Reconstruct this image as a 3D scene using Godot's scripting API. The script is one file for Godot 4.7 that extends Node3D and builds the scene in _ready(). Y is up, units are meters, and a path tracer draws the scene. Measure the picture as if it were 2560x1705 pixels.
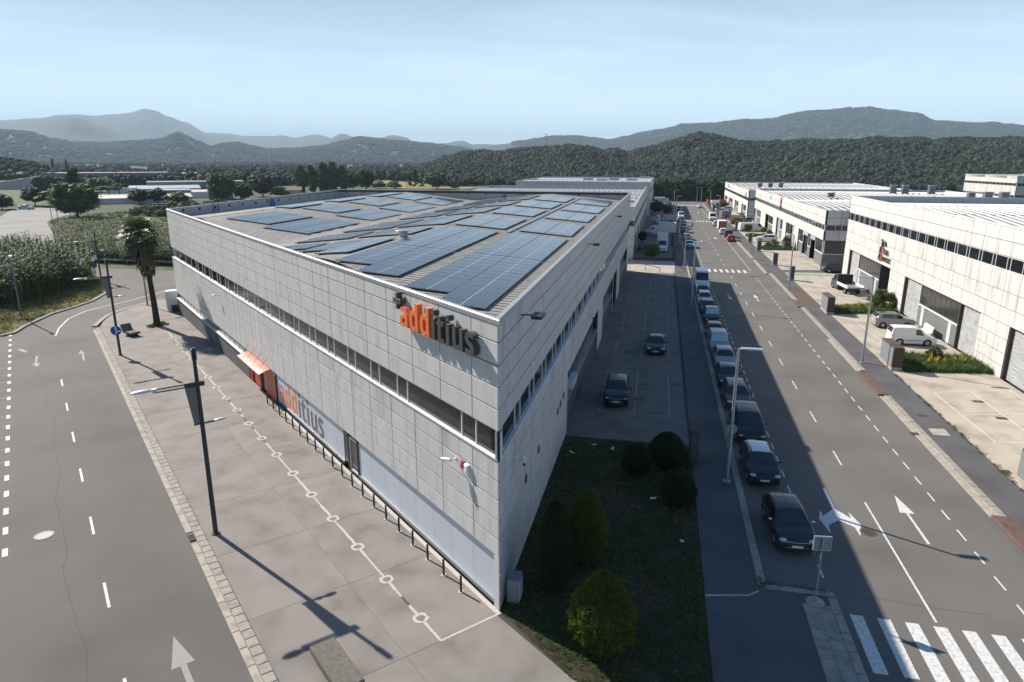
extends Node3D
# An industrial estate seen from a drone: a trapezoid factory hall with solar panels, a street of sheds and hills behind.
# x is to the right across the street, -z runs down the street; the near corner of the hall stands at the origin.

const AN := Vector3(-0.73535, 0, -0.67769)   # along the slanted front wall of the hall
const NN := Vector3(-0.67769, 0, 0.73535)    # its outward normal
const EYE := Vector3(4.865, 16.0, 20.741)
const KERB := 0.12

var rng := RandomNumberGenerator.new()
var names := {}
var mats := {}
var texs := {}
var meshes := {}

# ---------------------------------------------------------------- mesh builder
class MB:
	var v := PackedVector3Array()
	var n := PackedVector3Array()
	var u := PackedVector2Array()
	var c := PackedColorArray()
	var ix := PackedInt32Array()
	var tint := Color.WHITE
	var tinted := false

	func vert(p: Vector3, nn: Vector3, uv := Vector2.ZERO) -> int:
		v.append(p); n.append(nn); u.append(uv)
		if tinted: c.append(tint)
		return v.size() - 1
	func tri(a: int, b: int, d: int) -> void:       # counter-clockwise seen from outside
		ix.append(a); ix.append(d); ix.append(b)
	func quad(a: Vector3, b: Vector3, cc: Vector3, d: Vector3) -> void:
		var nn := (b - a).cross(cc - a)
		if nn.length_squared() < 1e-14: nn = (cc - a).cross(d - a)
		nn = nn.normalized()
		var i := vert(a, nn, Vector2(0, 1)); vert(b, nn, Vector2(1, 1)); vert(cc, nn, Vector2(1, 0)); vert(d, nn, Vector2(0, 0))
		tri(i, i + 1, i + 2); tri(i, i + 2, i + 3)
	func tri3(a: Vector3, b: Vector3, cc: Vector3) -> void:
		var nn := (b - a).cross(cc - a).normalized()
		var i := vert(a, nn); vert(b, nn); vert(cc, nn)
		tri(i, i + 1, i + 2)
	func box(lo: Vector3, hi: Vector3, t := Transform3D.IDENTITY) -> void:
		var p := []
		for k in 8: p.append(t * Vector3(hi.x if k & 1 else lo.x, hi.y if k & 2 else lo.y, hi.z if k & 4 else lo.z))
		quad(p[4], p[5], p[7], p[6]); quad(p[1], p[0], p[2], p[3]); quad(p[5], p[1], p[3], p[7])
		quad(p[0], p[4], p[6], p[2]); quad(p[6], p[7], p[3], p[2]); quad(p[0], p[1], p[5], p[4])
	# slab whose front (+z) edges are chamfered by b
	func slab(w: float, h: float, d: float, b: float, t := Transform3D.IDENTITY) -> void:
		var x := w / 2; var y := h / 2
		var o := [Vector3(-x, -y, -b), Vector3(x, -y, -b), Vector3(x, y, -b), Vector3(-x, y, -b)]
		var f := [Vector3(-x + b, -y + b, 0), Vector3(x - b, -y + b, 0), Vector3(x - b, y - b, 0), Vector3(-x + b, y - b, 0)]
		var k := [Vector3(-x, -y, -d), Vector3(x, -y, -d), Vector3(x, y, -d), Vector3(-x, y, -d)]
		for i in 4: o[i] = t * o[i]; f[i] = t * f[i]; k[i] = t * k[i]
		quad(f[0], f[1], f[2], f[3])
		for i in 4:
			var j := (i + 1) % 4
			quad(o[i], o[j], f[j], f[i]); quad(k[i], k[j], o[j], o[i])
	# block with all upper edges chamfered
	func block(lo: Vector3, hi: Vector3, b: float, t := Transform3D.IDENTITY) -> void:
		var m := (lo + hi) / 2
		slab(hi.x - lo.x, hi.z - lo.z, hi.y - lo.y, b, t * Transform3D(Basis(Vector3(1, 0, 0), Vector3(0, 0, -1), Vector3(0, 1, 0)), Vector3(m.x, hi.y, m.z)))
	func tube(a: Vector3, b: Vector3, r0: float, r1: float, seg := 8, caps := true) -> void:
		var ax := (b - a).normalized()
		var s := ax.cross(Vector3.UP if absf(ax.y) < 0.9 else Vector3.RIGHT).normalized()
		var q := s.cross(ax)
		var base := v.size()
		for i in seg + 1:
			var w := TAU * i / seg
			var d := s * cos(w) - q * sin(w)
			vert(a + d * r0, d, Vector2(float(i) / seg, 0)); vert(b + d * r1, d, Vector2(float(i) / seg, 1))
		for i in seg:
			var k := base + i * 2
			tri(k, k + 2, k + 3); tri(k, k + 3, k + 1)
		if caps:
			for e in 2:
				var o := b if e else a
				var r := r1 if e else r0
				var nn := ax if e else -ax
				var m := vert(o, nn)
				for i in seg + 1:
					var w := TAU * i / seg
					vert(o + (s * cos(w) - q * sin(w)) * r, nn)
				for i in seg:
					if e: tri(m, m + 1 + i, m + 2 + i)
					else: tri(m, m + 2 + i, m + 1 + i)
	func path(pts: Array, r: float, seg := 6) -> void:
		for i in pts.size() - 1: tube(pts[i], pts[i + 1], r, r, seg, true)
	func lathe(prof: Array, seg := 16, t := Transform3D.IDENTITY) -> void:   # (radius, height) pairs from bottom to top
		var base := v.size()
		var m := prof.size()
		for i in seg + 1:
			var w := TAU * i / seg
			for j in m:
				var a: Vector2 = prof[maxi(j - 1, 0)]
				var b: Vector2 = prof[mini(j + 1, m - 1)]
				var d := (b - a).normalized()
				var pr: Vector2 = prof[j]
				vert(t * Vector3(cos(w) * pr.x, pr.y, -sin(w) * pr.x), (t.basis * Vector3(cos(w) * d.y, -d.x, -sin(w) * d.y)).normalized())
		for i in seg:
			for j in m - 1:
				var k := base + i * m + j
				tri(k, k + m, k + m + 1); tri(k, k + m + 1, k + 1)
	func ball(o: Vector3, r: Vector3, seg := 10, rings := 6, bs := Basis.IDENTITY) -> void:
		var base := v.size()
		for j in rings + 1:
			var f := PI * j / rings - PI / 2
			for i in seg + 1:
				var w := TAU * i / seg
				var d := Vector3(cos(f) * cos(w), sin(f), -cos(f) * sin(w))
				vert(o + bs * (d * r), (bs * (d / r)).normalized())
		for j in rings:
			for i in seg:
				var k := base + j * (seg + 1) + i
				tri(k, k + 1, k + seg + 2); tri(k, k + seg + 2, k + seg + 1)
	func poly(pts: PackedVector2Array, y: float) -> void:      # flat sheet, (x, z) pairs
		var t := Geometry2D.triangulate_polygon(pts)
		var base := v.size()
		for p in pts: vert(Vector3(p.x, y, p.y), Vector3.UP, p)
		for i in range(0, t.size(), 3):
			var a := pts[t[i]]; var b := pts[t[i + 1]]; var d := pts[t[i + 2]]
			if (b - a).cross(d - a) > 0.0: tri(base + t[i], base + t[i + 2], base + t[i + 1])
			else: tri(base + t[i], base + t[i + 1], base + t[i + 2])
	func prism(pts: PackedVector2Array, y0: float, y1: float) -> void:
		poly(pts, y1)
		var m := pts.size()
		var area := 0.0
		for i in m: area += pts[i].cross(pts[(i + 1) % m])
		for i in m:
			var a := pts[i]; var b := pts[(i + 1) % m]
			if area > 0.0:
				var s := a; a = b; b = s
			quad(Vector3(a.x, y0, a.y), Vector3(b.x, y0, b.y), Vector3(b.x, y1, b.y), Vector3(a.x, y1, a.y))
	# grid of points, smooth; rows run along the length, each row left to right seen from outside
	func grid(rows: Array, closed := false) -> void:
		var base := v.size()
		var m: int = rows[0].size()
		var k := rows.size()
		for j in k:
			for i in m:
				var i0 := (i - 1 + m) % m if closed else maxi(i - 1, 0)
				var i1 := (i + 1) % m if closed else mini(i + 1, m - 1)
				var du: Vector3 = rows[j][i1] - rows[j][i0]
				var dv: Vector3 = rows[mini(j + 1, k - 1)][i] - rows[maxi(j - 1, 0)][i]
				var nn := du.cross(dv)
				vert(rows[j][i], nn.normalized() if nn.length_squared() > 1e-14 else Vector3.UP, Vector2(float(i) / (m - 1), float(j) / maxi(k - 1, 1)))
		for j in k - 1:
			for i in (m if closed else m - 1):
				var a := base + j * m + i
				var b := base + j * m + (i + 1) % m
				tri(a, b, b + m); tri(a, b + m, a + m)
	func mesh(add_to: ArrayMesh = null) -> ArrayMesh:
		var am := add_to if add_to else ArrayMesh.new()
		var a := []
		a.resize(Mesh.ARRAY_MAX)
		a[Mesh.ARRAY_VERTEX] = v; a[Mesh.ARRAY_NORMAL] = n; a[Mesh.ARRAY_TEX_UV] = u; a[Mesh.ARRAY_INDEX] = ix
		if tinted: a[Mesh.ARRAY_COLOR] = c
		am.add_surface_from_arrays(Mesh.PRIMITIVE_TRIANGLES, a)
		return am

# ---------------------------------------------------------------- naming and placing
func numbered(called: String) -> String:
	var k: int = names.get(called, -1) + 1
	names[called] = k
	return called if k == 0 else "%s_%03d" % [called, k]

func tag(o: Node, label: String, category: String, group := "") -> Node:
	o.set_meta("label", label); o.set_meta("category", category)
	if group: o.set_meta("group", group)
	return o

func thing(called: String, label: String, category: String, at := Vector3.ZERO, turn := 0.0, group := "") -> Node3D:
	var o := Node3D.new()
	o.name = numbered(called); add_child(o)
	o.position = at; o.rotation.y = turn
	tag(o, label, category, group)
	return o

func put(called: String, mesh: Mesh, m: Material, parent: Node = null, xf := Transform3D.IDENTITY) -> MeshInstance3D:
	var o := MeshInstance3D.new()
	o.mesh = mesh
	if m: o.material_override = m
	if parent == null:
		o.name = numbered(called); add_child(o)
	else:
		o.name = called; parent.add_child(o, true)
	o.transform = xf
	return o

func struct(called: String, b: MB, m: Material) -> MeshInstance3D:
	var o := put(called, b.mesh(), m)
	o.set_meta("kind", "structure")
	return o

func stuff(called: String, mesh: Mesh, m: Material, xfs: Array, label: String, category: String) -> MultiMeshInstance3D:
	var mm := MultiMesh.new()
	mm.transform_format = MultiMesh.TRANSFORM_3D
	mm.mesh = mesh
	mm.instance_count = xfs.size()
	for i in xfs.size(): mm.set_instance_transform(i, xfs[i])
	var o := MultiMeshInstance3D.new()
	o.multimesh = mm; o.material_override = m
	o.name = numbered(called); add_child(o)
	tag(o, label, category)
	o.set_meta("kind", "stuff")
	return o

func nth(k: int) -> String:
	return ["first", "second", "third", "fourth", "fifth", "sixth", "seventh", "eighth", "ninth", "tenth", "eleventh", "twelfth", "thirteenth", "fourteenth", "fifteenth", "sixteenth", "seventeenth", "eighteenth", "nineteenth", "twentieth", "twenty-first", "twenty-second", "twenty-third", "twenty-fourth"][k]

func la(s: float, w: float, y := 0.0) -> Vector3:
	return AN * s + NN * w + Vector3(0, y, 0)

func la2(s: float, w: float) -> Vector2:
	return Vector2(AN.x * s + NN.x * w, AN.z * s + NN.z * w)

func yaw_of(d: Vector3) -> float:      # turn that brings local +z to d
	return atan2(d.x, d.z)

# ---------------------------------------------------------------- textures and materials
func noise(seed_: int, freq: float, oct := 4, kind := FastNoiseLite.TYPE_SIMPLEX_SMOOTH) -> FastNoiseLite:
	var f := FastNoiseLite.new()
	f.seed = seed_; f.frequency = freq; f.noise_type = kind; f.fractal_octaves = oct
	return f

# seamless noise picture between two or more greys/colours (sRGB values of a multiplier)
func ntex(key: String, seed_: int, freq: float, oct: int, ramp: Array, size := 512, kind := FastNoiseLite.TYPE_SIMPLEX_SMOOTH) -> ImageTexture:
	if texs.has(key): return texs[key]
	var im := noise(seed_, freq, oct, kind).get_seamless_image(size, size, false, false, 0.15, true)
	im.convert(Image.FORMAT_L8)
	var d := im.get_data()
	var lut := PackedByteArray()
	lut.resize(768)
	for i in 256:
		var f := float(i) / 255.0 * (ramp.size() - 1)
		var k := mini(int(f), ramp.size() - 2)
		var col: Color = ramp[k].lerp(ramp[k + 1], f - k)
		lut[i * 3] = int(clampf(col.r, 0, 1) * 255); lut[i * 3 + 1] = int(clampf(col.g, 0, 1) * 255); lut[i * 3 + 2] = int(clampf(col.b, 0, 1) * 255)
	var out := PackedByteArray()
	out.resize(size * size * 3)
	for i in size * size:
		var k := d[i] * 3
		out[i * 3] = lut[k]; out[i * 3 + 1] = lut[k + 1]; out[i * 3 + 2] = lut[k + 2]
	texs[key] = ImageTexture.create_from_image(Image.create_from_data(size, size, false, Image.FORMAT_RGB8, out))
	return texs[key]

func g(x: float) -> Color: return Color(x, x, x)

func mat(called: String, lin: Color, rough := 0.8, metal := 0.0, spec := 0.5) -> StandardMaterial3D:
	if mats.has(called): return mats[called]
	var m := StandardMaterial3D.new()
	m.resource_name = called
	m.albedo_color = lin.linear_to_srgb()
	m.roughness = rough; m.metallic = metal; m.metallic_specular = spec
	mats[called] = m
	return m

func dress(m: StandardMaterial3D, fine: Texture2D, fs: Vector3, coarse: Texture2D = null, cs := Vector3.ONE) -> StandardMaterial3D:
	m.albedo_texture = fine
	m.uv1_triplanar = true; m.uv1_world_triplanar = true; m.uv1_scale = fs; m.uv1_triplanar_sharpness = 4.0
	if coarse:
		m.detail_enabled = true; m.detail_albedo = coarse
		m.detail_blend_mode = BaseMaterial3D.BLEND_MODE_MUL
		m.detail_uv_layer = BaseMaterial3D.DETAIL_UV_2
		m.uv2_triplanar = true; m.uv2_world_triplanar = true; m.uv2_scale = cs; m.uv2_triplanar_sharpness = 4.0
	return m

func glassy(called: String, lin: Color, alpha: float) -> StandardMaterial3D:
	if mats.has(called): return mats[called]
	var m := mat(called, lin, 0.04, 0.0, 0.5)
	m.transparency = BaseMaterial3D.TRANSPARENCY_ALPHA
	m.albedo_color.a = alpha
	return m

func make_materials() -> void:
	var grain = ntex("grain", 3, 0.11, 3, [g(0.72), g(0.95), g(1.0)], 512)
	var grit = ntex("grit", 5, 0.22, 2, [g(0.62), g(0.93), g(0.98), g(1.0)], 512)
	var blotch = ntex("blotch", 11, 0.012, 5, [g(0.84), g(0.94), g(1.0), g(1.0)], 512)
	var stain = ntex("stain", 17, 0.016, 6, [Color(0.80, 0.79, 0.77), Color(0.93, 0.925, 0.915), Color(1, 0.995, 0.985), Color(1, 0.985, 0.96)], 512)
	var streak = ntex("streak", 23, 0.02, 4, [Color(0.70, 0.69, 0.68), Color(0.93, 0.925, 0.915), g(0.985), g(1.0), g(1.0)], 512)
	var wear = ntex("wear", 29, 0.03, 5, [g(0.72), g(0.93), g(1.0), g(1.0)], 512)
	var lawn = ntex("lawn", 31, 0.03, 5, [Color(0.85, 0.72, 0.5), Color(0.85, 0.87, 0.62), Color(0.88, 1.0, 0.72), Color(0.7, 0.86, 0.55)], 512)

	dress(mat("asphalt", Color(0.155, 0.145, 0.131), 0.9), grit, Vector3.ONE * 0.35, blotch, Vector3.ONE * 0.022)
	dress(mat("asphalt_left", Color(0.132, 0.122, 0.111), 0.9), grit, Vector3.ONE * 0.35, blotch, Vector3.ONE * 0.019)
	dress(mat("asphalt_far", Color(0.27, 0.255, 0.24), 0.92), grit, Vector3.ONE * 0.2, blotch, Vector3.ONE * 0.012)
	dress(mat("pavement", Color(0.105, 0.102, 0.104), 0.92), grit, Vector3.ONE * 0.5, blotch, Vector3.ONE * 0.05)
	dress(mat("slab", Color(0.275, 0.248, 0.228), 0.88), grain, Vector3.ONE * 0.6, stain, Vector3.ONE * 0.045)
	dress(mat("slab_b", Color(0.262, 0.238, 0.219), 0.88), grain, Vector3.ONE * 0.6, stain, Vector3.ONE * 0.052)
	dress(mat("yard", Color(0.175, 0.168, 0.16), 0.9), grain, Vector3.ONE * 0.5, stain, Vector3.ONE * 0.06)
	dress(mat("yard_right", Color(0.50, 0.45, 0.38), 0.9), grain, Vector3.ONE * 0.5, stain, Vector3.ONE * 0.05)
	dress(mat("kerbstone", Color(0.40, 0.365, 0.32), 0.9), grain, Vector3.ONE * 0.8, stain, Vector3.ONE * 0.2)
	dress(mat("kerbstone_b", Color(0.36, 0.33, 0.29), 0.9), grain, Vector3.ONE * 0.8, stain, Vector3.ONE * 0.23)
	dress(mat("gutter", Color(0.46, 0.42, 0.36), 0.9), grain, Vector3.ONE * 0.7, stain, Vector3.ONE * 0.15)
	dress(mat("joint_dark", Color(0.06, 0.055, 0.05), 0.95), grain, Vector3.ONE)
	dress(mat("paint", Color(0.72, 0.71, 0.69), 0.7), grit, Vector3.ONE * 0.6, wear, Vector3.ONE * 0.35)
	dress(mat("paint_worn", Color(0.33, 0.32, 0.31), 0.8), grit, Vector3.ONE * 0.6, wear, Vector3.ONE * 0.9)
	dress(mat("mortar", Color(0.60, 0.56, 0.51), 0.9), grain, Vector3.ONE * 0.8, wear, Vector3.ONE * 0.8)
	dress(mat("mortar_dark", Color(0.24, 0.21, 0.18), 0.9), grain, Vector3.ONE * 0.8, wear, Vector3.ONE * 1.1)
	dress(mat("rust_paving", Color(0.15, 0.092, 0.075), 0.9), grain, Vector3.ONE * 0.6, stain, Vector3.ONE * 0.2)
	dress(mat("iron", Color(0.09, 0.06, 0.05), 0.7, 0.3), grain, Vector3.ONE * 1.2)
	dress(mat("iron_pale", Color(0.38, 0.36, 0.34), 0.7, 0.2), grain, Vector3.ONE * 1.2)
	for k in 4:
		var f: float = [1.0, 0.975, 1.02, 0.985][k]
		dress(mat("panel_%d" % k, Color(0.67 * f, 0.645 * f, 0.625 * f), 0.82), grain, Vector3.ONE * 0.35, streak, Vector3(0.13 + 0.03 * k, 0.014, 0.13 + 0.03 * k))
		dress(mat("panel_white_%d" % k, Color(0.67 * f, 0.66 * f, 0.635 * f), 0.82), grain, Vector3.ONE * 0.35, streak, Vector3(0.11 + 0.03 * k, 0.012, 0.11 + 0.03 * k))
	dress(mat("panel_back", Color(0.075, 0.066, 0.058), 0.95), grain, Vector3.ONE)
	dress(mat("parapet_inner", Color(0.48, 0.49, 0.51), 0.75), grain, Vector3.ONE * 0.4, streak, Vector3(0.5, 0.05, 0.5))
	mat("coping", Color(0.40, 0.405, 0.41), 0.45, 0.5)
	dress(mat("roof_sheet", Color(0.37, 0.35, 0.315), 0.65, 0.1), grain, Vector3.ONE * 0.5, stain, Vector3.ONE * 0.12)
	dress(mat("roof_white", Color(0.40, 0.395, 0.385), 0.6, 0.1), grain, Vector3.ONE * 0.5, stain, Vector3.ONE * 0.04)
	dress(mat("roof_rib", Color(0.64, 0.635, 0.62), 0.6, 0.1), grain, Vector3.ONE * 0.5)
	dress(mat("roof_old", Color(0.40, 0.34, 0.27), 0.75, 0.0), grain, Vector3.ONE * 0.5, stain, Vector3.ONE * 0.2)
	mat("alu", Color(0.30, 0.31, 0.33), 0.45, 0.5)
	mat("frame_white", Color(0.68, 0.69, 0.70), 0.5)
	mat("frame_grey", Color(0.30, 0.32, 0.34), 0.5, 0.3)
	mat("frame_dark", Color(0.025, 0.027, 0.03), 0.45, 0.2)
	glassy("window_glass", Color(0.05, 0.055, 0.055), 0.35)
	mat("dark_glass", Color(0.012, 0.014, 0.016), 0.06)
	mat("smoke_glass", Color(0.03, 0.032, 0.034), 0.12)
	dress(mat("room", Color(0.07, 0.062, 0.055), 0.9), blotch, Vector3.ONE * 0.2)
	mat("blind", Color(0.16, 0.16, 0.17), 0.8)
	mat("vinyl", Color(0.50, 0.535, 0.585), 0.35)
	mat("vinyl_b", Color(0.485, 0.52, 0.57), 0.35)
	mat("orange", Color(0.80, 0.19, 0.055), 0.45)
	mat("orange_vinyl", Color(0.78, 0.20, 0.07), 0.4)
	mat("letter_grey", Color(0.062, 0.060, 0.058), 0.5)
	mat("vinyl_grey", Color(0.13, 0.13, 0.135), 0.45)
	dress(mat("red_door", Color(0.50, 0.075, 0.035), 0.45), grain, Vector3.ONE * 0.5)
	mat("red_dark", Color(0.28, 0.012, 0.008), 0.5)
	var can := mat("red_canopy", Color(0.72, 0.17, 0.10), 0.3)
	can.metallic_specular = 0.6
	dress(mat("slat", Color(0.085, 0.088, 0.098), 0.7), grain, Vector3.ONE * 0.5, stain, Vector3.ONE * 0.3)
	dress(mat("slat_b", Color(0.10, 0.102, 0.112), 0.7), grain, Vector3.ONE * 0.5, stain, Vector3.ONE * 0.3)
	dress(mat("slat_grey", Color(0.20, 0.205, 0.215), 0.65), grain, Vector3.ONE * 0.5, stain, Vector3.ONE * 0.3)
	dress(mat("shutter", Color(0.50, 0.525, 0.555), 0.5, 0.1), grain, Vector3.ONE * 0.5, stain, Vector3.ONE * 0.1)
	dress(mat("shutter_b", Color(0.47, 0.495, 0.525), 0.5, 0.1), grain, Vector3.ONE * 0.5, stain, Vector3.ONE * 0.12)
	mat("steel_dark", Color(0.045, 0.05, 0.058), 0.45, 0.5)
	mat("steel_grey", Color(0.16, 0.17, 0.18), 0.45, 0.5)
	mat("steel_pale", Color(0.55, 0.57, 0.59), 0.4, 0.5)
	mat("galvanised", Color(0.36, 0.38, 0.40), 0.5, 0.6)
	mat("bollard_black", Color(0.02, 0.021, 0.023), 0.5)
	mat("lamp_lens", Color(0.6, 0.62, 0.63), 0.25)
	mat("sign_blue", Color(0.01, 0.06, 0.28), 0.4)
	mat("sign_white", Color(0.75, 0.75, 0.75), 0.5)
	mat("sign_back", Color(0.28, 0.30, 0.33), 0.5, 0.4)
	dress(mat("stone_bench", Color(0.17, 0.155, 0.13), 0.92), grain, Vector3.ONE * 1.2, stain, Vector3.ONE * 0.5)
	dress(mat("brick_brown", Color(0.10, 0.072, 0.062), 0.9), grain, Vector3.ONE * 0.8, stain, Vector3.ONE * 0.3)
	mat("cabinet_grey", Color(0.22, 0.24, 0.26), 0.5, 0.2)
	mat("cabinet_white", Color(0.60, 0.60, 0.58), 0.6)
	mat("rubber", Color(0.018, 0.018, 0.019), 0.85)
	mat("rim", Color(0.42, 0.43, 0.44), 0.35, 0.8)
	mat("car_glass", Color(0.012, 0.015, 0.017), 0.04, 0.0, 0.6)
	mat("car_trim", Color(0.015, 0.015, 0.016), 0.6)
	mat("headlamp", Color(0.50, 0.52, 0.54), 0.08, 0.3)
	mat("tail_red", Color(0.35, 0.01, 0.012), 0.2)
	mat("plate", Color(0.62, 0.63, 0.64), 0.5)
	mat("plate_blue", Color(0.02, 0.06, 0.3), 0.5)
	mat("chrome", Color(0.6, 0.6, 0.6), 0.12, 1.0)
	mat("sunshade", Color(0.40, 0.55, 0.52), 0.35, 0.5)
	dress(mat("soil", Color(0.045, 0.037, 0.027), 0.95), grain, Vector3.ONE * 0.5, lawn, Vector3.ONE * 0.09)
	dress(mat("dry_grass", Color(0.13, 0.115, 0.042), 0.95), grain, Vector3.ONE * 0.4, lawn, Vector3.ONE * 0.05)
	dress(mat("field_green", Color(0.07, 0.098, 0.03), 0.95), grain, Vector3.ONE * 0.2, lawn, Vector3.ONE * 0.02)
	dress(mat("field_dry", Color(0.36, 0.25, 0.11), 0.95), grain, Vector3.ONE * 0.1, lawn, Vector3.ONE * 0.006)
	dress(mat("country", Color(0.055, 0.068, 0.028), 0.97), grain, Vector3.ONE * 0.05, lawn, Vector3.ONE * 0.004)
	dress(mat("hill_floor", Color(0.030, 0.042, 0.018), 0.97), grain, Vector3.ONE * 0.03, lawn, Vector3.ONE * 0.004)
	dress(mat("mountain", Color(0.035, 0.048, 0.022), 0.97), ntex("scrub", 41, 0.05, 5, [g(0.55), g(0.85), g(1.0)], 512), Vector3.ONE * 0.004, lawn, Vector3.ONE * 0.0006)
	dress(mat("bark", Color(0.085, 0.065, 0.048), 0.95), grain, Vector3(3, 0.6, 3))
	dress(mat("palm_bark", Color(0.040, 0.030, 0.023), 0.95), grain, Vector3(1.5, 3, 1.5))
	dress(mat("dead_frond", Color(0.155, 0.105, 0.062), 0.9), grain, Vector3.ONE)
	leafy("palm_leaf", Color(0.050, 0.075, 0.030), 0.45)
	leafy("leaf_mid", Color(0.060, 0.096, 0.026), 0.6)
	leafy("leaf_dark", Color(0.026, 0.047, 0.016), 0.6)
	leafy("leaf_olive", Color(0.062, 0.070, 0.030), 0.65)
	leafy("leaf_light", Color(0.085, 0.115, 0.028), 0.6)
	leafy("leaf_golden", Color(0.090, 0.112, 0.018), 0.6)
	leafy("leaf_pine", Color(0.030, 0.045, 0.018), 0.7)
	leafy("reed", Color(0.078, 0.112, 0.030), 0.6)
	leafy("reed_dark", Color(0.045, 0.076, 0.022), 0.6)
	leafy("reed_yellow", Color(0.125, 0.135, 0.040), 0.6)
	leafy("grass_blade", Color(0.060, 0.090, 0.022), 0.7)
	leafy("grass_dry", Color(0.165, 0.140, 0.050), 0.7)
	leafy("flower", Color(0.60, 0.42, 0.02), 0.7)
	leafy("broom", Color(0.30, 0.17, 0.05), 0.8)
	mat("forest_a", Color(0.019, 0.032, 0.012), 0.9)
	mat("forest_b", Color(0.014, 0.024, 0.010), 0.9)
	mat("forest_c", Color(0.030, 0.049, 0.017), 0.9)
	mat("white_wall", Color(0.62, 0.61, 0.59), 0.8)
	dress(mat("far_grey", Color(0.22, 0.235, 0.25), 0.8), grain, Vector3.ONE * 0.2, blotch, Vector3.ONE * 0.03)
	dress(mat("far_roof", Color(0.62, 0.58, 0.53), 0.7), grain, Vector3.ONE * 0.2, stain, Vector3.ONE * 0.05)
	mat("far_red", Color(0.30, 0.17, 0.12), 0.8)
	mat("red_skip", Color(0.42, 0.02, 0.02), 0.6)
	mat("wood_board", Color(0.30, 0.105, 0.045), 0.6)
	mat("blue_paint", Color(0.01, 0.10, 0.42), 0.6)
	mat("skin", Color(0.45, 0.27, 0.19), 0.6)
	mat("green_paint", Color(0.10, 0.28, 0.12), 0.8)
	mat("interior_dark", Color(0.012, 0.011, 0.010), 0.9)

func leafy(called: String, lin: Color, rough: float) -> StandardMaterial3D:
	var m := mat(called, lin, rough, 0.0, 0.3)
	m.backlight_enabled = true
	m.backlight = Color(lin.r * 0.55, lin.g * 0.6, lin.b * 0.4).linear_to_srgb()
	m.cull_mode = BaseMaterial3D.CULL_DISABLED
	return m

func paint_mat(lin: Color) -> StandardMaterial3D:
	var key := "car_paint_%d_%d_%d" % [int(lin.r * 1000), int(lin.g * 1000), int(lin.b * 1000)]
	var m := mat(key, lin, 0.38, 0.1, 0.4)
	m.clearcoat_enabled = true; m.clearcoat = 0.45; m.clearcoat_roughness = 0.08
	return m

# ---------------------------------------------------------------- camera, sky, sun
func make_view() -> void:
	var cam := Camera3D.new()
	cam.name = "camera"
	add_child(cam)
	cam.fov = 53.33
	cam.near = 0.1; cam.far = 40000.0
	var yaw := deg_to_rad(12.04); var pit := deg_to_rad(15.0)
	var f := Vector3(-sin(yaw) * cos(pit), -sin(pit), -cos(yaw) * cos(pit))
	cam.look_at_from_position(EYE, EYE + f, Vector3.UP)
	cam.rotate_object_local(Vector3(0, 0, 1), deg_to_rad(0.1))
	cam.current = true

	var sm := ProceduralSkyMaterial.new()
	sm.sky_top_color = Color(0.010, 0.070, 0.20).linear_to_srgb()
	sm.sky_horizon_color = Color(0.78, 0.97, 1.06).linear_to_srgb()
	sm.sky_curve = 0.125
	sm.sky_energy_multiplier = 1.0
	sm.ground_bottom_color = Color(0.10, 0.10, 0.095).linear_to_srgb()
	sm.ground_horizon_color = Color(0.35, 0.42, 0.47).linear_to_srgb()
	sm.ground_energy_multiplier = 1.0
	sm.sun_angle_max = 0.0
	sm.sky_cover = cirrus()
	sm.sky_cover_modulate = Color(1, 1, 1, 0.05)
	var sky := Sky.new()
	sky.sky_material = sm
	var e := Environment.new()
	e.background_mode = Environment.BG_SKY
	e.sky = sky
	e.tonemap_mode = Environment.TONE_MAPPER_LINEAR
	e.tonemap_exposure = 1.75
	e.fog_enabled = true
	e.fog_density = 0.000125
	e.fog_light_color = Color(0.81, 0.92, 1.0)
	e.sdfgi_enabled = true; e.ssao_enabled = true; e.ssil_enabled = true
	var we := WorldEnvironment.new()
	we.name = "world"
	we.environment = e
	add_child(we)

	var sun := DirectionalLight3D.new()
	sun.name = "sun"
	add_child(sun)
	sun.look_at_from_position(Vector3.ZERO, Vector3(1.23, -1.0, 0.665), Vector3.UP)
	sun.light_energy = 1.6
	sun.light_color = Color(1.0, 0.965, 0.915)
	sun.light_angular_distance = 0.5
	sun.shadow_enabled = true

# thin high cirrus drawn out in long wisps, as an equirectangular cover
func cirrus() -> ImageTexture:
	var w := 1024; var h := 512
	var im := Image.create(w, h, false, Image.FORMAT_RGBA8)
	var a := noise(71, 1.0, 5)
	var b := noise(72, 1.0, 3)
	a.domain_warp_enabled = false
	for y in h:
		var el := PI / 2 - PI * (y + 0.5) / h
		if el < 0.0: continue
		for x in w:
			var az := TAU * (x + 0.5) / w
			# point on a cloud layer overhead
			var r := 1.0 / maxf(sin(el), 0.03)
			var px := cos(az) * cos(el) * r; var py := sin(az) * cos(el) * r
			var q1 := px * 0.55 + py * 0.83; var q2 := -px * 0.83 + py * 0.55
			var n1 := a.get_noise_2d(q1 * 0.35, q2 * 1.6)
			var n2 := b.get_noise_2d(px * 0.25 + 9.0, py * 0.25)
			var d := clampf((n1 * 0.9 + n2 * 1.1 + 0.02) * 1.5, 0.0, 1.0) * clampf(el * 9.0, 0.0, 1.0)
			im.set_pixel(x, y, Color(0.96, 0.98, 1.0, d))
	return ImageTexture.create_from_image(im)

# ---------------------------------------------------------------- ground, roads, pavements
func V(a: Array) -> PackedVector2Array:
	var o := PackedVector2Array()
	for i in range(0, a.size(), 2): o.append(Vector2(a[i], a[i + 1]))
	return o

func rect(b: MB, x0: float, z0: float, x1: float, z1: float, y: float) -> void:
	b.poly(V([x0, z0, x1, z0, x1, z1, x0, z1]), y)

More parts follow.
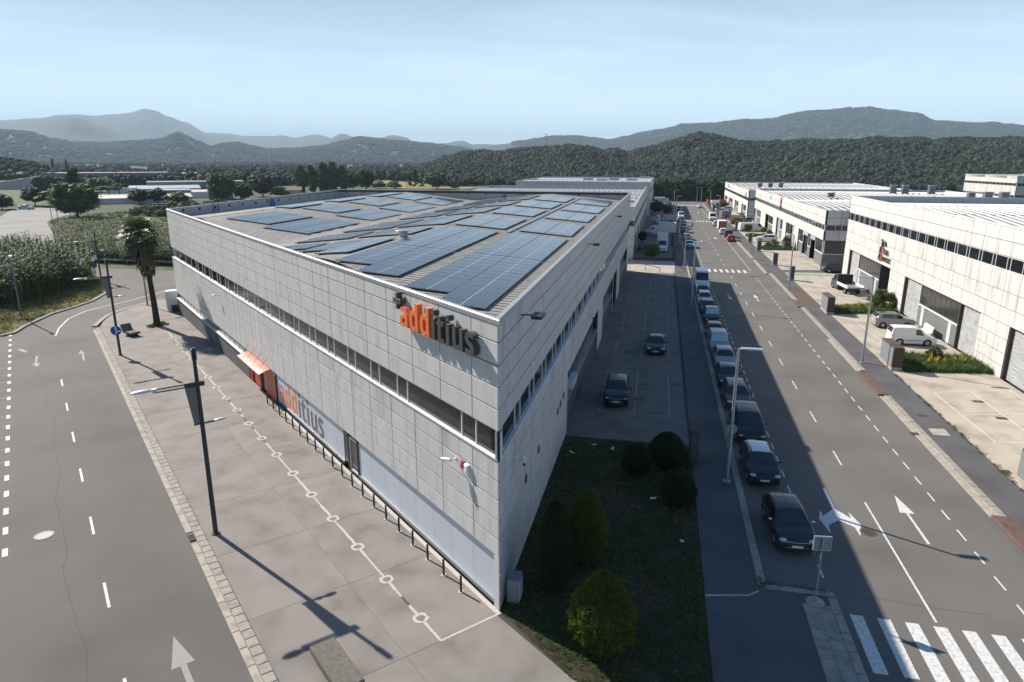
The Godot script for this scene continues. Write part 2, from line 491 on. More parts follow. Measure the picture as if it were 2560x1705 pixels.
func sheet(called: String, pts: Array, y: float, m: String) -> MeshInstance3D:
	var b := MB.new(); b.poly(V(pts), y)
	return struct(called, b, mats[m])

func raised(called: String, pts: Array, y: float, m: String) -> MeshInstance3D:
	var b := MB.new(); b.prism(V(pts), -0.06, y)
	return struct(called, b, mats[m])

func make_ground() -> void:
	var b := MB.new()
	rect(b, -14000, -14000, 14000, 3000, -0.05)
	struct("ground", b, mats["country"])
	# asphalt
	sheet("street", [9.3, 30, 9.3, -268, 21.2, -268, 21.2, 30], 0.0, "asphalt")
	sheet("crossing_street", [21.2, 30, 21.2, -4, 60, -4, 60, 30], -0.004, "asphalt")
	sheet("far_cross_street", [-40, -246, -40, -262, 70, -262, 70, -246], -0.008, "asphalt")
	sheet("left_road", [4, 13.4, -4.2, 6.2, -17.9, -6.0, -47.8, -33.6, -49.6, -35.4, -51, -38.2, -51.6, -41.2, -51.5, -45, -51.5, -66, -82, -66, -83, -60, -60, -20, -30, 20, 0, 30], 0.0, "asphalt_left")
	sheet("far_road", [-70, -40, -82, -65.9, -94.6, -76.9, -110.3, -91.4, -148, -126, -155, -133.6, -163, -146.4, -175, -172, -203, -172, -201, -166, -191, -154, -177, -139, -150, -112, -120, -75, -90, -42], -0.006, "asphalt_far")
	sheet("side_road", [-51.5, -66, -51.5, -47, -42, -45, -30, -90, -38, -90], 0.002, "asphalt_left")

	# concrete pavement in front of the slanted wall: sawn slabs
	var bed := MB.new()
	bed.prism(PackedVector2Array([la2(-9, 7.6), la2(-9, -2), Vector2(3.0, 2.76), Vector2(0, 0), la2(60.9, 0), Vector2(-45.2, -47), Vector2(-51.2, -47), Vector2(-51.4, -44.6), Vector2(-51.4, -41.2), Vector2(-50.8, -38.4), Vector2(-49.4, -35.9), la2(58.2, 7.6)]), -0.06, KERB - 0.012)
	var pav := struct("pavement_front", bed, mats["joint_dark"])
	var slab_count := 0
	for i in 13:
		var s0 := -0.15 + 4.87 * (i - 1) if i > 0 else -9.0
		var s1 := -0.15 + 4.87 * i
		if i > 11: s1 = 58.0
		for k in 2:
			var v0 := 0.0 if k == 0 else 3.83
			var v1 := 3.83 if k == 0 else 7.6
			var sb := MB.new()
			var pts := PackedVector2Array([la2(s0 + 0.008, v0), la2(s1 - 0.008, v0), la2(s1 - 0.008, v1 - 0.008), la2(s0 + 0.008, v1 - 0.008)])
			if i == 0 and k == 0: pts = PackedVector2Array([la2(-0.158, 0.2), la2(-0.158, 3.82), la2(-9, 3.82), la2(-9, -1.2), Vector2(3.0, 2.76)])
			sb.prism(pts, KERB - 0.05, KERB)
			put("slab", sb.mesh(), mats["slab" if (i + k) % 2 else "slab_b"], pav)
			slab_count += 1
	var corner := MB.new()
	corner.prism(PackedVector2Array([la2(58.02, 0), la2(60.9, 0), Vector2(-45.2, -47), Vector2(-51.2, -47), Vector2(-51.4, -44.6), Vector2(-51.4, -41.2), Vector2(-50.8, -38.4), Vector2(-49.4, -35.9), la2(58.02, 7.6)]), KERB - 0.05, KERB)
	put("slab", corner.mesh(), mats["slab"], pav)

	# kerb of the left road: flat gutter slabs and kerb stones
	var kerb := Node3D.new()
	kerb.name = "kerb_left_road"; add_child(kerb); kerb.set_meta("kind", "structure")
	var turn := Transform3D(Basis(Vector3.UP, atan2(-AN.z, AN.x)), Vector3.ZERO)
	var stone := MB.new(); stone.block(Vector3(-0.245, -0.1, -0.185), Vector3(0.245, KERB + 0.01, 0.185), 0.02)
	var stone_m := stone.mesh()
	var gut := MB.new(); gut.block(Vector3(-0.49, -0.1, -0.13), Vector3(0.49, 0.025, 0.13), 0.01)
	var gut_m := gut.mesh()
	for i in 124:
		var s := -4.0 + i * 0.5
		if s > 57.9: break
		put("kerb_stone", stone_m, mats["kerbstone" if rng.randf() < 0.6 else "kerbstone_b"], kerb, Transform3D(turn.basis.rotated(Vector3.UP, rng.randf_range(-0.008, 0.008)), la(s, 7.79 + rng.randf_range(-0.006, 0.006), rng.randf_range(-0.006, 0.004))))
	for i in 62:
		var s := -4.0 + i * 1.0
		if absf(s - 11.95) < 0.3: continue
		put("gutter_slab", gut_m, mats["gutter"], kerb, Transform3D(turn.basis, la(s, 8.1, rng.randf_range(-0.004, 0.003))))
	var cv := [Vector2(-48.7, -34.0), Vector2(-50.0, -36.2), Vector2(-51.2, -38.5), Vector2(-51.75, -41.2), Vector2(-51.7, -44.2), Vector2(-51.5, -47)]
	for i in cv.size() - 1: put("kerb_stone", strip_block(cv[i], cv[i + 1], 0.4, KERB + 0.01), mats["kerbstone"], kerb)

	# the street's pavements and yards on the hall's side
	var near_island := [7.35, 14, 7.35, 2.9, 7.35, -3.35, 9.35, -3.35, 9.6, -3.75, 12.0, -3.75, 12.0, 14]
	raised("pavement_corner", near_island, KERB, "pavement")
	raised("pavement_hall", [7.35, -3.36, 7.45, -40, 7.6, -80, 7.8, -88, 8.6, -88, 9.4, -80, 9.4, -3.36], KERB, "pavement")
	raised("pavement_far", [7.8, -88, 7.8, -246, 9.4, -246, 9.4, -80, 8.6, -84], KERB, "pavement")
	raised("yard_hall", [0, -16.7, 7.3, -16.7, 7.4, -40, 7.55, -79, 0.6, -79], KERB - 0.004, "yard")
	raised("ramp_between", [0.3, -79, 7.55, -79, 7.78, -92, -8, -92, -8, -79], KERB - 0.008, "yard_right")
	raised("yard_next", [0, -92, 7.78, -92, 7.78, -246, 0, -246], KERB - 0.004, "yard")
	raised("garden_bed", [0, 0, 3.0, 2.76, 7.34, 6.9, 7.34, -16.7, 0, -16.7], KERB - 0.02, "soil")
	var edge := MB.new()
	edge.box(Vector3(7.30, 0, -79), Vector3(7.37, KERB + 0.03, -16.7))
	struct("yard_edging", edge, mats["joint_dark"])
	# kerbs of the street
	var ks := Node3D.new()
	ks.name = "kerb_street"; add_child(ks); ks.set_meta("kind", "structure")
	var kb := MB.new(); kb.block(Vector3(-0.16, -0.1, -0.49), Vector3(0.16, KERB + 0.01, 0.49), 0.02)
	var kbm := kb.mesh()
	for i in 78:
		put("kerb_stone", kbm, mats["kerbstone" if rng.randf() < 0.6 else "kerbstone_b"], ks, Transform3D(Basis(Vector3.UP, rng.randf_range(-0.006, 0.006)), Vector3(9.56, rng.randf_range(-0.005, 0.004), -4.2 - i)))
	var rest := MB.new()
	for i in 84: rest.block(Vector3(9.40, -0.1, -82.2 - i * 2.0), Vector3(9.72, KERB + 0.01, -80.22 - i * 2.0), 0.02)
	put("kerb_stones_far", rest.mesh(), mats["kerbstone"], ks).set_meta("kind", "stuff")
	for i in 5: put("kerb_stone", kbm, mats["kerbstone_b"], ks, Transform3D(Basis(Vector3.UP, PI / 2 + 0.02), Vector3(9.9 + i * 0.5, 0.0, -3.62)).scaled_local(Vector3(1, 1, 0.5)))
	for i in 9: put("kerb_stone", kbm, mats["kerbstone"], ks, Transform3D(Basis.IDENTITY, Vector3(12.0, 0.0, -2.9 + i)))
	# paved strip of the corner
	var tiles := Node3D.new()
	tiles.name = "corner_paving"; add_child(tiles); tiles.set_meta("kind", "structure")
	var tb := MB.new(); tb.block(Vector3(-0.24, -0.05, -0.24), Vector3(0.24, KERB + 0.012, 0.24), 0.008)
	var tm := tb.mesh()
	for i in 9:
		for k in 2:
			put("paving_tile", tm, mats["kerbstone_b" if (i * 2 + k) % 3 else "kerbstone"], tiles, Transform3D(Basis.IDENTITY, Vector3(11.1 + k * 0.49, rng.randf_range(-0.004, 0.004), -2.6 + i * 0.49)))

	# right-hand side
	var kr := Node3D.new()
	kr.name = "kerb_right"; add_child(kr); kr.set_meta("kind", "structure")
	var kb2 := MB.new(); kb2.block(Vector3(-0.2, -0.1, -0.49), Vector3(0.2, KERB + 0.01, 0.49), 0.02)
	var kbm2 := kb2.mesh()
	var kb3 := MB.new(); kb3.block(Vector3(-0.13, -0.1, -0.49), Vector3(0.13, 0.03, 0.49), 0.01)
	var kbm3 := kb3.mesh()
	for i in 78:
		var z := -5.0 - i
		if (z < -28.5 and z > -34.5) or (z < -58.5 and z > -63.0) or (z > -11.7 and z < -7.2): continue
		put("kerb_stone", kbm2, mats["kerbstone" if rng.randf() < 0.6 else "kerbstone_b"], kr, Transform3D(Basis(Vector3.UP, rng.randf_range(-0.006, 0.006)), Vector3(21.12, rng.randf_range(-0.005, 0.004), z)))
		if i < 40: put("gutter_slab", kbm3, mats["gutter"], kr, Transform3D(Basis.IDENTITY, Vector3(20.78, rng.randf_range(-0.003, 0.003), z)))
	var rest2 := MB.new()
	for i in 82:
		var z := -83.0 - i * 2.0
		if absf(z + 97) < 1.5: continue
		rest2.block(Vector3(20.3, -0.1, z - 0.98), Vector3(20.75, KERB + 0.01, z + 0.98), 0.02)
	put("kerb_stones_far", rest2.mesh(), mats["kerbstone"], kr).set_meta("kind", "stuff")
	raised("pavement_right", [21.3, -6, 21.3, -83, 20.7, -84, 20.7, -246, 22.4, -246, 23.2, -83, 23.35, -6], KERB, "pavement")
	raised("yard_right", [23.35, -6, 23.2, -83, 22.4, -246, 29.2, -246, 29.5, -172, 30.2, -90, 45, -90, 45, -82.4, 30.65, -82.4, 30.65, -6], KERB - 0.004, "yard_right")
	var rust := MB.new()
	for r in [[20.62, -34.2, 21.4, -28.7], [20.7, -11.6, 21.5, -7.3], [20.6, -62.9, 21.3, -58.6], [20.3, -98.6, 20.9, -95.6]]:
		rust.block(Vector3(r[0], -0.1, r[1]), Vector3(r[2], KERB + 0.006, r[3]), 0.03)
	rust.box(Vector3(21.3, KERB, -69.6), Vector3(22.95, KERB + 0.005, -60.0))
	struct("brick_driveway", rust, mats["rust_paving"])
	sheet("green_bay", [24.6, -82.7, 29.6, -82.3, 29.6, -81.4, 24.6, -81.8], KERB + 0.004, "green_paint")
	sheet("dark_drive", [23.2, -86, 23.2, -83.6, 45, -86.5, 45, -89.5], KERB + 0.003, "pavement")

	# grass plots
	raised("grass_island", [-54.4, -29.1, -54.2, -30, -55.6, -32.7, -57.6, -37.6, -58.1, -41.2, -58.8, -44.5, -60.8, -48.6, -63.2, -52.2, -65.5, -54.4, -69.3, -57.4, -78, -61.5, -96, -66, -112, -72, -100, -52, -80, -34, -64, -24], 0.1, "dry_grass")
	var ik := MB.new()
	var il := [Vector2(-54.3, -29.0), Vector2(-54.1, -30.2), Vector2(-55.5, -32.7), Vector2(-57.5, -37.6), Vector2(-58.0, -41.2), Vector2(-58.7, -44.5), Vector2(-60.7, -48.6), Vector2(-63.1, -52.2), Vector2(-65.4, -54.4), Vector2(-69.3, -57.5), Vector2(-78, -61.6)]
	for i in il.size() - 1: add_strip(ik, il[i], il[i + 1], 0.3, 0.14)
	struct("kerb_island", ik, mats["kerbstone_b"])
	sheet("verge", [-51.5, -66.1, -66, -66.0, -82, -66, -94.4, -76.9, -110.1, -91.4, -148, -126, -155, -133.6, -163, -147, -120, -190, -60, -170, -46, -90, -47, -66], 0.012, "field_green")
	sheet("field_dry", [-260, -520, -150, -350, -60, -360, -40, -420, -60, -520], 0.02, "field_dry")
	sheet("field_left", [-420, -300, -330, -250, -230, -180, -205, -175, -250, -250, -380, -340], 0.02, "field_green")
	sheet("track_left", [-420, -372, -345, -318, -250, -270, -230, -262, -232, -268, -340, -330, -420, -385], 0.05, "far_roof")

func strip_block(a: Vector2, b: Vector2, w: float, y: float) -> ArrayMesh:
	var m := MB.new(); add_strip(m, a, b, w, y)
	return m.mesh()

func add_strip(m: MB, a: Vector2, b: Vector2, w: float, y: float) -> void:
	var d := (b - a).normalized()
	var q := Vector2(-d.y, d.x) * w / 2
	m.prism(PackedVector2Array([a - q, b - q, b + q, a + q]), -0.05, y)

func mark(parent: Node, called: String, pts: PackedVector2Array, y: float, m: String) -> void:
	var b := MB.new(); b.poly(pts, y)
	put(called, b.mesh(), mats[m], parent)

func quad2(a: Vector2, b: Vector2, w: float) -> PackedVector2Array:
	var q := (b - a).normalized().orthogonal() * w / 2
	return PackedVector2Array([a - q, b - q, b + q, a + q])

func marks_node(called: String) -> Node3D:
	var o := Node3D.new()
	o.name = called; add_child(o); o.set_meta("kind", "structure")
	return o

func make_markings() -> void:
	var Y := 0.005
	var st := marks_node("street_markings")
	for i in 7: mark(st, "zebra_stripe", V([12.46 + i * 0.91, -2.68 + i * 0.025, 12.91 + i * 0.91, -2.68 + i * 0.025, 12.91 + i * 0.91, 0.32, 12.46 + i * 0.91, 0.32]), Y, "paint")
	for i in 7: mark(st, "zebra_stripe", V([12.48 + i * 0.84, -85.2, 12.86 + i * 0.84, -85.2, 12.86 + i * 0.84, -82.4, 12.48 + i * 0.84, -82.4]), Y, "paint")
	for i in 8: mark(st, "zebra_stripe", V([12.3 + i * 0.8, -171, 12.68 + i * 0.8, -171, 12.68 + i * 0.8, -167.5, 12.3 + i * 0.8, -167.5]), Y, "paint")
	for i in 10: mark(st, "zebra_stripe", V([10.6 + i * 0.8, -237.5, 10.98 + i * 0.8, -237.5, 10.98 + i * 0.8, -233.5, 10.6 + i * 0.8, -233.5]), Y, "paint")
	mark(st, "lane_line", V([15.32, -11.86, 15.41, -11.86, 15.43, -2.84, 15.34, -2.84]), Y, "paint")
	for z in [-18.0, -24.4, -30.9, -36.85, -42.65, -48.8, -54.9, -60.9, -66.9, -72.9, -78.9, -90.9, -96.9, -102.9, -108.9, -114.9, -120.9, -126.9, -133, -139, -145, -151, -157, -178, -186, -194, -202]:
		mark(st, "lane_dash", V([15.25, z, 15.33, z, 15.33, z + 1.95, 15.25, z + 1.95]), Y, "paint")
	for i in 43:
		var z := -4.6 - i * 1.8
		if z < -80: break
		mark(st, "parking_dash", V([18.66 - i * 0.002, z, 18.74 - i * 0.002, z, 18.76 - i * 0.002, z + 0.92, 18.68 - i * 0.002, z + 0.92]), Y, "paint")
	mark(st, "edge_line", V([18.5, -246, 18.58, -246, 18.66, -85, 18.58, -85]), Y, "paint")
	for i in 42:
		var z := -4.0 - i * 1.8
		if z < -80: break
		mark(st, "parking_dash", V([11.98, z, 12.06, z, 12.06, z + 0.95, 11.98, z + 0.95]), Y, "paint")
	for i in 18: mark(st, "parking_dash", V([11.9, -87 - i * 1.8, 11.98, -87 - i * 1.8, 11.98, -86.1 - i * 1.8, 11.9, -86.1 - i * 1.8]), Y, "paint")
	mark(st, "lane_arrow", V([17.0, -12.95, 17.33, -11.15, 17.07, -11.14, 17.09, -8.44, 16.96, -8.44, 16.96, -11.14, 16.69, -11.13]), Y, "paint")
	mark(st, "lane_arrow", V([13.67, -12.98, 13.80, -13.0, 13.80, -10.85, 14.32, -10.07, 14.33, -10.72, 14.60, -9.56, 14.31, -8.50, 14.27, -9.25, 13.72, -9.80, 13.16, -9.2, 13.08, -8.45, 12.86, -9.75, 13.10, -10.65, 13.10, -10.02, 13.66, -10.80]), Y, "paint")
	mark(st, "lane_arrow", V([13.60, -65.7, 13.72, -65.7, 13.76, -63.3, 14.0, -63.3, 13.70, -61.5, 13.44, -63.3, 13.64, -63.3]), Y, "paint")
	mark(st, "lane_arrow", V([16.75, -61.3, 16.87, -61.3, 16.86, -63.7, 17.08, -63.7, 16.78, -65.6, 16.52, -63.7, 16.74, -63.7]), Y, "paint")
	for q in [[13.6, -124.0, 1.0], [16.7, -126.0, -1.0], [13.6, -195.0, 1.0], [16.7, -198.0, -1.0]]:
		var x: float = q[0]; var z: float = q[1]; var k: float = q[2]
		mark(st, "lane_arrow", V([x - 0.06, z, x + 0.06, z, x + 0.07, z + 2.4 * k, x + 0.5, z + 2.4 * k, x, z + 4.4 * k, x - 0.5, z + 2.4 * k, x - 0.07, z + 2.4 * k]), Y, "paint")
	mark(st, "footway_line", V([7.36, -2.6, 8.95, -2.93, 9.36, -3.28, 9.38, -3.22, 8.97, -2.86, 7.36, -2.5]), KERB + 0.006, "mortar")

	var lf := marks_node("left_road_markings")
	for i in 8:
		var s := 10.45 - 12.36 + i * 6.18
		if i == 0: continue
		mark(lf, "lane_dash", quad2(la2(s, 11.56), la2(s - 1.85, 11.56), 0.1), Y, "paint")
	for i in 24: mark(lf, "parking_dash", quad2(la2(14.9 + i * 2.11, 14.74), la2(15.62 + i * 2.11, 14.74), 0.2), Y, "paint")
	for i in 14: mark(lf, "bay_line", quad2(la2(25.7 + i * 2.11 + 0.35, 14.85), la2(25.7 + i * 2.11 + 0.35, 19.5), 0.07), Y, "paint_worn")
	var cpts := [Vector2(-49.59, -30.36), Vector2(-51.69, -32.82), Vector2(-54.22, -36.56), Vector2(-55.3, -39.92), Vector2(-55.33, -42.51), Vector2(-54.83, -44.68), Vector2(-55.05, -53.2)]
	for i in cpts.size() - 1: mark(lf, "curve_line", quad2(cpts[i], cpts[i + 1], 0.12), Y, "paint")
	mark(lf, "lane_arrow", V([-43.35, -26.68, -42.52, -25.57, -42.33, -25.71, -40.62, -24.02, -40.5, -24.14, -42.2, -25.8, -42.03, -25.82]), Y, "paint_worn")
	mark(lf, "lane_arrow", V([-42.67, -21.71, -43.45, -22.78, -43.62, -22.6, -45.4, -24.45, -45.52, -24.33, -43.75, -22.52, -43.9, -22.4]), Y, "paint_worn")
	mark(lf, "lane_arrow", V([-10.79, 3.54, -9.75, 4.98, -9.58, 4.76, -7.6, 6.5, -7.45, 6.35, -9.46, 4.62, -9.3, 4.42]), Y, "paint_worn")
	mark(lf, "lane_arrow", V([-48.6, -25.9, -47.2, -25.2, -47.4, -25.0, -48.9, -25.7]), Y, "paint_worn")
	# crack along the carriageway
	var cr := MB.new()
	var last := la2(0, 12.3)
	for i in 60:
		var nx := la2(1 + i * 0.9, 12.3 + 0.10 * sin(i * 0.7) + 0.25 * sin(i * 0.13) + rng.randf_range(-0.06, 0.06) + i * 0.012)
		cr.poly(quad2(last, nx, 0.012), 0.004)
		last = nx
	put("crack", cr.mesh(), mats["joint_dark"], lf)
	cr = MB.new()
	last = Vector2(12.1, -3.9)
	for i in 16:
		var nx := Vector2(12.4 + i * 0.33, -3.95 + 0.02 * i + rng.randf_range(-0.05, 0.05))
		cr.poly(quad2(last, nx, 0.015), 0.003)
		last = nx
	put("crack", cr.mesh(), mats["joint_dark"], st)

	# repaired trench with squares in the front pavement
	var tr := marks_node("mortar_trench")
	for i in 20:
		var s := 1.31 + i * 2.83
		var o := la2(s, 2.53)
		var r := 0.27
		var pts := PackedVector2Array()
		for k in 12:
			var a := TAU * k / 12.0
			var q := Vector2(cos(a), sin(a))
			var rr: float = r / maxf(absf(q.x), absf(q.y)) * rng.randf_range(0.9, 1.06)
			pts.append(o + Vector2(AN.x, AN.z) * q.x * rr + Vector2(NN.x, NN.z) * q.y * rr)
		mark(tr, "mortar_square", pts, KERB + 0.009, "mortar")
		var cp := PackedVector2Array()
		for k in 12:
			var a := TAU * k / 12.0
			cp.append(o + Vector2(cos(a), sin(a)) * 0.165 * rng.randf_range(0.85, 1.1))
		mark(tr, "filled_core", cp, KERB + 0.013, "mortar_dark")
	var z := -0.13
	while z < 55.0:
		var z1 := z + rng.randf_range(0.35, 1.3)
		mark(tr, "mortar_strip", quad2(la2(z, 2.53 + rng.randf_range(-0.015, 0.015)), la2(z1, 2.53 + rng.randf_range(-0.015, 0.015)), rng.randf_range(0.07, 0.13)), KERB + 0.004, "mortar" if rng.randf() < 0.86 else "rust_paving")
		z = z1
	mark(tr, "mortar_strip", quad2(la2(-0.14, 2.53), la2(-0.1, 0.05), 0.09), KERB + 0.005, "mortar")
	mark(tr, "mortar_strip", quad2(la2(-0.1, 0.1), la2(26, 0.1), 0.18), KERB + 0.004, "mortar")

	# parking bays in the yards
	var bl := marks_node("bay_markings")
	var Yb := KERB + 0.004
	for r in [[1.70, -30.3, 6.22, -21.15], [1.83, -38.9, 6.28, -34.7], [1.90, -52.2, 6.32, -43.3], [1.96, -61.2, 6.36, -56.6], [2.05, -74.5, 6.43, -65.4]]:
		mark(bl, "bay_line", quad2(Vector2(r[0], r[1]), Vector2(r[2], r[1]), 0.07), Yb, "paint_worn")
		mark(bl, "bay_line", quad2(Vector2(r[0], r[3]), Vector2(r[2], r[3]), 0.07), Yb, "paint_worn")
		mark(bl, "bay_line", quad2(Vector2(r[0], r[1]), Vector2(r[0], r[3]), 0.07), Yb + 0.002, "paint_worn")
		mark(bl, "bay_line", quad2(Vector2(r[2], r[1]), Vector2(r[2], r[3]), 0.07), Yb + 0.002, "paint_worn")
		var m: float = (r[0] + r[2]) / 2
		mark(bl, "bay_line", quad2(Vector2(m, r[1]), Vector2(m, r[3]), 0.08), Yb + 0.002, "paint_worn")
		if r[3] - r[1] > 6: mark(bl, "bay_line", quad2(Vector2(m, (r[1] + r[3]) / 2), Vector2(r[2], (r[1] + r[3]) / 2), 0.06), Yb + 0.004, "paint_worn")
	for q in [[24.52, -29.89, 30.0, -31.63], [24.52, -29.89, 24.76, -20.95], [24.66, -25.43, 30.4, -27.0], [27.18, -30.81, 27.35, -20.9], [30.0, -31.63, 30.3, -21], [24.97, -21.06, 30.4, -22.0], [26.0, -52, 29.8, -52.4], [25.0, -52.3, 25.2, -43.0], [25.2, -47.5, 29, -48], [25.4, -68, 25.7, -78], [28, -70, 28.3, -78], [25.3, -104, 27.4, -102], [27, -96, 28.9, -94]]:
		mark(bl, "bay_line", quad2(Vector2(q[0], q[1]), Vector2(q[2], q[3]), 0.08), Yb, "paint")

	# covers and grates
	var mh := thing("manhole_cover", "round pale cast iron manhole cover in the left road", "manhole cover", Vector3(-20.77, 0.006, -0.98))
	var b := MB.new(); b.lathe([Vector2(0.001, 0.004), Vector2(0.22, 0.004), Vector2(0.225, 0.0), Vector2(0.24, 0.0), Vector2(0.245, 0.006), Vector2(0.33, 0.006), Vector2(0.34, 0)], 20)
	put("lid", b.mesh(), mats["iron_pale"], mh)
	b = MB.new(); b.lathe([Vector2(0.345, 0.0), Vector2(0.35, 0.01), Vector2(0.39, 0.01), Vector2(0.395, 0)], 20)
	put("frame", b.mesh(), mats["gutter"], mh)
	mh = thing("manhole_cover", "round rusty brown manhole cover beside the turning arrow on the street", "manhole cover", Vector3(14.75, 0.006, -8.95))
	b = MB.new(); b.lathe([Vector2(0.001, 0.006), Vector2(0.27, 0.006), Vector2(0.28, 0)], 18)
	put("lid", b.mesh(), mats["iron"], mh)
	b = MB.new(); b.lathe([Vector2(0.285, 0.0), Vector2(0.29, 0.008), Vector2(0.36, 0.008), Vector2(0.365, 0)], 18)
	put("frame", b.mesh(), mats["rust_paving"], mh)
	var gr := thing("gutter_grate", "dark slotted drain grate in the gutter below the near lamp post", "drain grate", la(11.95, 8.02, 0.03), atan2(-AN.z, AN.x))
	b = MB.new(); b.box(Vector3(-0.30, -0.1, -0.2), Vector3(0.30, 0.0, 0.2))
	put("pit", b.mesh(), mats["interior_dark"], gr)
	for i in 5:
		b = MB.new(); b.box(Vector3(-0.28 + i * 0.125, 0.0, -0.19), Vector3(-0.22 + i * 0.125, 0.02, 0.19))
		put("bar", b.mesh(), mats["iron"], gr)
	for q in [[26.8, -28.5, "brown drain cover in the first bay of the right yard", "yd"], [26.9, -25.35, "brown drain cover in the second bay of the right yard", "yd"], [22.13, -24.78, "small rusty cover in the right pavement", "pv"], [23.4, -16.8, "rusty cover at the edge of the right pavement beside the black cabinet", "pv"], [20.77, -21.66, "rusty gutter grate by the right kerb", "kb"], [4.35, -27.3, "brown drain cover beside the dark parked crossover, farther one", "yl"], [4.2, -24.0, "brown drain cover beside the dark parked crossover, nearer one", "yl"], [8.5, -24.0, "iron cover in the shaded pavement by the hall's yard", "ps"]]:
		var o := thing("drain_cover", q[2], "drain cover", Vector3(q[0], KERB if q[3] != "kb" else 0.03, q[1]))
		b = MB.new(); b.block(Vector3(-0.3, -0.02, -0.17), Vector3(0.3, 0.008, 0.17), 0.006)
		put("lid", b.mesh(), mats["iron"], o)
		b = MB.new()
		for e in [[-0.34, -0.21, 0.34, -0.175], [-0.34, 0.175, 0.34, 0.21], [-0.34, -0.175, -0.305, 0.175], [0.305, -0.175, 0.34, 0.175]]: b.box(Vector3(e[0], -0.02, e[1]), Vector3(e[2], 0.006, e[3]))
		put("frame", b.mesh(), mats["rust_paving"], o)
	sheet("pale_patch", [21.66, -22.5, 22.62, -22.6, 22.58, -21.5, 21.64, -21.45], KERB + 0.004, "gutter")

# ---------------------------------------------------------------- facades made of panels
func cut(r: Array, holes: Array) -> Array:      # rectangles [s0, y0, s1, y1] left of r
	var todo := [r]
	for h in holes:
		var nxt := []
		for q in todo:
			if h[0] >= q[2] - 0.001 or h[2] <= q[0] + 0.001 or h[1] >= q[3] - 0.001 or h[3] <= q[1] + 0.001:
				nxt.append(q); continue
			if h[0] > q[0]: nxt.append([q[0], q[1], h[0], q[3]])
			if h[2] < q[2]: nxt.append([h[2], q[1], q[2], q[3]])
			var a: float = maxf(q[0], h[0]); var b: float = minf(q[2], h[2])
			if h[1] > q[1]: nxt.append([a, q[1], b, h[1]])
			if h[3] < q[3]: nxt.append([a, h[3], b, q[3]])
		todo = nxt
	return todo.filter(func(q): return q[2] - q[0] > 0.06 and q[3] - q[1] > 0.04)

func steps(a: float, b: float, first: float, pitch: float) -> Array:
	var o := [a]
	var x := a + first
	while x < b - 0.25:
		o.append(x); x += pitch
	o.append(b)
	return o

# one wall plane: collects panel rectangles (with world transforms) and a backing mesh with the same openings
func wall_plane(list: Array, back: MB, o: Vector3, d: Vector3, n: Vector3, cols: Array, rows: Array, holes: Array, gap := 0.04, slope := 0.0, thick := 0.25, trim := false) -> void:
	var bs := Basis(Vector3.UP.cross(n), Vector3.UP, n)
	for i in cols.size() - 1:
		for j in rows.size() - 1:
			var top: float = rows[j + 1]
			if j == rows.size() - 2: top += slope * (cols[i] + cols[i + 1]) / 2
			for q in cut([cols[i], rows[j], cols[i + 1], top], holes):
				var c: Vector3 = o + d * ((q[0] + q[2]) / 2) + Vector3(0, (q[1] + q[3]) / 2, 0)
				list.append([Transform3D(bs, c), q[2] - q[0] - gap, q[3] - q[1] - gap, c.distance_to(EYE)])
				if q[0] < 0.2 and thick > 0.2 and trim: continue
				back.box(Vector3(-(q[2] - q[0]) / 2, -(q[3] - q[1]) / 2, -thick), Vector3((q[2] - q[0]) / 2, (q[3] - q[1]) / 2, -0.028), Transform3D(bs, c))

func lay_panels(list: Array, parent: Node, prefix: String, most := 300) -> void:
	list.sort_custom(func(a, b): return a[3] < b[3])
	var rest := MB.new()
	for i in list.size():
		var p = list[i]
		var w: float = snappedf(p[1], 0.005); var h: float = snappedf(p[2], 0.005)
		if i < most:
			var key := "panel_%s_%s" % [w, h]
			if not meshes.has(key):
				var b := MB.new(); b.slab(w, h, 0.06, 0.008)
				meshes[key] = b.mesh()
			put("wall_panel", meshes[key], mats["%s_%d" % [prefix, rng.randi() % 4]], parent, p[0])
		else:
			rest.slab(w, h, 0.06, 0.008, p[0])
	if list.size() > most: put("wall_panels_far", rest.mesh(), mats[prefix + "_1"], parent).set_meta("kind", "stuff")

func frame_xf(o: Vector3, d: Vector3, n: Vector3, s: float, y: float, out := 0.0) -> Transform3D:
	return Transform3D(Basis(Vector3.UP.cross(n), Vector3.UP, n), o + d * s + n * out + Vector3(0, y, 0))

# flat rectangle piece on a wall: from s0 to s1, y0 to y1, front at `out`, depth t
func piece(parent: Node, called: String, m: String, o: Vector3, d: Vector3, n: Vector3, s0: float, y0: float, s1: float, y1: float, out: float, t: float, bevel := 0.004) -> MeshInstance3D:
	var b := MB.new(); b.slab(absf(s1 - s0), y1 - y0, t, bevel)
	return put(called, b.mesh(), mats[m], parent, frame_xf(o, d, n, (s0 + s1) / 2, (y0 + y1) / 2, out))

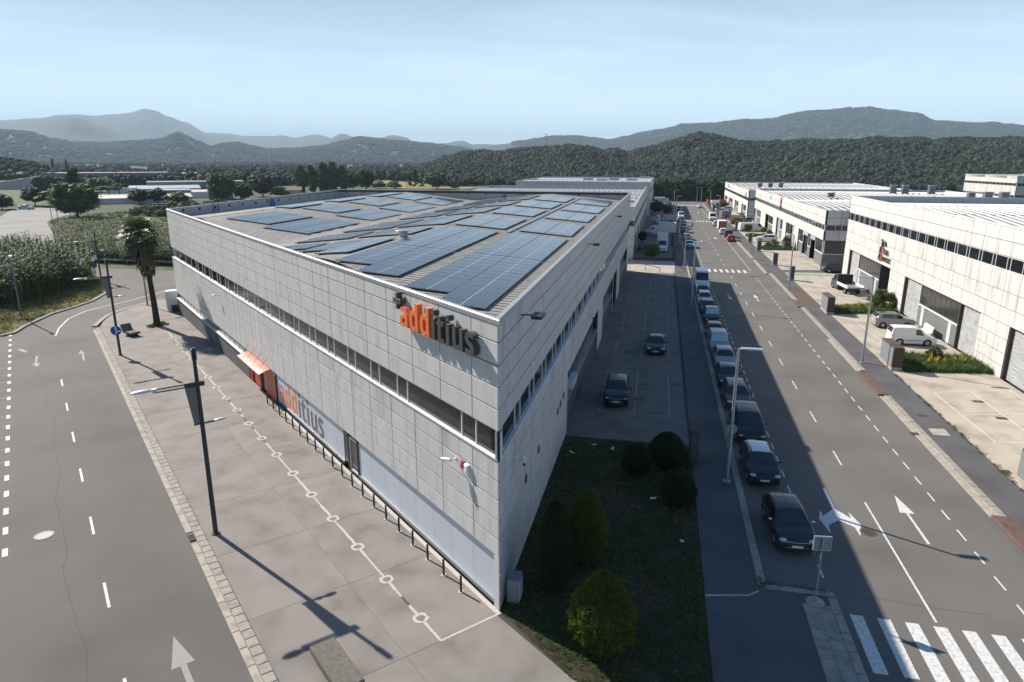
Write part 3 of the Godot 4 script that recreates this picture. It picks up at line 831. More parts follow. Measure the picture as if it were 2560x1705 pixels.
func ribbon(parent: Node, o: Vector3, d: Vector3, n: Vector3, edges: Array, y0: float, y1: float, glass: String, frame: String, recess: float, deep: bool, rm := "room") -> void:
	var s0: float = edges[0]; var s1: float = edges[-1]
	for i in edges.size() - 1:
		var a: float = edges[i]; var b: float = edges[i + 1]
		piece(parent, "window_pane", glass, o, d, n, a + 0.02, y0 + 0.03, b - 0.02, y1 - 0.02, -recess, 0.012, 0.001)
	for i in edges.size():
		var e: float = clampf(edges[i], s0 + 0.03, s1 - 0.03)
		piece(parent, "mullion", frame, o, d, n, e - 0.03, y0 + 0.03, e + 0.03, y1, -recess + 0.035, 0.07)
	piece(parent, "window_rail", frame, o, d, n, s0, y1 - 0.05, s1, y1, -recess + 0.03, 0.06)
	piece(parent, "window_sill", frame, o, d, n, s0, y0 - 0.02, s1, y0 + 0.04, 0.04, recess + 0.06)
	if deep:
		piece(parent, "room_back", rm, o, d, n, s0 + 2.2, y0 - 0.6, s1, y1 + 0.3, -1.6, 0.05)
		var b := MB.new()
		b.box(Vector3(-(s1 - s0) / 2, -0.62, -1.6), Vector3((s1 - s0) / 2 - 2.2, -0.58, -0.26))
		b.box(Vector3(-(s1 - s0) / 2, y1 - y0 + 0.28, -1.6), Vector3((s1 - s0) / 2 - 2.2, y1 - y0 + 0.31, -0.26))
		put("room_floor", b.mesh(), mats[rm], parent, frame_xf(o, d, n, (s0 + s1) / 2, y0))

func letters(parent: Node, text: String, em: float, depth: float, cols: Array, o: Vector3, d: Vector3, n: Vector3, s: float, y: float, out: float, weight := 700, squeeze := 1.0) -> void:
	var f := SystemFont.new()
	f.font_names = PackedStringArray(["Droid Sans"]); f.font_weight = weight
	var x := 0.0
	for i in text.length():
		var ch := text[i]
		var adv := f.get_string_size(ch, HORIZONTAL_ALIGNMENT_LEFT, -1, 64).x * em / 64.0
		if ch != " ":
			var t := TextMesh.new()
			t.text = ch; t.font = f; t.font_size = 64; t.pixel_size = em / 64.0; t.depth = depth
			t.curve_step = 1.0
			t.horizontal_alignment = HORIZONTAL_ALIGNMENT_CENTER; t.vertical_alignment = VERTICAL_ALIGNMENT_BOTTOM
			var xf := frame_xf(o, d, n, s - (x + adv / 2) * squeeze, y - 0.24 * em, out + depth / 2)
			put("letter", t, mats[cols[mini(i, cols.size() - 1)]], parent, xf.scaled_local(Vector3(squeeze, 1, 1)))
		x += adv

# ---------------------------------------------------------------- the hall
const P1 := Vector3(-44.78, 0, -41.28)
const P2 := Vector3(-44.6, 0, -80.5)
const P3 := Vector3(0.71, 0, -80.5)

func roof_y(x: float) -> float:
	if x > -22.3:
		var q := x + 11.0
		var sl := 0.085 if q > 0 else 0.108
		return 11.02 - sl * (sqrt(q * q + 1.2) - 1.095)
	var q := x + 33.5
	return 11.02 - 0.11 * (sqrt(q * q + 1.2) - 1.095)

func left_x(z: float) -> float:
	return maxf(-44.4, z * 1.0848 + 0.42)

func make_hall() -> void:
	var hall := thing("factory_hall", "large pale concrete factory hall with sharp corner, ribbon windows and solar roof", "building")
	var D := AN; var N := NN; var O := Vector3.ZERO
	var dr := (P3).normalized(); var nr := Vector3(-dr.z, 0, dr.x).normalized()
	var list := []
	var back := MB.new()
	var H0 := 10.93
	var upper := [7.10, 7.88, 8.67, 9.42, 10.21, H0]
	var lower := [2.29, 2.98, 3.73, 4.51, 5.23, 6.02]
	var colsL := steps(0.03, 60.9, 1.67, 2.265)
	wall_plane(list, back, O, D, N, colsL, upper, [], 0.04, 0.0, 0.25, true)
	wall_plane(list, back, O, D, N, colsL, lower, [], 0.04, 0.0, 0.25, true)
	var colsR := steps(0.03, 80.5, 0.8, 2.45)
	var sl := 0.0052
	wall_plane(list, back, O, dr, nr, colsR, upper, [], 0.04, sl, 0.25, true)
	wall_plane(list, back, O, dr, nr, colsR, [KERB, 0.75, 1.5, 2.25, 2.98, 3.73, 4.51, 5.23, 6.02], [[17.1, 0, 35.3, 3.85], [39.9, 0, 51.6, 3.9], [52.2, 0, 57.4, 3.9], [62.6, 0, 77.6, 3.95]], 0.04, 0.0, 0.25, true)
	# end walls
	wall_plane(list, back, P1, (P2 - P1).normalized(), Vector3(-1, 0, 0), steps(0.0, (P2 - P1).length(), 2.4, 2.4), [KERB, 4, 7.5, H0], [], 0.04, sl)
	wall_plane(list, back, P2, Vector3(1, 0, 0), Vector3(0, 0, -1), steps(0.0, 45.3, 2.4, 2.4), [KERB, 4, 7.5, H0 + 0.4], [])
	lay_panels(list, hall, "panel")
	put("wall_core", back.mesh(), mats["panel_back"], hall)

	var wedge := MB.new()
	for q in [[2.30, 6.02], [7.10, 10.9]]:
		var pts := PackedVector2Array()
		for p in [-N * 0.035 + D * 0.06, D * 1.72 - N * 0.035, dr * 0.84 - nr * 0.035, dr * 0.06 - nr * 0.035]: pts.append(Vector2(p.x, p.z))
		wedge.prism(pts, q[0], q[1])
	put("corner_core", wedge.mesh(), mats["panel_back"], hall)
	# ribbon windows
	var eL := [0.06, 1.61, 2.60, 6.99, 7.96]
	var e := 9.79
	while e < 50.5:
		eL.append(e); eL.append(e + 0.93); e += 2.755
	eL.append(51.3); eL.append(54.0); eL.append(57.0); eL.append(60.85)
	ribbon(hall, O, D, N, eL, 6.05, 7.08, "window_glass", "frame_white", 0.12, true)
	var eR := [0.06, 0.84, 2.95, 3.9]
	e = 5.85
	while e < 79.0:
		eR.append(e); eR.append(e + 0.98); e += 3.02
	eR.append(80.4)
	ribbon(hall, O, dr, nr, eR, 6.05, 7.08, "dark_glass", "frame_white", 0.12, false)
	var corner := MB.new()
	corner.tube(Vector3(0, 6.0, 0) - N * 0.1 - nr * 0.1, Vector3(0, 7.1, 0) - N * 0.1 - nr * 0.1, 0.05, 0.05, 8)
	put("corner_post", corner.mesh(), mats["frame_dark"], hall)
	var slabs := MB.new()   # inner floor and wall so that the hall is closed
	var inner := PackedVector2Array([Vector2(-0.6, -0.9), Vector2(-44.0, -41.0), Vector2(-44.0, -80.0), Vector2(0.2, -80.0), Vector2(-0.1, -3.0)])
	slabs.poly(inner, 5.4); slabs.poly(inner, 7.5); slabs.poly(inner, 0.1)
	put("floor_slab", slabs.mesh(), mats["room"], hall)

	# ground floor of the slanted front
	piece(hall, "corner_pier", "panel_1", O, D, N, 0.03, KERB, 0.36, 2.28, 0.0, 0.02)
	var rc := -0.16
	var pe := [0.35, 2.0, 3.59, 5.14, 6.74, 8.31, 9.88, 11.55, 13.0]
	for i in pe.size() - 1: piece(hall, "shopfront_panel", "vinyl" if i % 2 else "vinyl_b", O, D, N, pe[i] + 0.006, 0.30, pe[i + 1] - 0.006, 2.27, rc, 0.03, 0.003)
	piece(hall, "plinth", "frame_grey", O, D, N, 0.3, KERB, 13.0, 0.30, rc + 0.06, 0.1)
	piece(hall, "door_jamb", "frame_dark", O, D, N, 13.0, KERB, 13.13, 2.28, rc + 0.06, 0.12)
	piece(hall, "door_jamb", "frame_dark", O, D, N, 14.2, KERB, 14.36, 2.28, rc + 0.06, 0.12)
	var dp := piece(hall, "door", "smoke_glass", O, D, N, 13.2, 0.16, 14.14, 1.98, rc - 0.02, 0.02, 0.002)
	for q in [[13.13, KERB, 13.22, 2.0], [14.1, KERB, 14.2, 2.0], [13.22, KERB, 14.1, 0.24], [13.22, 1.92, 14.1, 2.02]]: piece(hall, "door_frame", "frame_white", O, D, N, q[0], q[1], q[2], q[3], rc + 0.02, 0.05)
	piece(hall, "door_fanlight", "smoke_glass", O, D, N, 13.13, 2.02, 14.2, 2.27, rc - 0.02, 0.02, 0.002)
	var handle := MB.new(); handle.tube(Vector3(0, -0.3, 0.04), Vector3(0, 0.3, 0.04), 0.015, 0.015, 6)
	put("handle", handle.mesh(), mats["chrome"], dp, Transform3D(Basis.IDENTITY, Vector3(0.36, 0, 0)))
	piece(hall, "side_light", "dark_glass", O, D, N, 14.36, 0.2, 15.0, 2.27, rc - 0.02, 0.02, 0.002)
	pe = [15.0, 16.12, 17.6, 19.07, 20.65, 22.1, 23.65, 25.03, 26.7]
	for i in pe.size() - 1: piece(hall, "shopfront_panel", "vinyl" if i % 2 else "vinyl_b", O, D, N, pe[i] + 0.006, 0.30, pe[i + 1] - 0.006, 2.27, rc, 0.03, 0.003)
	piece(hall, "plinth", "steel_grey", O, D, N, 15.0, KERB, 26.7, 0.30, rc + 0.06, 0.1)
	var vp := Node3D.new(); vp.name = "vinyl_lettering"; hall.add_child(vp)
	var tones := ["orange_vinyl", "orange_vinyl", "orange_vinyl", "vinyl_grey", "vinyl_grey", "vinyl_grey", "vinyl_grey", "vinyl_grey"]
	letters(vp, "additius", 2.12, 0.004, tones, O, D, N, 26.35, 0.42, rc + 0.004, 700, 1.0)
	piece(vp, "plus_bar", "vinyl_grey", O, D, N, 26.55, 1.58, 27.1, 1.72, rc + 0.006, 0.004, 0.001)
	piece(vp, "plus_bar", "vinyl_grey", O, D, N, 26.76, 1.38, 26.9, 1.92, rc + 0.009, 0.004, 0.001)
	# entrance
	piece(hall, "entrance_panel", "red_door", O, D, N, 26.75, KERB, 28.95, 2.0, -0.05, 0.06)
	piece(hall, "entrance_panel", "red_door", O, D, N, 30.1, KERB, 32.1, 2.0, -0.05, 0.06)
	piece(hall, "entrance_jamb", "red_dark", O, D, N, 29.95, KERB, 30.1, 2.15, 0.04, 0.2)
	piece(hall, "entrance_jamb", "red_dark", O, D, N, 32.1, KERB, 32.7, 2.15, 0.04, 0.2)
	piece(hall, "entrance_door", "shutter", O, D, N, 28.95, KERB, 29.95, 2.05, -0.16, 0.04)
	piece(hall, "entrance_lintel", "steel_grey", O, D, N, 26.75, 2.0, 32.7, 2.29, -0.08, 0.1)
	var cn := MB.new()
	var rows := []
	for k in 5:
		var f := k / 4.0
		rows.append(PackedVector3Array([Vector3(-2.75, 2.30 - 0.10 * f - 0.14 * f * f, 0.02 + 0.8 * f), Vector3(2.75, 2.30 - 0.10 * f - 0.14 * f * f, 0.02 + 0.8 * f)]))
	rows.reverse()
	cn.grid(rows)
	var low := []
	for r in rows: low.append(PackedVector3Array([r[1] - Vector3(0, 0.03, 0), r[0] - Vector3(0, 0.03, 0)]))
	cn.grid(low)
	cn.box(Vector3(-2.75, 2.03, 0.80), Vector3(2.75, 2.10, 0.83))
	var cx := frame_xf(O, D, N, 30.15, 0.0)
	var can := put("canopy", cn.mesh(), mats["red_canopy"], hall, cx)
	for k in 4:
		var rb := MB.new(); rb.tube(Vector3(-2.3 + k * 1.5, 2.12, 0.72), Vector3(-2.3 + k * 1.5, 2.95, 0.0), 0.012, 0.012, 5)
		put("tie_rod", rb.mesh(), mats["red_dark"], can)
	var fan := MB.new()
	for k in 3:
		fan.tube(Vector3(-2.3 + k * 1.5, 2.15, 0.72), Vector3(-0.8 + k * 1.5, 2.3, 0.06), 0.01, 0.01, 4)
	put("brace", fan.mesh(), mats["red_dark"], can)
	# slatted plinth wall and clerestory farther along
	for i in 9:
		var s0 := 33.0 + i * 3.1
		for k in 8: piece(hall, "slat", "slat" if (i + k) % 3 else "slat_b", O, D, N, s0 + 0.005, KERB + 0.02 + k * 0.19, minf(s0 + 3.095, 60.8), KERB + 0.19 + k * 0.19, 0.03, 0.05, 0.012)
	piece(hall, "plinth_sill", "white_wall", O, D, N, 33.0, 1.66, 60.8, 1.74, 0.12, 0.3)
	var ce := [33.0]
	while ce[-1] < 59.0: ce.append(ce[-1] + 1.55)
	ce.append(60.8)
	for i in ce.size() - 1: piece(hall, "clerestory_pane", "smoke_glass", O, D, N, ce[i] + 0.02, 1.75, ce[i + 1] - 0.02, 2.28, -0.14, 0.015, 0.002)
	for x in ce: piece(hall, "mullion", "frame_white", O, D, N, x - 0.025, 1.75, x + 0.025, 2.28, -0.11, 0.05)

	# ground floor of the street side
	var or_ := O
	for q in [[17.1, 35.3], [39.9, 51.6], [62.6, 77.6]]:
		var m: float = q[0]
		var nn: int = int((q[1] - q[0]) / 1.8)
		var w: float = (q[1] - q[0]) / nn
		for k in nn:
			piece(hall, "base_panel", "slat" if k % 2 else "slat_b", or_, dr, nr, m + k * w + 0.01, KERB, m + (k + 1) * w - 0.01, 2.0, -0.1, 0.05)
			piece(hall, "window_pane", "smoke_glass", or_, dr, nr, m + k * w + 0.03, 2.1, m + (k + 1) * w - 0.03, 3.83, -0.3, 0.02, 0.002)
			piece(hall, "mullion", "frame_grey", or_, dr, nr, m + k * w - 0.03, 2.1, m + k * w + 0.03, 3.84, -0.27, 0.06)
		piece(hall, "window_sill", "frame_grey", or_, dr, nr, m, 2.0, q[1], 2.1, -0.04, 0.3)
	for k in 9: piece(hall, "roller_door_slat", "slat_grey", or_, dr, nr, 52.25, KERB + 0.02 + k * 0.42, 57.35, KERB + 0.43 + k * 0.42, -0.4, 0.04, 0.01)
	var av := MB.new(); av.box(Vector3(-1.0, 2.85, -0.1), Vector3(1.0, 3.3, 0.3))
	put("roller_box", av.mesh(), mats["vinyl_b"], hall, frame_xf(or_, dr, nr, 18.2, 0))

	# roof sheet with ribs, clipped to the plan
	var rf := MB.new()
	var z := -0.75
	while z > -80.1:
		var prof := [[0.0, 0.06], [-0.33, 0.06], [-0.36, 0.0], [-0.44, 0.0], [-0.47, 0.06], [-0.50, 0.06]]
		var rws := []
		for p in prof:
			var zz: float = z + p[0]
			var xr := -zz * 0.0088 - 0.22
			var xl := left_x(zz)
			if xl > xr - 0.1: continue
			var row := PackedVector3Array()
			for k in 25:
				var x := lerpf(xl, xr, k / 24.0)
				row.append(Vector3(x, roof_y(x) + p[1], zz))
			rws.append(row)
		if rws.size() > 1:
			for j in rws.size() - 1:
				var pair: Array = [rws[j], rws[j + 1]]
				rf.grid(pair)
		z -= 0.50
	put("roof_sheet", rf.mesh(), mats["roof_sheet"], hall)
	var vl := MB.new(); vl.box(Vector3(-22.55, 9.78, -80), Vector3(-22.05, 9.86, -21.5))
	put("valley_gutter", vl.mesh(), mats["steel_grey"], hall)
	var fl := MB.new()
	fl.box(Vector3(-11.12, 11.05, -79.5), Vector3(-10.9, 11.10, -11.0)); fl.box(Vector3(-33.6, 11.05, -79.5), Vector3(-33.4, 11.10, -31.5))
	put("ridge_flashing", fl.mesh(), mats["roof_sheet"], hall)
	# parapets: inner lining sheets and metal coping
	var pin := MB.new()
	var pl := [[P1, P2, Vector3(1, 0, 0)], [P2, P3, Vector3(0, 0, 1)]]
	for q in pl:
		var a: Vector3 = q[0]; var b: Vector3 = q[1]; var nn: Vector3 = q[2]
		var L := a.distance_to(b); var d := (b - a) / L
		var k := 0.0
		while k < L - 0.35:
			var t0 := a + d * k + nn * 0.3
			pin.box(Vector3(0, 8.6, 0), Vector3(0.29, 11.0, 0.04), Transform3D(Basis(d, Vector3.UP, d.cross(Vector3.UP)) if d.cross(Vector3.UP).dot(nn) > 0 else Basis(-d, Vector3.UP, (-d).cross(Vector3.UP)), t0 if d.cross(Vector3.UP).dot(nn) > 0 else t0 + d * 0.29))
			k += 0.33
	put("parapet_lining", pin.mesh(), mats["parapet_inner"], hall)
	var liner := MB.new()
	for q in [[P1 + Vector3(0.26, 0, 0), P2 + Vector3(0.26, 0, 0)], [P2 + Vector3(0, 0, 0.26), P3 + Vector3(0, 0, 0.26)], [P3 + Vector3(-0.26, 0, 0), -nr * 0.26 + dr * 0.4], [-N * 0.26 + D * 0.4, P1 - N * 0.26]]:
		liner.quad(q[0] + Vector3(0, 8.6, 0), q[1] + Vector3(0, 8.6, 0), q[1] + Vector3(0, 10.9, 0), q[0] + Vector3(0, 10.9, 0))
	put("parapet_back", liner.mesh(), mats["parapet_inner"], hall)
	var tops := [[O, P1, N, H0, H0, 2.28, 0.44], [P1, P2, Vector3(-1, 0, 0), H0, H0 + 0.38, 0.44, 1.0], [P2, P3, Vector3(0, 0, -1), H0 + 0.38, H0 + 0.41, 1.0, 1.0], [P3, O, nr, H0 + 0.41, H0, 1.0, 2.28]]
	for q in tops:
		var cp := MB.new()
		var a: Vector3 = q[0]; var b: Vector3 = q[1]; var nn: Vector3 = q[2]
		var prof := [Vector2(0.03, -0.10), Vector2(0.03, 0.045), Vector2(0.0, 0.07), Vector2(-0.17, 0.07), Vector2(-0.2, 0.045), Vector2(-0.2, -0.25)]
		for k in prof.size() - 1:
			var u0: Vector2 = prof[k]; var u1: Vector2 = prof[k + 1]
			var dd := (b - a).normalized()
			var e0 := dd * float(q[5]); var e1 := dd * float(q[6])
			cp.quad(a + (nn - e0) * u0.x + Vector3(0, q[3] + u0.y, 0), b + (nn + e1) * u0.x + Vector3(0, q[4] + u0.y, 0), b + (nn + e1) * u1.x + Vector3(0, q[4] + u1.y, 0), a + (nn - e0) * u1.x + Vector3(0, q[3] + u1.y, 0))
		put("coping", cp.mesh(), mats["coping"], hall)
	# brackets along the inner parapet
	for k in 14:
		var b := MB.new(); b.box(Vector3(-0.05, -0.12, 0), Vector3(0.05, 0.12, 0.22))
		put("parapet_bracket", b.mesh(), mats["steel_dark"], hall, Transform3D(Basis(Vector3.UP, PI / 2), P1 + Vector3(0.34, 10.7, -2.0 - k * 2.7)))
	for k in 16:
		var b := MB.new(); b.box(Vector3(-0.05, -0.12, 0), Vector3(0.05, 0.12, 0.22))
		put("parapet_bracket", b.mesh(), mats["steel_dark"], hall, Transform3D(Basis.IDENTITY, P2 + Vector3(1.5 + k * 2.8, 10.95, 0.34)))
	for q in [[Vector3(-17.8, 9.95, -80.12), Basis.IDENTITY], [Vector3(-44.2, 10.15, -60.5), Basis(Vector3.UP, PI / 2)]]:
		var b := MB.new()
		b.ball(Vector3(0, 0.1, 0), Vector3(0.55, 0.75, 0.02), 14, 8); b.box(Vector3(-0.3, -0.2, 0), Vector3(0.5, 0.25, 0.02)); b.ball(Vector3(0.1, -0.55, 0), Vector3(0.3, 0.4, 0.02), 10, 6)
		put("blue_paint_mark", b.mesh(), mats["blue_paint"], hall, Transform3D(q[1], q[0]))
	# hatch frame and lamps on the inner parapet
	var hf := MB.new()
	for q in [[0, 0, 0.05, 1.3], [0.95, 0, 1.0, 1.3], [0.05, 1.25, 0.95, 1.3], [0.05, 0.6, 0.95, 0.64]]: hf.box(Vector3(q[0], q[1], 0), Vector3(q[2], q[3], 0.05))
	put("roof_ladder", hf.mesh(), mats["steel_dark"], hall, Transform3D(Basis(Vector3.UP, PI / 2), Vector3(-44.3, 9.8, -48.2)))

	# wall fittings
	var sign_ := thing("rooftop_sign", "raised additius lettering in orange and dark grey high on the slanted wall", "sign", la(3.8, 0.03, 9.5))
	sign_.position = Vector3.ZERO
	var tn := ["orange", "orange", "orange", "letter_grey", "letter_grey", "letter_grey", "letter_grey", "letter_grey"]
	letters(sign_, "additius", 1.44, 0.22, tn, O, D, N, 6.72, 9.52, 0.06, 700)
	piece(sign_, "plus_bar", "letter_grey", O, D, N, 6.58, 10.40, 7.24, 10.60, 0.28, 0.22, 0.006)
	piece(sign_, "plus_bar", "letter_grey", O, D, N, 6.81, 10.60, 7.01, 10.84, 0.28, 0.22, 0.006)
	piece(sign_, "plus_bar", "letter_grey", O, D, N, 6.81, 10.16, 7.01, 10.40, 0.28, 0.22, 0.006)
	wall_camera(la(2.9, 0.0, 5.05), N, "white bullet camera on the slanted wall beside the alarm box")
	wall_camera(la(40.8, 0.0, 5.2), N, "white bullet camera far along the slanted wall")
	wall_camera(dr * 2.6 + Vector3(0, 5.0, 0), nr, "white bullet camera on the shaded street wall near the corner")
	wall_camera(dr * 27.0 + Vector3(0, 5.1, 0), nr, "white bullet camera midway along the shaded street wall")
	var al := thing("alarm_box", "white and red alarm siren box on the slanted wall near the corner", "alarm", la(2.15, 0.0, 4.98), yaw_of(N))
	var b2 := MB.new(); b2.slab(0.26, 0.36, 0.12, 0.05)
	put("cover", b2.mesh(), mats["sign_white"], al, Transform3D(Basis.IDENTITY, Vector3(0.1, 0, 0.13)))
	b2 = MB.new(); b2.slab(0.2, 0.3, 0.1, 0.01)
	put("sounder", b2.mesh(), mats["red_dark"], al, Transform3D(Basis.IDENTITY, Vector3(-0.16, 0.06, 0.1)))
	var k := 0
	for s in [3.4, 25.0, 47.5, 71.5]:
		var f := thing("floodlight", "black floodlight pair below the roof edge of the street wall, %s from the corner" % nth(k), "floodlight", dr * s + nr * 0.03 + Vector3(0, 10.4 + 0.004 * s, 0), yaw_of(nr), "floodlights along the hall's street wall")
		k += 1
		var b := MB.new(); b.tube(Vector3(0, 0, 0), Vector3(0, 0.02, 0.6), 0.03, 0.03, 6)
		put("bracket", b.mesh(), mats["bollard_black"], f)
		for sx in [-0.22, 0.22]:
			b = MB.new(); b.box(Vector3(sx - 0.19, -0.06, 0.45), Vector3(sx + 0.19, 0.06, 0.85))
			put("lamp_housing", b.mesh(), mats["bollard_black"], f)
	k = 0
	for q in [[4.6, 3.2], [7.5, 3.25], [13.2, 2.95], [14.1, 3.05], [15.3, 3.15]]:
		var v := thing("wall_vent", "small oval louvred vent low on the shaded street wall, %s from the corner" % nth(k), "vent", dr * q[0] + Vector3(0, q[1], 0), yaw_of(nr), "vents on the hall's street wall")
		k += 1
		var b := MB.new(); b.ball(Vector3.ZERO, Vector3(0.16, 0.26, 0.05), 14, 6)
		put("hood", b.mesh(), mats["steel_grey"], v)
		for j in 4:
			b = MB.new(); b.box(Vector3(-0.1, -0.16 + j * 0.09, 0.04), Vector3(0.1, -0.13 + j * 0.09, 0.065))
			put("louvre", b.mesh(), mats["steel_dark"], v)
	var mb := thing("meter_cabinet", "grey meter cabinet at the foot of the street wall by the near corner", "cabinet", Vector3(0.35, KERB, -0.9))
	b2 = MB.new(); b2.block(Vector3(-0.2, 0, -0.35), Vector3(0.25, 0.95, 0.35), 0.03)
	put("body", b2.mesh(), mats["cabinet_grey"], mb)
	b2 = MB.new(); b2.box(Vector3(0.25, 0.1, -0.3), Vector3(0.27, 0.85, 0.3))
	put("door", b2.mesh(), mats["cabinet_white"], mb)
	var ac := thing("wall_cabinet", "tall grey switch cabinet with a white top at the far end of the slanted wall", "cabinet", Vector3(-45.9, KERB, -41.9), yaw_of(NN))
	b2 = MB.new(); b2.block(Vector3(-0.5, 0, -0.6), Vector3(0.5, 2.2, 0.6), 0.04)
	put("body", b2.mesh(), mats["cabinet_white"], ac)
	for j in 2:
		b2 = MB.new(); b2.box(Vector3(-0.46 + j * 0.47, 0.15, 0.6), Vector3(-0.02 + j * 0.47, 2.05, 0.62))
		put("door", b2.mesh(), mats["cabinet_grey"], ac)
	b2 = MB.new(); b2.box(Vector3(0.52, 0.0, -0.3), Vector3(1.0, 0.7, 0.3))
	put("meter_box", b2.mesh(), mats["steel_dark"], ac)
	make_arrays()

func wall_camera(at: Vector3, n: Vector3, label: String) -> void:
	var t := thing("security_camera", label, "camera", at, yaw_of(n))
	var b := MB.new(); b.tube(Vector3.ZERO, Vector3(0.05, 0.02, 0.28), 0.025, 0.02, 6); b.ball(Vector3.ZERO, Vector3(0.07, 0.07, 0.03), 8, 4)
	put("arm", b.mesh(), mats["sign_white"], t)
	b = MB.new(); b.tube(Vector3(0.08, 0.05, 0.28), Vector3(-0.38, -0.04, 0.42), 0.07, 0.07, 10)
	put("housing", b.mesh(), mats["sign_white"], t)
	b = MB.new(); b.tube(Vector3(-0.38, -0.04, 0.42), Vector3(-0.41, -0.046, 0.43), 0.055, 0.055, 10)
	put("lens", b.mesh(), mats["car_glass"], t)

# ---------------------------------------------------------------- solar panels
func module_mesh() -> ArrayMesh:
	if meshes.has("module"): return meshes["module"]
	var w := 1.0; var h := 0.49      # half sizes of a 2.0 x 0.98 m module lying across the slope
	var am := ArrayMesh.new()
	var b := MB.new()
	b.quad(Vector3(-w + 0.02, 0.041, h - 0.02), Vector3(w - 0.02, 0.041, h - 0.02), Vector3(w - 0.02, 0.041, -h + 0.02), Vector3(-w + 0.02, 0.041, -h + 0.02))
	b.mesh(am)
	var f := MB.new()
	f.box(Vector3(-w, 0, -h), Vector3(w, 0.035, h))
	for q in [[-w, -h, w, -h + 0.02], [-w, h - 0.02, w, h], [-w, -h + 0.02, -w + 0.02, h - 0.02], [w - 0.02, -h + 0.02, w, h - 0.02]]: f.box(Vector3(q[0], 0.03, q[1]), Vector3(q[2], 0.045, q[3]))
	f.mesh(am)
	var im := Image.create(256, 128, false, Image.FORMAT_RGB8)
	im.fill(Color(0.135, 0.175, 0.245))
	for y in 128:
		for x in 256:
			var c := Color(0.135, 0.175, 0.245)
			if (x * 12) % 256 < 12 and x % 2 == 0: c = Color(0.19, 0.23, 0.29)
			if absi(x - 128) < 3: c = Color(0.62, 0.66, 0.70)
			elif (y * 6) % 128 < 6: c = Color(0.18, 0.22, 0.28)
			im.set_pixel(x, y, c)
	var m := mat("solar_cells", Color(1, 1, 1), 0.12, 0.0, 0.5)
	m.albedo_texture = ImageTexture.create_from_image(im)
	var dust: Texture2D = ntex("dust", 51, 0.02, 5, [g(0.18), g(0.12), g(0.10), g(0.16), g(0.42)], 256)
	m.roughness_texture = dust
	m.roughness = 1.0
	m.roughness_texture_channel = BaseMaterial3D.TEXTURE_CHANNEL_GRAYSCALE
	am.surface_set_material(0, m)
	am.surface_set_material(1, mats["alu"])
	meshes["module"] = am
	return am

func array_at(label: String, group: String, x0: float, ncols: int, z0: float, z1: float, pitch := 2.04) -> void:
	var t := thing("solar_array", label, "solar array", Vector3(x0 - ncols * pitch / 2, roof_y(x0 - ncols * pitch / 2), (z0 + z1) / 2), 0.0, group)
	var mm := module_mesh()
	var base := t.position
	for c in ncols:
		var xc := x0 - (c + 0.5) * pitch
		var y := roof_y(xc) + 0.13
		var tilt := atan2(roof_y(xc + 0.5) - roof_y(xc - 0.5), 1.0)
		var bs := Basis(Vector3(0, 0, 1), tilt)
		var k := 0
		var n := int((z0 - z1) / 1.0)
		var za := 1e9; var zb := 0.0
		for i in n:
			var z := z0 - 0.5 - i
			if left_x(z + 0.5) > xc - 0.62: continue
			put("solar_module", mm, null, t, Transform3D(bs.rotated(Vector3.UP, rng.randf_range(-0.002, 0.002)), Vector3(xc, y + rng.randf_range(-0.004, 0.004), z) - base))
			if za > 1e8: za = z + 0.5
			zb = z - 0.5
		if za < 1e8:
			for s in [-0.7, 0.7]:
				var r := MB.new(); r.box(Vector3(-0.025, -0.13, zb - 0.05 - (za + zb) / 2), Vector3(0.025, -0.005, za + 0.05 - (za + zb) / 2))
				put("rail", r.mesh(), mats["steel_dark"], t, Transform3D(bs, Vector3(xc + s, roof_y(xc + s) + 0.125, (za + zb) / 2) - base))

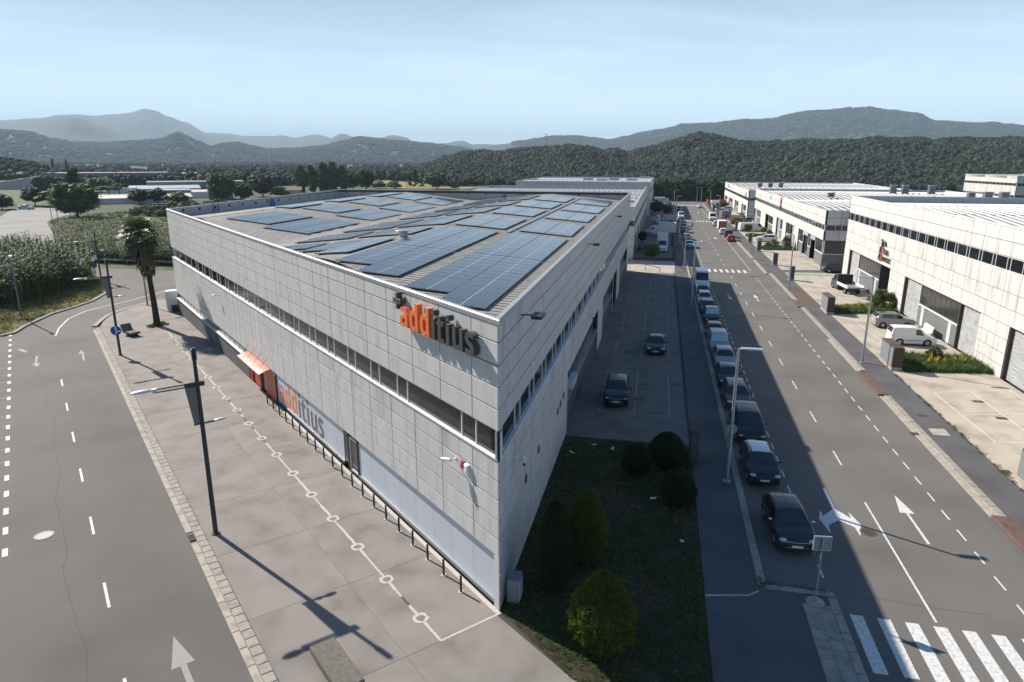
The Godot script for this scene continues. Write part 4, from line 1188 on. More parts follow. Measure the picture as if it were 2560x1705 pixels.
func make_arrays() -> void:
	var rowsR := [[-3.0, -17.0], [-17.1, -28.1], [-30.0, -39.0], [-42.0, -50.0], [-52.6, -61.6], [-64.2, -74.2]]
	var names_ := ["right column of the right roof slope", "left column of the right roof slope"]
	for i in rowsR.size():
		array_at("solar panel array nearest the street parapet, %s from the front" % nth(i), "solar arrays on the hall roof", -1.45, 2, rowsR[i][0], rowsR[i][1])
		array_at("solar panel array just right of the near ridge, %s from the front" % nth(i), "solar arrays on the hall roof", -6.55, 2, rowsR[i][0], rowsR[i][1])
	var rowsP := [[-8.0, -20.0], [-22.6, -27.6], [-30.0, -39.5], [-42.2, -50.2], [-53.0, -61.5], [-64.5, -74.5]]
	for i in rowsP.size():
		array_at("solar panel array just left of the near ridge, %s from the front" % nth(i), "solar arrays on the hall roof", -11.3, 2, rowsP[i][0], rowsP[i][1])
		array_at("solar panel array on the far slope down to the valley gutter, %s from the front" % nth(i), "solar arrays on the hall roof", -15.9, 2, rowsP[i][0], rowsP[i][1])
	var rowsV := [[-30.0, -40.0], [-43.0, -51.2], [-53.9, -63.4], [-66.0, -76.0]]
	for i in rowsV.size():
		array_at("solar panel array beside the valley gutter on the back vault, %s from the front" % nth(i), "solar arrays on the hall roof", -22.9, 2, rowsV[i][0], rowsV[i][1])
		array_at("solar panel array in the middle of the back vault, %s from the front" % nth(i), "solar arrays on the hall roof", -27.6, 2, rowsV[i][0] - 2.0, rowsV[i][1])
		if i > 0: array_at("narrow solar panel array at the top of the back vault, %s from the front" % nth(i - 1), "solar arrays on the hall roof", -32.2, 1, rowsV[i][0] - 1.0, rowsV[i][1])
	var t := thing("roof_vent", "round grey roof vent with a flat cap on the near ridge", "roof vent", Vector3(-11.3, 11.05, -21.2))
	var b := MB.new(); b.tube(Vector3.ZERO, Vector3(0, 0.42, 0), 0.28, 0.28, 16)
	put("pipe", b.mesh(), mats["galvanised"], t)
	b = MB.new(); b.lathe([Vector2(0.28, 0.46), Vector2(0.52, 0.45), Vector2(0.52, 0.48), Vector2(0.02, 0.54)], 18)
	put("cap", b.mesh(), mats["galvanised"], t)
	var wt := thing("cable_duct", "pale metal cable duct running between the two front columns of solar arrays", "duct", Vector3(-5.95, roof_y(-5.95), -40))
	b = MB.new(); b.box(Vector3(-0.08, 0.06, -35.5), Vector3(0.08, 0.14, 11.5))
	put("trunking", b.mesh(), mats["galvanised"], wt)

# ---------------------------------------------------------------- the other sheds
func vault_y(f: float, base: float, rise: float, spans: int) -> float:
	var k := fposmod(f * spans, 1.0)
	return base + rise * sin(PI * k)

# white sheet roof: vaults whose ridges run across the street (along x), standing ribs along z
func ribbed_roof(parent: Node, x0: float, x1: float, z0: float, z1: float, base: float, rise: float, spans: int, pitch: float, sheet_mat := "roof_white", patches := 0) -> void:
	var b := MB.new()
	var rows := []
	var nz := spans * 12
	for j in nz + 1:
		var f := float(j) / nz
		var y := vault_y(f - (0.0001 if j == nz else 0.0), base, rise, spans)
		rows.append(PackedVector3Array([Vector3(x0, y, lerpf(z1, z0, f)), Vector3(x1, y, lerpf(z1, z0, f))]))
	b.grid(rows)
	put("roof_sheet", b.mesh(), mats[sheet_mat], parent)
	var r := MB.new()
	var x := x0 + pitch / 2
	while x < x1:
		for j in nz:
			var a: Vector3 = rows[j][0]; var c: Vector3 = rows[j + 1][0]
			a.x = x; c.x = x
			var w := Vector3(0.07, 0, 0); var h := Vector3(0, 0.09, 0)
			r.quad(a - w + h, a + w + h, c + w + h, c - w + h)
			r.quad(a - w * 1.6, a - w + h, c - w + h, c - w * 1.6)
			r.quad(a + w + h, a + w * 1.6, c + w * 1.6, c + w + h)
		x += pitch
	put("roof_ribs", r.mesh(), mats["roof_rib"], parent)
	# lap joints across the slope and weathered skylight sheets
	for k in spans:
		for f in [0.25, 0.5, 0.75]:
			var ff: float = (k + f) / spans
			var y := vault_y(ff, base, rise, spans)
			var lp := MB.new(); lp.box(Vector3(x0, y + 0.01, lerpf(z1, z0, ff) - 0.06), Vector3(x1, y + 0.05, lerpf(z1, z0, ff) + 0.06))
			put("lap_joint", lp.mesh(), mats["far_grey"], parent)
	for i in patches:
		var f := rng.randf_range(0.05, 0.95); var xx := x0 + pitch * (1 + int(rng.randf() * ((x1 - x0) / pitch - 3)))
		var pb := MB.new()
		var l := rng.randf_range(2.5, 5.0) / absf(z1 - z0)
		var rw := []
		for j in 4:
			var q := clampf(f + l * j / 3.0, 0.01, 0.99)
			rw.append(PackedVector3Array([Vector3(xx - pitch / 2 + 0.1, vault_y(q, base, rise, spans) + 0.03, lerpf(z1, z0, q)), Vector3(xx + pitch / 2 - 0.1, vault_y(q, base, rise, spans) + 0.03, lerpf(z1, z0, q))]))
		pb.grid(rw)
		put("skylight_sheet", pb.mesh(), mats["roof_old"], parent)

func parapet(parent: Node, x0: float, x1: float, z0: float, z1: float, y0: float, y1: float) -> void:
	for q in [[x0, z0, x1, z0 + 0.25], [x0, z1 - 0.25, x1, z1], [x1 - 0.25, z0 + 0.25, x1, z1 - 0.25], [x0 + 0.1, z0 + 0.25, x0 + 0.25, z1 - 0.25]]:
		var b := MB.new(); b.box(Vector3(q[0], y0, q[1]), Vector3(q[2], y1, q[3]))
		put("parapet", b.mesh(), mats["parapet_inner"], parent)

func window_edges(a: float, b: float, wide: float, narrow: float) -> Array:
	var o := [a]
	var x := a + wide
	while x < b - 0.4:
		o.append(x)
		x += narrow if o.size() % 2 == 0 else wide
	o.append(b)
	return o

func shutter_door(parent: Node, o: Vector3, d: Vector3, n: Vector3, s0: float, s1: float, top: float, rows: int) -> void:
	var h := (top - KERB) / rows
	for k in rows: piece(parent, "shutter_slat", "shutter" if k % 2 else "shutter_b", o, d, n, s0 + 0.1, KERB + k * h + 0.008, s1 - 0.05, KERB + (k + 1) * h - 0.004, -0.32, 0.04, 0.01)
	piece(parent, "door_jamb", "brick_brown", o, d, n, s0, KERB, s0 + 0.1, top, -0.05, 0.3)

func glazed_bay(parent: Node, o: Vector3, d: Vector3, n: Vector3, s0: float, s1: float, sill: float, top: float, panes: int, slats: int, glass := "smoke_glass") -> void:
	var w := (s1 - s0) / panes
	for k in panes:
		piece(parent, "window_pane", glass, o, d, n, s0 + k * w + 0.02, sill + 0.06, s0 + (k + 1) * w - 0.02, top - 0.02, -0.3, 0.02, 0.002)
		if k: piece(parent, "mullion", "steel_grey", o, d, n, s0 + k * w - 0.02, sill + 0.06, s0 + k * w + 0.02, top - 0.01, -0.28, 0.04)
	piece(parent, "window_sill", "frame_white", o, d, n, s0, sill - 0.02, s1, sill + 0.07, -0.16, 0.2)
	piece(parent, "mullion", "frame_white", o, d, n, s0 - 0.04, sill, s0 + 0.04, top, -0.2, 0.12)
	piece(parent, "mullion", "frame_white", o, d, n, s1 - 0.04, sill, s1 + 0.04, top, -0.2, 0.12)
	var h := (sill - 0.04 - KERB) / slats
	for k in slats: piece(parent, "slat", "slat_grey", o, d, n, s0 + 0.01, KERB + k * h + 0.012, s1 - 0.01, KERB + (k + 1) * h - 0.012, -0.2, 0.05, 0.012)
	piece(parent, "plinth_core", "slat", o, d, n, s0 + 0.02, KERB, s1 - 0.02, sill - 0.03, -0.235, 0.06)

func make_sheds() -> void:
	# nearest shed across the street
	var S := thing("corner_shed", "nearest white concrete shed across the street with a robot arm sign", "building")
	var o := Vector3(30.6, 0, -82.4); var d := Vector3(0, 0, 1); var n := Vector3(-1, 0, 0)
	var L := 72.0
	var list := []; var back := MB.new()
	var holes := [[2.8, 0, 20.2, 4.18], [25.1, 0, 43.1, 4.12], [47.95, 0, 58.0, 4.12]]
	wall_plane(list, back, o, d, n, steps(0.0, L, 2.3, 2.3), [9.0, 10.1, 11.15], [])
	wall_plane(list, back, o, d, n, steps(0.0, L, 2.3, 2.3), [KERB, 1.05, 2.0, 3.05, 4.12, 5.3, 6.45, 7.95], holes)
	var oe := Vector3(30.6, 0, -82.4)
	wall_plane(list, back, Vector3(30.6, 0, -82.4), Vector3(1, 0, 0), Vector3(0, 0, -1), steps(0, 45, 4, 4), [KERB, 4, 8, 11.15], [])
	lay_panels(list, S, "panel_white")
	put("wall_core", back.mesh(), mats["panel_back"], S)
	ribbon(S, o, d, n, window_edges(0.05, L, 0.55, 1.85), 7.97, 8.98, "dark_glass", "frame_white", 0.1, false)
	shutter_door(S, o, d, n, 2.8, 6.9, 4.18, 9)
	glazed_bay(S, o, d, n, 6.95, 16.5, 2.15, 4.18, 8, 9)
	for q in [[7.6, 8.3], [14.6, 15.3]]: piece(S, "door", "vinyl_b", o, d, n, q[0], KERB, q[1], 2.05, -0.17, 0.03)
	piece(S, "inner_wall", "room", o, d, n, 16.5, KERB, 20.2, 4.18, -7.0, 0.05)
	for q in [[16.5, 16.6], [20.1, 20.2]]: piece(S, "door_jamb", "brick_brown", o, d, n, q[0], KERB, q[1], 4.18, -0.05, 1.2)
	shutter_door(S, o, d, n, 25.1, 29.3, 4.12, 9)
	glazed_bay(S, o, d, n, 29.4, 39.0, 2.03, 4.12, 8, 10)
	for q in [[30.4, 31.1], [37.0, 37.7]]: piece(S, "door", "vinyl_b", o, d, n, q[0], KERB, q[1], 1.98, -0.17, 0.03)
	shutter_door(S, o, d, n, 39.1, 43.1, 4.12, 9)
	shutter_door(S, o, d, n, 47.95, 58.0, 4.12, 26)
	ribbed_roof(S, 30.9, 75.4, -82.1, -10.6, 10.15, 0.85, 2, 0.85, "roof_white", 5)
	parapet(S, 30.62, 75.6, -82.38, -10.4, 9.9, 11.19)
	var cp := MB.new(); cp.box(Vector3(30.56, 11.15, -82.45), Vector3(30.9, 11.23, -10.4))
	put("coping", cp.mesh(), mats["white_wall"], S)
	var sg := thing("robot_sign", "dark robot arm emblem with orange and grey lettering on the corner shed", "sign", Vector3(30.55, 6, -65), -PI / 2)
	var b := MB.new()
	for q in [[Vector2(-1.2, 0.95), Vector2(0.3, 0.75), 0.14], [Vector2(0.3, 0.75), Vector2(0.45, 0.35), 0.11], [Vector2(-0.85, 0.85), Vector2(-0.95, 0.15), 0.10], [Vector2(-0.3, 0.72), Vector2(-0.55, 0.1), 0.09], [Vector2(-1.25, 0.15), Vector2(-1.35, -0.6), 0.13], [Vector2(-1.0, 0.1), Vector2(-1.12, -0.6), 0.10], [Vector2(-1.3, -0.5), Vector2(-1.55, -1.15), 0.12], [Vector2(-1.7, -1.3), Vector2(-0.9, -1.35), 0.11], [Vector2(-1.15, -0.55), Vector2(-0.85, -0.75), 0.13], [Vector2(-0.55, 0.1), Vector2(0.0, -0.02), 0.10]]:
		var a3 := Vector3(q[0].x, q[0].y, 0.06); var b3 := Vector3(q[1].x, q[1].y, 0.06)
		b.tube(a3, b3, q[2], q[2] * 0.85, 6)
	put("robot_arm", b.mesh(), mats["letter_grey"], sg)
	var so := Vector3(30.6, 0, -82.4)
	letters(sg, "Reau", 1.0, 0.06, ["orange", "letter_grey"], Vector3(0, 0, 0), Vector3(-1, 0, 0), Vector3(0, 0, 1), 0.75, -0.55, 0.02)
	letters(sg, "Innosec", 0.95, 0.06, ["orange", "letter_grey"], Vector3(0, 0, 0), Vector3(-1, 0, 0), Vector3(0, 0, 1), 1.0, -1.35, 0.02)
	# second shed
	S = thing("middle_shed", "long middle white shed across the street with ribbed roof and grey end wall", "building")
	o = Vector3(29.5, 0, -172.0); L = 81.3
	list = []; back = MB.new()
	holes = [[0.3, 0, 13.0, 3.6], [21.0, 0, 32.4, 3.7], [37.1, 0, 44.9, 4.1], [48.9, 0, 57.7, 4.1], [61.9, 0, L - 0.02, 4.1]]
	wall_plane(list, back, o, d, n, steps(0, L, 3.4, 3.4), [6.45, 7.5, 8.6], [])
	wall_plane(list, back, o, d, n, steps(0, L, 3.4, 3.4), [KERB, 2.0, 4.1, 5.55], holes)
	var on := Vector3(29.5, 0, -90.7); var de := Vector3(1, 0, 0); var ne := Vector3(0, 0, 1)
	wall_plane(list, back, on, de, ne, steps(0, 45, 2.2, 2.2), [6.45, 7.5, 8.6], [])
	wall_plane(list, back, on, de, ne, steps(0, 45, 2.2, 2.2), [4.1, 5.55], [])
	wall_plane(list, back, Vector3(29.5, 0, -172), de, -ne, steps(0, 45, 9, 9), [KERB, 8.6], [])
	lay_panels(list, S, "panel_white")
	put("wall_core", back.mesh(), mats["panel_back"], S)
	ribbon(S, o, d, n, window_edges(0.1, L - 0.05, 1.5, 0.9), 5.57, 6.43, "dark_glass", "frame_white", 0.1, false)
	ribbon(S, on, de, ne, window_edges(0.05, 45, 1.5, 0.9), 5.57, 6.43, "smoke_glass", "frame_white", 0.1, false)
	glazed_bay(S, on, de, ne, 0.1, 44.9, 2.0, 4.1, 16, 7)
	shutter_door(S, o, d, n, 0.3, 4.0, 3.6, 7); glazed_bay(S, o, d, n, 4.1, 13.0, 1.8, 3.6, 4, 6)
	piece(S, "inner_wall", "room", o, d, n, 21.0, KERB, 24.4, 3.7, -7.0, 0.05); glazed_bay(S, o, d, n, 24.5, 32.4, 1.8, 3.7, 4, 6)
	shutter_door(S, o, d, n, 37.1, 40.6, 4.1, 8); glazed_bay(S, o, d, n, 40.7, 44.9, 1.9, 4.1, 2, 6)
	glazed_bay(S, o, d, n, 48.9, 54.0, 1.9, 4.1, 3, 6); shutter_door(S, o, d, n, 54.0, 57.7, 4.1, 8)
	glazed_bay(S, o, d, n, 61.9, 65.4, 1.9, 4.1, 2, 7)
	piece(S, "roller_box", "shutter", o, d, n, 65.4, 3.5, 69.6, 4.1, -0.1, 0.3)
	piece(S, "open_doorway", "smoke_glass", o, d, n, 65.4, KERB, 69.6, 3.5, -0.5, 0.05)
	glazed_bay(S, o, d, n, 69.6, 71.7, 1.9, 4.1, 1, 7)
	piece(S, "roller_box", "shutter", o, d, n, 71.7, 3.4, 75.3, 4.0, -0.1, 0.3)
	piece(S, "inner_wall", "room", o, d, n, 71.7, KERB, 75.3, 3.4, -7.0, 0.05)
	glazed_bay(S, o, d, n, 75.3, L - 0.05, 2.0, 4.1, 3, 8)
	ribbed_roof(S, 29.8, 74.4, -171.7, -91.0, 7.9, 0.75, 2, 1.1, "roof_white", 16)
	parapet(S, 29.52, 74.6, -171.98, -90.75, 7.6, 8.62)
	var sg2 := thing("hanging_sign", "tall narrow red and black emblem on the middle shed", "sign", Vector3(29.44, 7.0, -131.0), -PI / 2)
	b = MB.new(); b.slab(0.9, 1.4, 0.08, 0.02); put("emblem", b.mesh(), mats["red_dark"], sg2, Transform3D(Basis.IDENTITY, Vector3(0, 0.65, 0.1)))
	b = MB.new()
	for k in 4: b.ball(Vector3(-0.9 + k * 0.6, -0.5, 0.06), Vector3(0.3, 0.45, 0.05), 8, 5)
	put("figure", b.mesh(), mats["letter_grey"], sg2)
	sg2 = thing("wall_plate", "small grey plate sign near the far end of the middle shed", "sign", Vector3(29.44, 7.7, -145.5), -PI / 2)
	b = MB.new(); b.slab(1.2, 1.0, 0.06, 0.02); put("plate", b.mesh(), mats["frame_grey"], sg2)
	# third shed
	S = thing("far_shed", "far white shed at the end of the right side of the street", "building")
	o = Vector3(28.7, 0, -254.0); L = 74.0
	list = []; back = MB.new()
	holes = [[2.0, 0, 13.5, 3.0], [18.4, 0, 32.6, 3.1], [39.5, 0, 50.6, 3.4], [59.3, 0, 71.0, 3.4]]
	wall_plane(list, back, o, d, n, steps(0, L, 6, 6), [5.75, 7.85], [])
	wall_plane(list, back, o, d, n, steps(0, L, 6, 6), [KERB, 3.2, 4.95], holes)
	on = Vector3(28.7, 0, -180.0)
	wall_plane(list, back, on, de, ne, steps(0, 45, 3, 3), [5.75, 7.85], [])
	wall_plane(list, back, on, de, ne, steps(0, 45, 3, 3), [KERB, 2.0, 3.5, 4.95], [])
	wall_plane(list, back, Vector3(28.7, 0, -254), de, -ne, steps(0, 45, 9, 9), [KERB, 7.85], [])
	lay_panels(list, S, "panel_white", 120)
	put("wall_core", back.mesh(), mats["panel_back"], S)
	ribbon(S, o, d, n, window_edges(0.1, L - 0.05, 2.2, 1.2), 4.97, 5.73, "dark_glass", "frame_grey", 0.1, false)
	ribbon(S, on, de, ne, window_edges(0.05, 45, 2.4, 1.2), 4.97, 5.73, "smoke_glass", "frame_grey", 0.1, false)
	for q in holes:
		shutter_door(S, o, d, n, q[0], q[0] + 2.6, q[3], 6)
		glazed_bay(S, o, d, n, q[0] + 2.7, q[2], 1.6, q[3], 2, 4)
	ribbed_roof(S, 29.0, 73.4, -253.7, -180.3, 7.2, 0.65, 2, 1.6, "roof_white", 10)
	parapet(S, 28.72, 73.6, -253.98, -180.05, 6.9, 7.87)
	sg2 = thing("red_wall_sign", "thin red lettering sign on the far shed", "sign", Vector3(28.64, 6.7, -236.0), -PI / 2)
	for q in [[-6.0, -0.15, 4.0, 0.0], [-3.4, 0.0, -2.4, 0.75]]:
		b = MB.new(); b.box(Vector3(q[0], q[1], 0.02), Vector3(q[2], q[3], 0.1)); put("bar", b.mesh(), mats["red_skip"], sg2)
	sg2 = thing("dark_emblem", "small dark emblem on the far shed above its last bay", "sign", Vector3(28.64, 6.5, -185.5), -PI / 2)
	b = MB.new(); b.ball(Vector3(0, 0, 0.05), Vector3(0.5, 0.6, 0.06), 10, 6); b.ball(Vector3(0.2, -0.5, 0.05), Vector3(0.9, 0.25, 0.06), 10, 6); put("emblem", b.mesh(), mats["letter_grey"], sg2)
	# roof units
	var units := [[34.5, -203, 7.95, "dark box unit on the far shed roof, leftmost", 1.2], [37.5, -203, 7.95, "dark box unit on the far shed roof, second from left", 1.2], [40.5, -203, 7.95, "dark box unit on the far shed roof, third from left", 1.4], [56, -150, 8.6, "tall grey ventilator on the middle shed roof, leftmost of the row", 2.0], [58.5, -150, 8.6, "tall grey ventilator on the middle shed roof, second of the row", 2.0], [63.5, -149, 8.6, "tall grey ventilator on the middle shed roof, third of the row", 2.0], [66.0, -135, 8.6, "wide low ventilator on the middle shed roof", 1.2], [62.0, -118, 8.6, "pair ventilator beside the corner shed parapet, left one", 2.0], [64.6, -118, 8.6, "pair ventilator beside the corner shed parapet, right one", 2.0], [40.0, -136.0, 8.6, "small dark vent on the middle shed roof", 0.8]]
	for q in units:
		var t := thing("roof_unit", q[3], "ventilator", Vector3(q[0], q[2] - 0.2, q[1]))
		var h: float = q[4]
		b = MB.new(); b.block(Vector3(-0.6, 0, -0.6), Vector3(0.6, h, 0.6), 0.05); put("housing", b.mesh(), mats["steel_grey"], t)
		b = MB.new(); b.block(Vector3(-0.7, h, -0.7), Vector3(0.7, h + 0.12, 0.7), 0.04); put("cap", b.mesh(), mats["galvanised"], t)
		for k in 4:
			b = MB.new(); b.box(Vector3(-0.5, 0.2 + k * h * 0.18, 0.6), Vector3(0.5, 0.26 + k * h * 0.18, 0.63)); put("louvre", b.mesh(), mats["steel_dark"], t)
	# tall block far right
	S = thing("office_block", "white two-band block rising behind the sheds at the right edge", "building")
	o = Vector3(107.2, 0, -247.0); L = 32.0; n = Vector3(-0.998, 0, 0.062); d = Vector3(0.062, 0, 0.998)
	list = []; back = MB.new()
	wall_plane(list, back, o, d, n, steps(0, L, 2.6, 2.6), [KERB, 2.6, 4.85], [])
	wall_plane(list, back, o, d, n, steps(0, L, 2.6, 2.6), [5.75, 8.4], [])
	wall_plane(list, back, o, d, n, steps(0, L, 2.6, 2.6), [9.2, 11.4], [])
	on = o + d * L
	var dd := Vector3(0.998, 0, -0.062)
	for r in [[KERB, 4.85], [5.75, 8.4], [9.2, 11.4]]: wall_plane(list, back, on, dd, Vector3(0.062, 0, 0.998), steps(0, 30, 3, 3), r, [])
	lay_panels(list, S, "panel_white", 120)
	put("wall_core", back.mesh(), mats["panel_back"], S)
	for y in [4.87, 8.42]:
		ribbon(S, o, d, n, window_edges(0.1, L, 1.5, 0.8), y, y + 0.8, "dark_glass", "frame_white", 0.1, false)
		ribbon(S, on, dd, Vector3(0.062, 0, 0.998), window_edges(0.1, 30, 1.5, 0.8), y, y + 0.8, "smoke_glass", "frame_white", 0.1, false)
	b = MB.new(); b.prism(PackedVector2Array([Vector2(o.x, o.z), Vector2(on.x, on.z), Vector2(on.x + 30, on.z - 1.9), Vector2(o.x + 30, o.z - 1.9)]), 10.6, 11.3)
	put("roof_deck", b.mesh(), mats["roof_white"], S)
	for k in 3:
		b = MB.new(); b.block(Vector3(-0.6, 11.3, -0.6), Vector3(0.6, 12.1, 0.6), 0.1)
		put("roof_box", b.mesh(), mats["galvanised"], S, Transform3D(Basis.IDENTITY, Vector3(112 + k * 2.2, 0, -217)))

	# sheds behind the hall on its own side
	S = thing("next_shed", "lower white shed behind the hall on the same side of the street", "building")
	o = Vector3(1.03, 0, -92.4); var e2 := Vector3(1.35, 0, -178.0); d = (e2 - o).normalized(); n = Vector3(-d.z, 0, d.x); L = 85.6
	list = []; back = MB.new()
	holes = [[3.0, 0, 12.0, 3.6], [16.0, 0, 25.0, 3.6], [30.0, 0, 39.0, 3.6], [44.0, 0, 53.0, 3.6], [58.0, 0, 67.0, 3.6], [72, 0, 81, 3.6]]
	wall_plane(list, back, o, d, n, steps(0, L, 3.4, 3.4), [6.35, 7.5, 8.55], [])
	wall_plane(list, back, o, d, n, steps(0, L, 3.4, 3.4), [KERB, 2.0, 3.6, 5.45], holes)
	wall_plane(list, back, Vector3(1.03, 0, -92.4), Vector3(-1, 0, 0), Vector3(0, 0, 1), steps(0, 45, 2.2, 2.2), [KERB, 2.0, 3.8, 5.45], [])
	wall_plane(list, back, Vector3(1.03, 0, -92.4), Vector3(-1, 0, 0), Vector3(0, 0, 1), steps(0, 45, 2.2, 2.2), [6.35, 7.5, 8.55], [])
	lay_panels(list, S, "panel", 200)
	put("wall_core", back.mesh(), mats["panel_back"], S)
	ribbon(S, o, d, n, window_edges(0.1, L, 2.2, 1.2), 5.47, 6.33, "dark_glass", "frame_grey", 0.1, false)
	ribbon(S, Vector3(1.03, 0, -92.4), Vector3(-1, 0, 0), Vector3(0, 0, 1), window_edges(0.1, 45, 2.2, 1.2), 5.47, 6.33, "dark_glass", "frame_grey", 0.1, false)
	for q in holes: glazed_bay(S, o, d, n, q[0], q[2], 1.6, q[3], 3, 4)
	ribbed_roof(S, -44.0, 0.85, -177.7, -92.7, 7.55, 0.75, 3, 1.3, "roof_white", 12)
	parapet(S, -44.3, 0.98, -177.9, -92.46, 7.2, 8.57)
	S = thing("end_shed", "grey roofed shed with rooftop ventilators at the end of the hall's side", "building")
	o = Vector3(2.0, 0, -184.0); d = Vector3(0.006, 0, -1).normalized(); n = Vector3(1, 0, 0.006); L = 54.0
	list = []; back = MB.new()
	wall_plane(list, back, o, d, n, steps(0, L, 6, 6), [7.4, 9.7], []); wall_plane(list, back, o, d, n, steps(0, L, 6, 6), [KERB, 3.0, 6.5], [[4, 0, 14, 3.4], [22, 0, 32, 3.4], [38, 0, 48, 3.4]])
	wall_plane(list, back, o, Vector3(-1, 0, 0), Vector3(0, 0, 1), steps(0, 40, 6, 6), [KERB, 5, 9.7], [])
	wall_plane(list, back, Vector3(-38, 0, -184), Vector3(0, 0, -1), Vector3(-1, 0, 0), steps(0, L, 9, 9), [KERB, 9.7], [])
	lay_panels(list, S, "panel", 60)
	put("wall_core", back.mesh(), mats["panel_back"], S)
	ribbon(S, o, d, n, window_edges(0.1, L, 2.6, 1.3), 6.52, 7.38, "dark_glass", "frame_grey", 0.1, false)
	for q in [[4, 14], [22, 32], [38, 48]]: glazed_bay(S, o, d, n, q[0], q[1], 1.6, 3.4, 2, 4)
	ribbed_roof(S, -37.8, 1.8, -237.8, -184.2, 8.7, 0.9, 2, 2.0, "parapet_inner", 0)
	parapet(S, -37.9, 1.95, -237.9, -184.06, 8.4, 9.72)
	var rv := [[-18, -204, "white twin roof ventilator on the end shed, leftmost"], [-10, -207, "white twin roof ventilator on the end shed, second from left"], [-4.0, -200, "white domed roof ventilator on the end shed, third from left"], [-13, -197, "low pipe ventilator on the end shed"], [-0.5, -232, "dark row of boxes at the far edge of the end shed roof"]]
	for q in rv:
		var t := thing("roof_ventilator", q[2], "ventilator", Vector3(q[0], 9.1, q[1]))
		b = MB.new(); b.tube(Vector3(-1.6, 0.5, 0), Vector3(1.6, 0.5, 0), 0.6, 0.6, 10); put("cowl", b.mesh(), mats["galvanised"], t)
		for s in [-1.2, 1.2]:
			b = MB.new(); b.box(Vector3(s - 0.3, -0.3, -0.4), Vector3(s + 0.3, 0.3, 0.4)); put("base", b.mesh(), mats["roof_white"], t)
	# air conditioners on the next shed
	for k in 6:
		var t := thing("roof_condenser", "white box condenser on the next shed roof behind the hall, %s from left" % nth(k), "air conditioner", Vector3(-31.0 + k * 2.6, 8.0, -101.0))
		b = MB.new(); b.block(Vector3(-0.8, 0, -0.4), Vector3(0.8, 1.25, 0.4), 0.04); put("housing", b.mesh(), mats["white_wall"], t)
		b = MB.new(); b.lathe([Vector2(0.05, 0), Vector2(0.35, 0.01), Vector2(0.4, 0.03)], 12, Transform3D(Basis(Vector3.RIGHT, PI / 2), Vector3(-0.2, 0.62, 0.4))); put("fan_grille", b.mesh(), mats["steel_dark"], t)
	var sr := thing("roof_rack", "pale framed canopy rack on the next shed roof behind the hall", "rack", Vector3(-17.5, 8.0, -103.5))
	for k in 4:
		b = MB.new(); b.tube(Vector3(-4 + k * 2.6, 0, 0.9), Vector3(-4 + k * 2.6, 1.7, 0.9), 0.06, 0.06, 6); put("post", b.mesh(), mats["steel_pale"], sr)
	b = MB.new(); b.slab(9.0, 1.7, 0.05, 0.01, Transform3D(Basis(Vector3.RIGHT, -0.9), Vector3(0, 1.6, 0.3))); put("panel", b.mesh(), mats["roof_rib"], sr)

# ---------------------------------------------------------------- vehicles
const PROFILES := {
	"hatch": [0.0, 0.42, 0.015, 0.51, 0.05, 0.565, 0.14, 0.625, 0.25, 0.675, 0.28, 0.70, 0.34, 0.84, 0.40, 0.94, 0.46, 0.985, 0.58, 1.0, 0.74, 0.985, 0.86, 0.945, 0.90, 0.88, 0.95, 0.74, 0.985, 0.62, 1.0, 0.45],
	"estate": [0.0, 0.40, 0.015, 0.50, 0.05, 0.555, 0.14, 0.60, 0.26, 0.65, 0.29, 0.68, 0.35, 0.83, 0.40, 0.94, 0.46, 0.985, 0.58, 1.0, 0.80, 0.99, 0.91, 0.96, 0.94, 0.90, 0.97, 0.74, 0.99, 0.60, 1.0, 0.42],
	"sedan": [0.0, 0.42, 0.015, 0.50, 0.05, 0.56, 0.14, 0.62, 0.26, 0.66, 0.30, 0.69, 0.36, 0.85, 0.41, 0.95, 0.47, 0.99, 0.56, 1.0, 0.66, 0.98, 0.73, 0.92, 0.80, 0.78, 0.85, 0.715, 0.95, 0.69, 0.985, 0.62, 1.0, 0.45],
	"suv": [0.0, 0.45, 0.015, 0.54, 0.05, 0.60, 0.14, 0.655, 0.24, 0.69, 0.27, 0.71, 0.33, 0.84, 0.39, 0.94, 0.45, 0.985, 0.58, 1.0, 0.78, 0.985, 0.88, 0.95, 0.92, 0.88, 0.96, 0.74, 0.985, 0.62, 1.0, 0.45],
	"mpv": [0.0, 0.36, 0.015, 0.46, 0.05, 0.53, 0.12, 0.585, 0.19, 0.63, 0.22, 0.66, 0.29, 0.80, 0.35, 0.92, 0.42, 0.985, 0.56, 1.0, 0.80, 0.99, 0.91, 0.965, 0.95, 0.90, 0.975, 0.74, 0.99, 0.58, 1.0, 0.40],
	"minivan": [0.0, 0.30, 0.015, 0.41, 0.05, 0.48, 0.15, 0.55, 0.22, 0.59, 0.25, 0.63, 0.31, 0.80, 0.36, 0.91, 0.42, 0.975, 0.55, 1.0, 0.85, 0.995, 0.95, 0.97, 0.975, 0.94, 0.99, 0.75, 1.0, 0.40],
	"van": [0.0, 0.26, 0.012, 0.36, 0.04, 0.42, 0.12, 0.49, 0.16, 0.53, 0.20, 0.64, 0.25, 0.80, 0.28, 0.90, 0.33, 0.97, 0.42, 1.0, 0.90, 1.0, 0.97, 0.985, 0.985, 0.96, 0.995, 0.75, 1.0, 0.35],
	"cab": [0.0, 0.30, 0.02, 0.44, 0.06, 0.52, 0.14, 0.57, 0.20, 0.62, 0.34, 0.85, 0.44, 0.95, 0.54, 1.0, 0.90, 1.0, 0.96, 0.98, 0.99, 0.80, 1.0, 0.40],
}
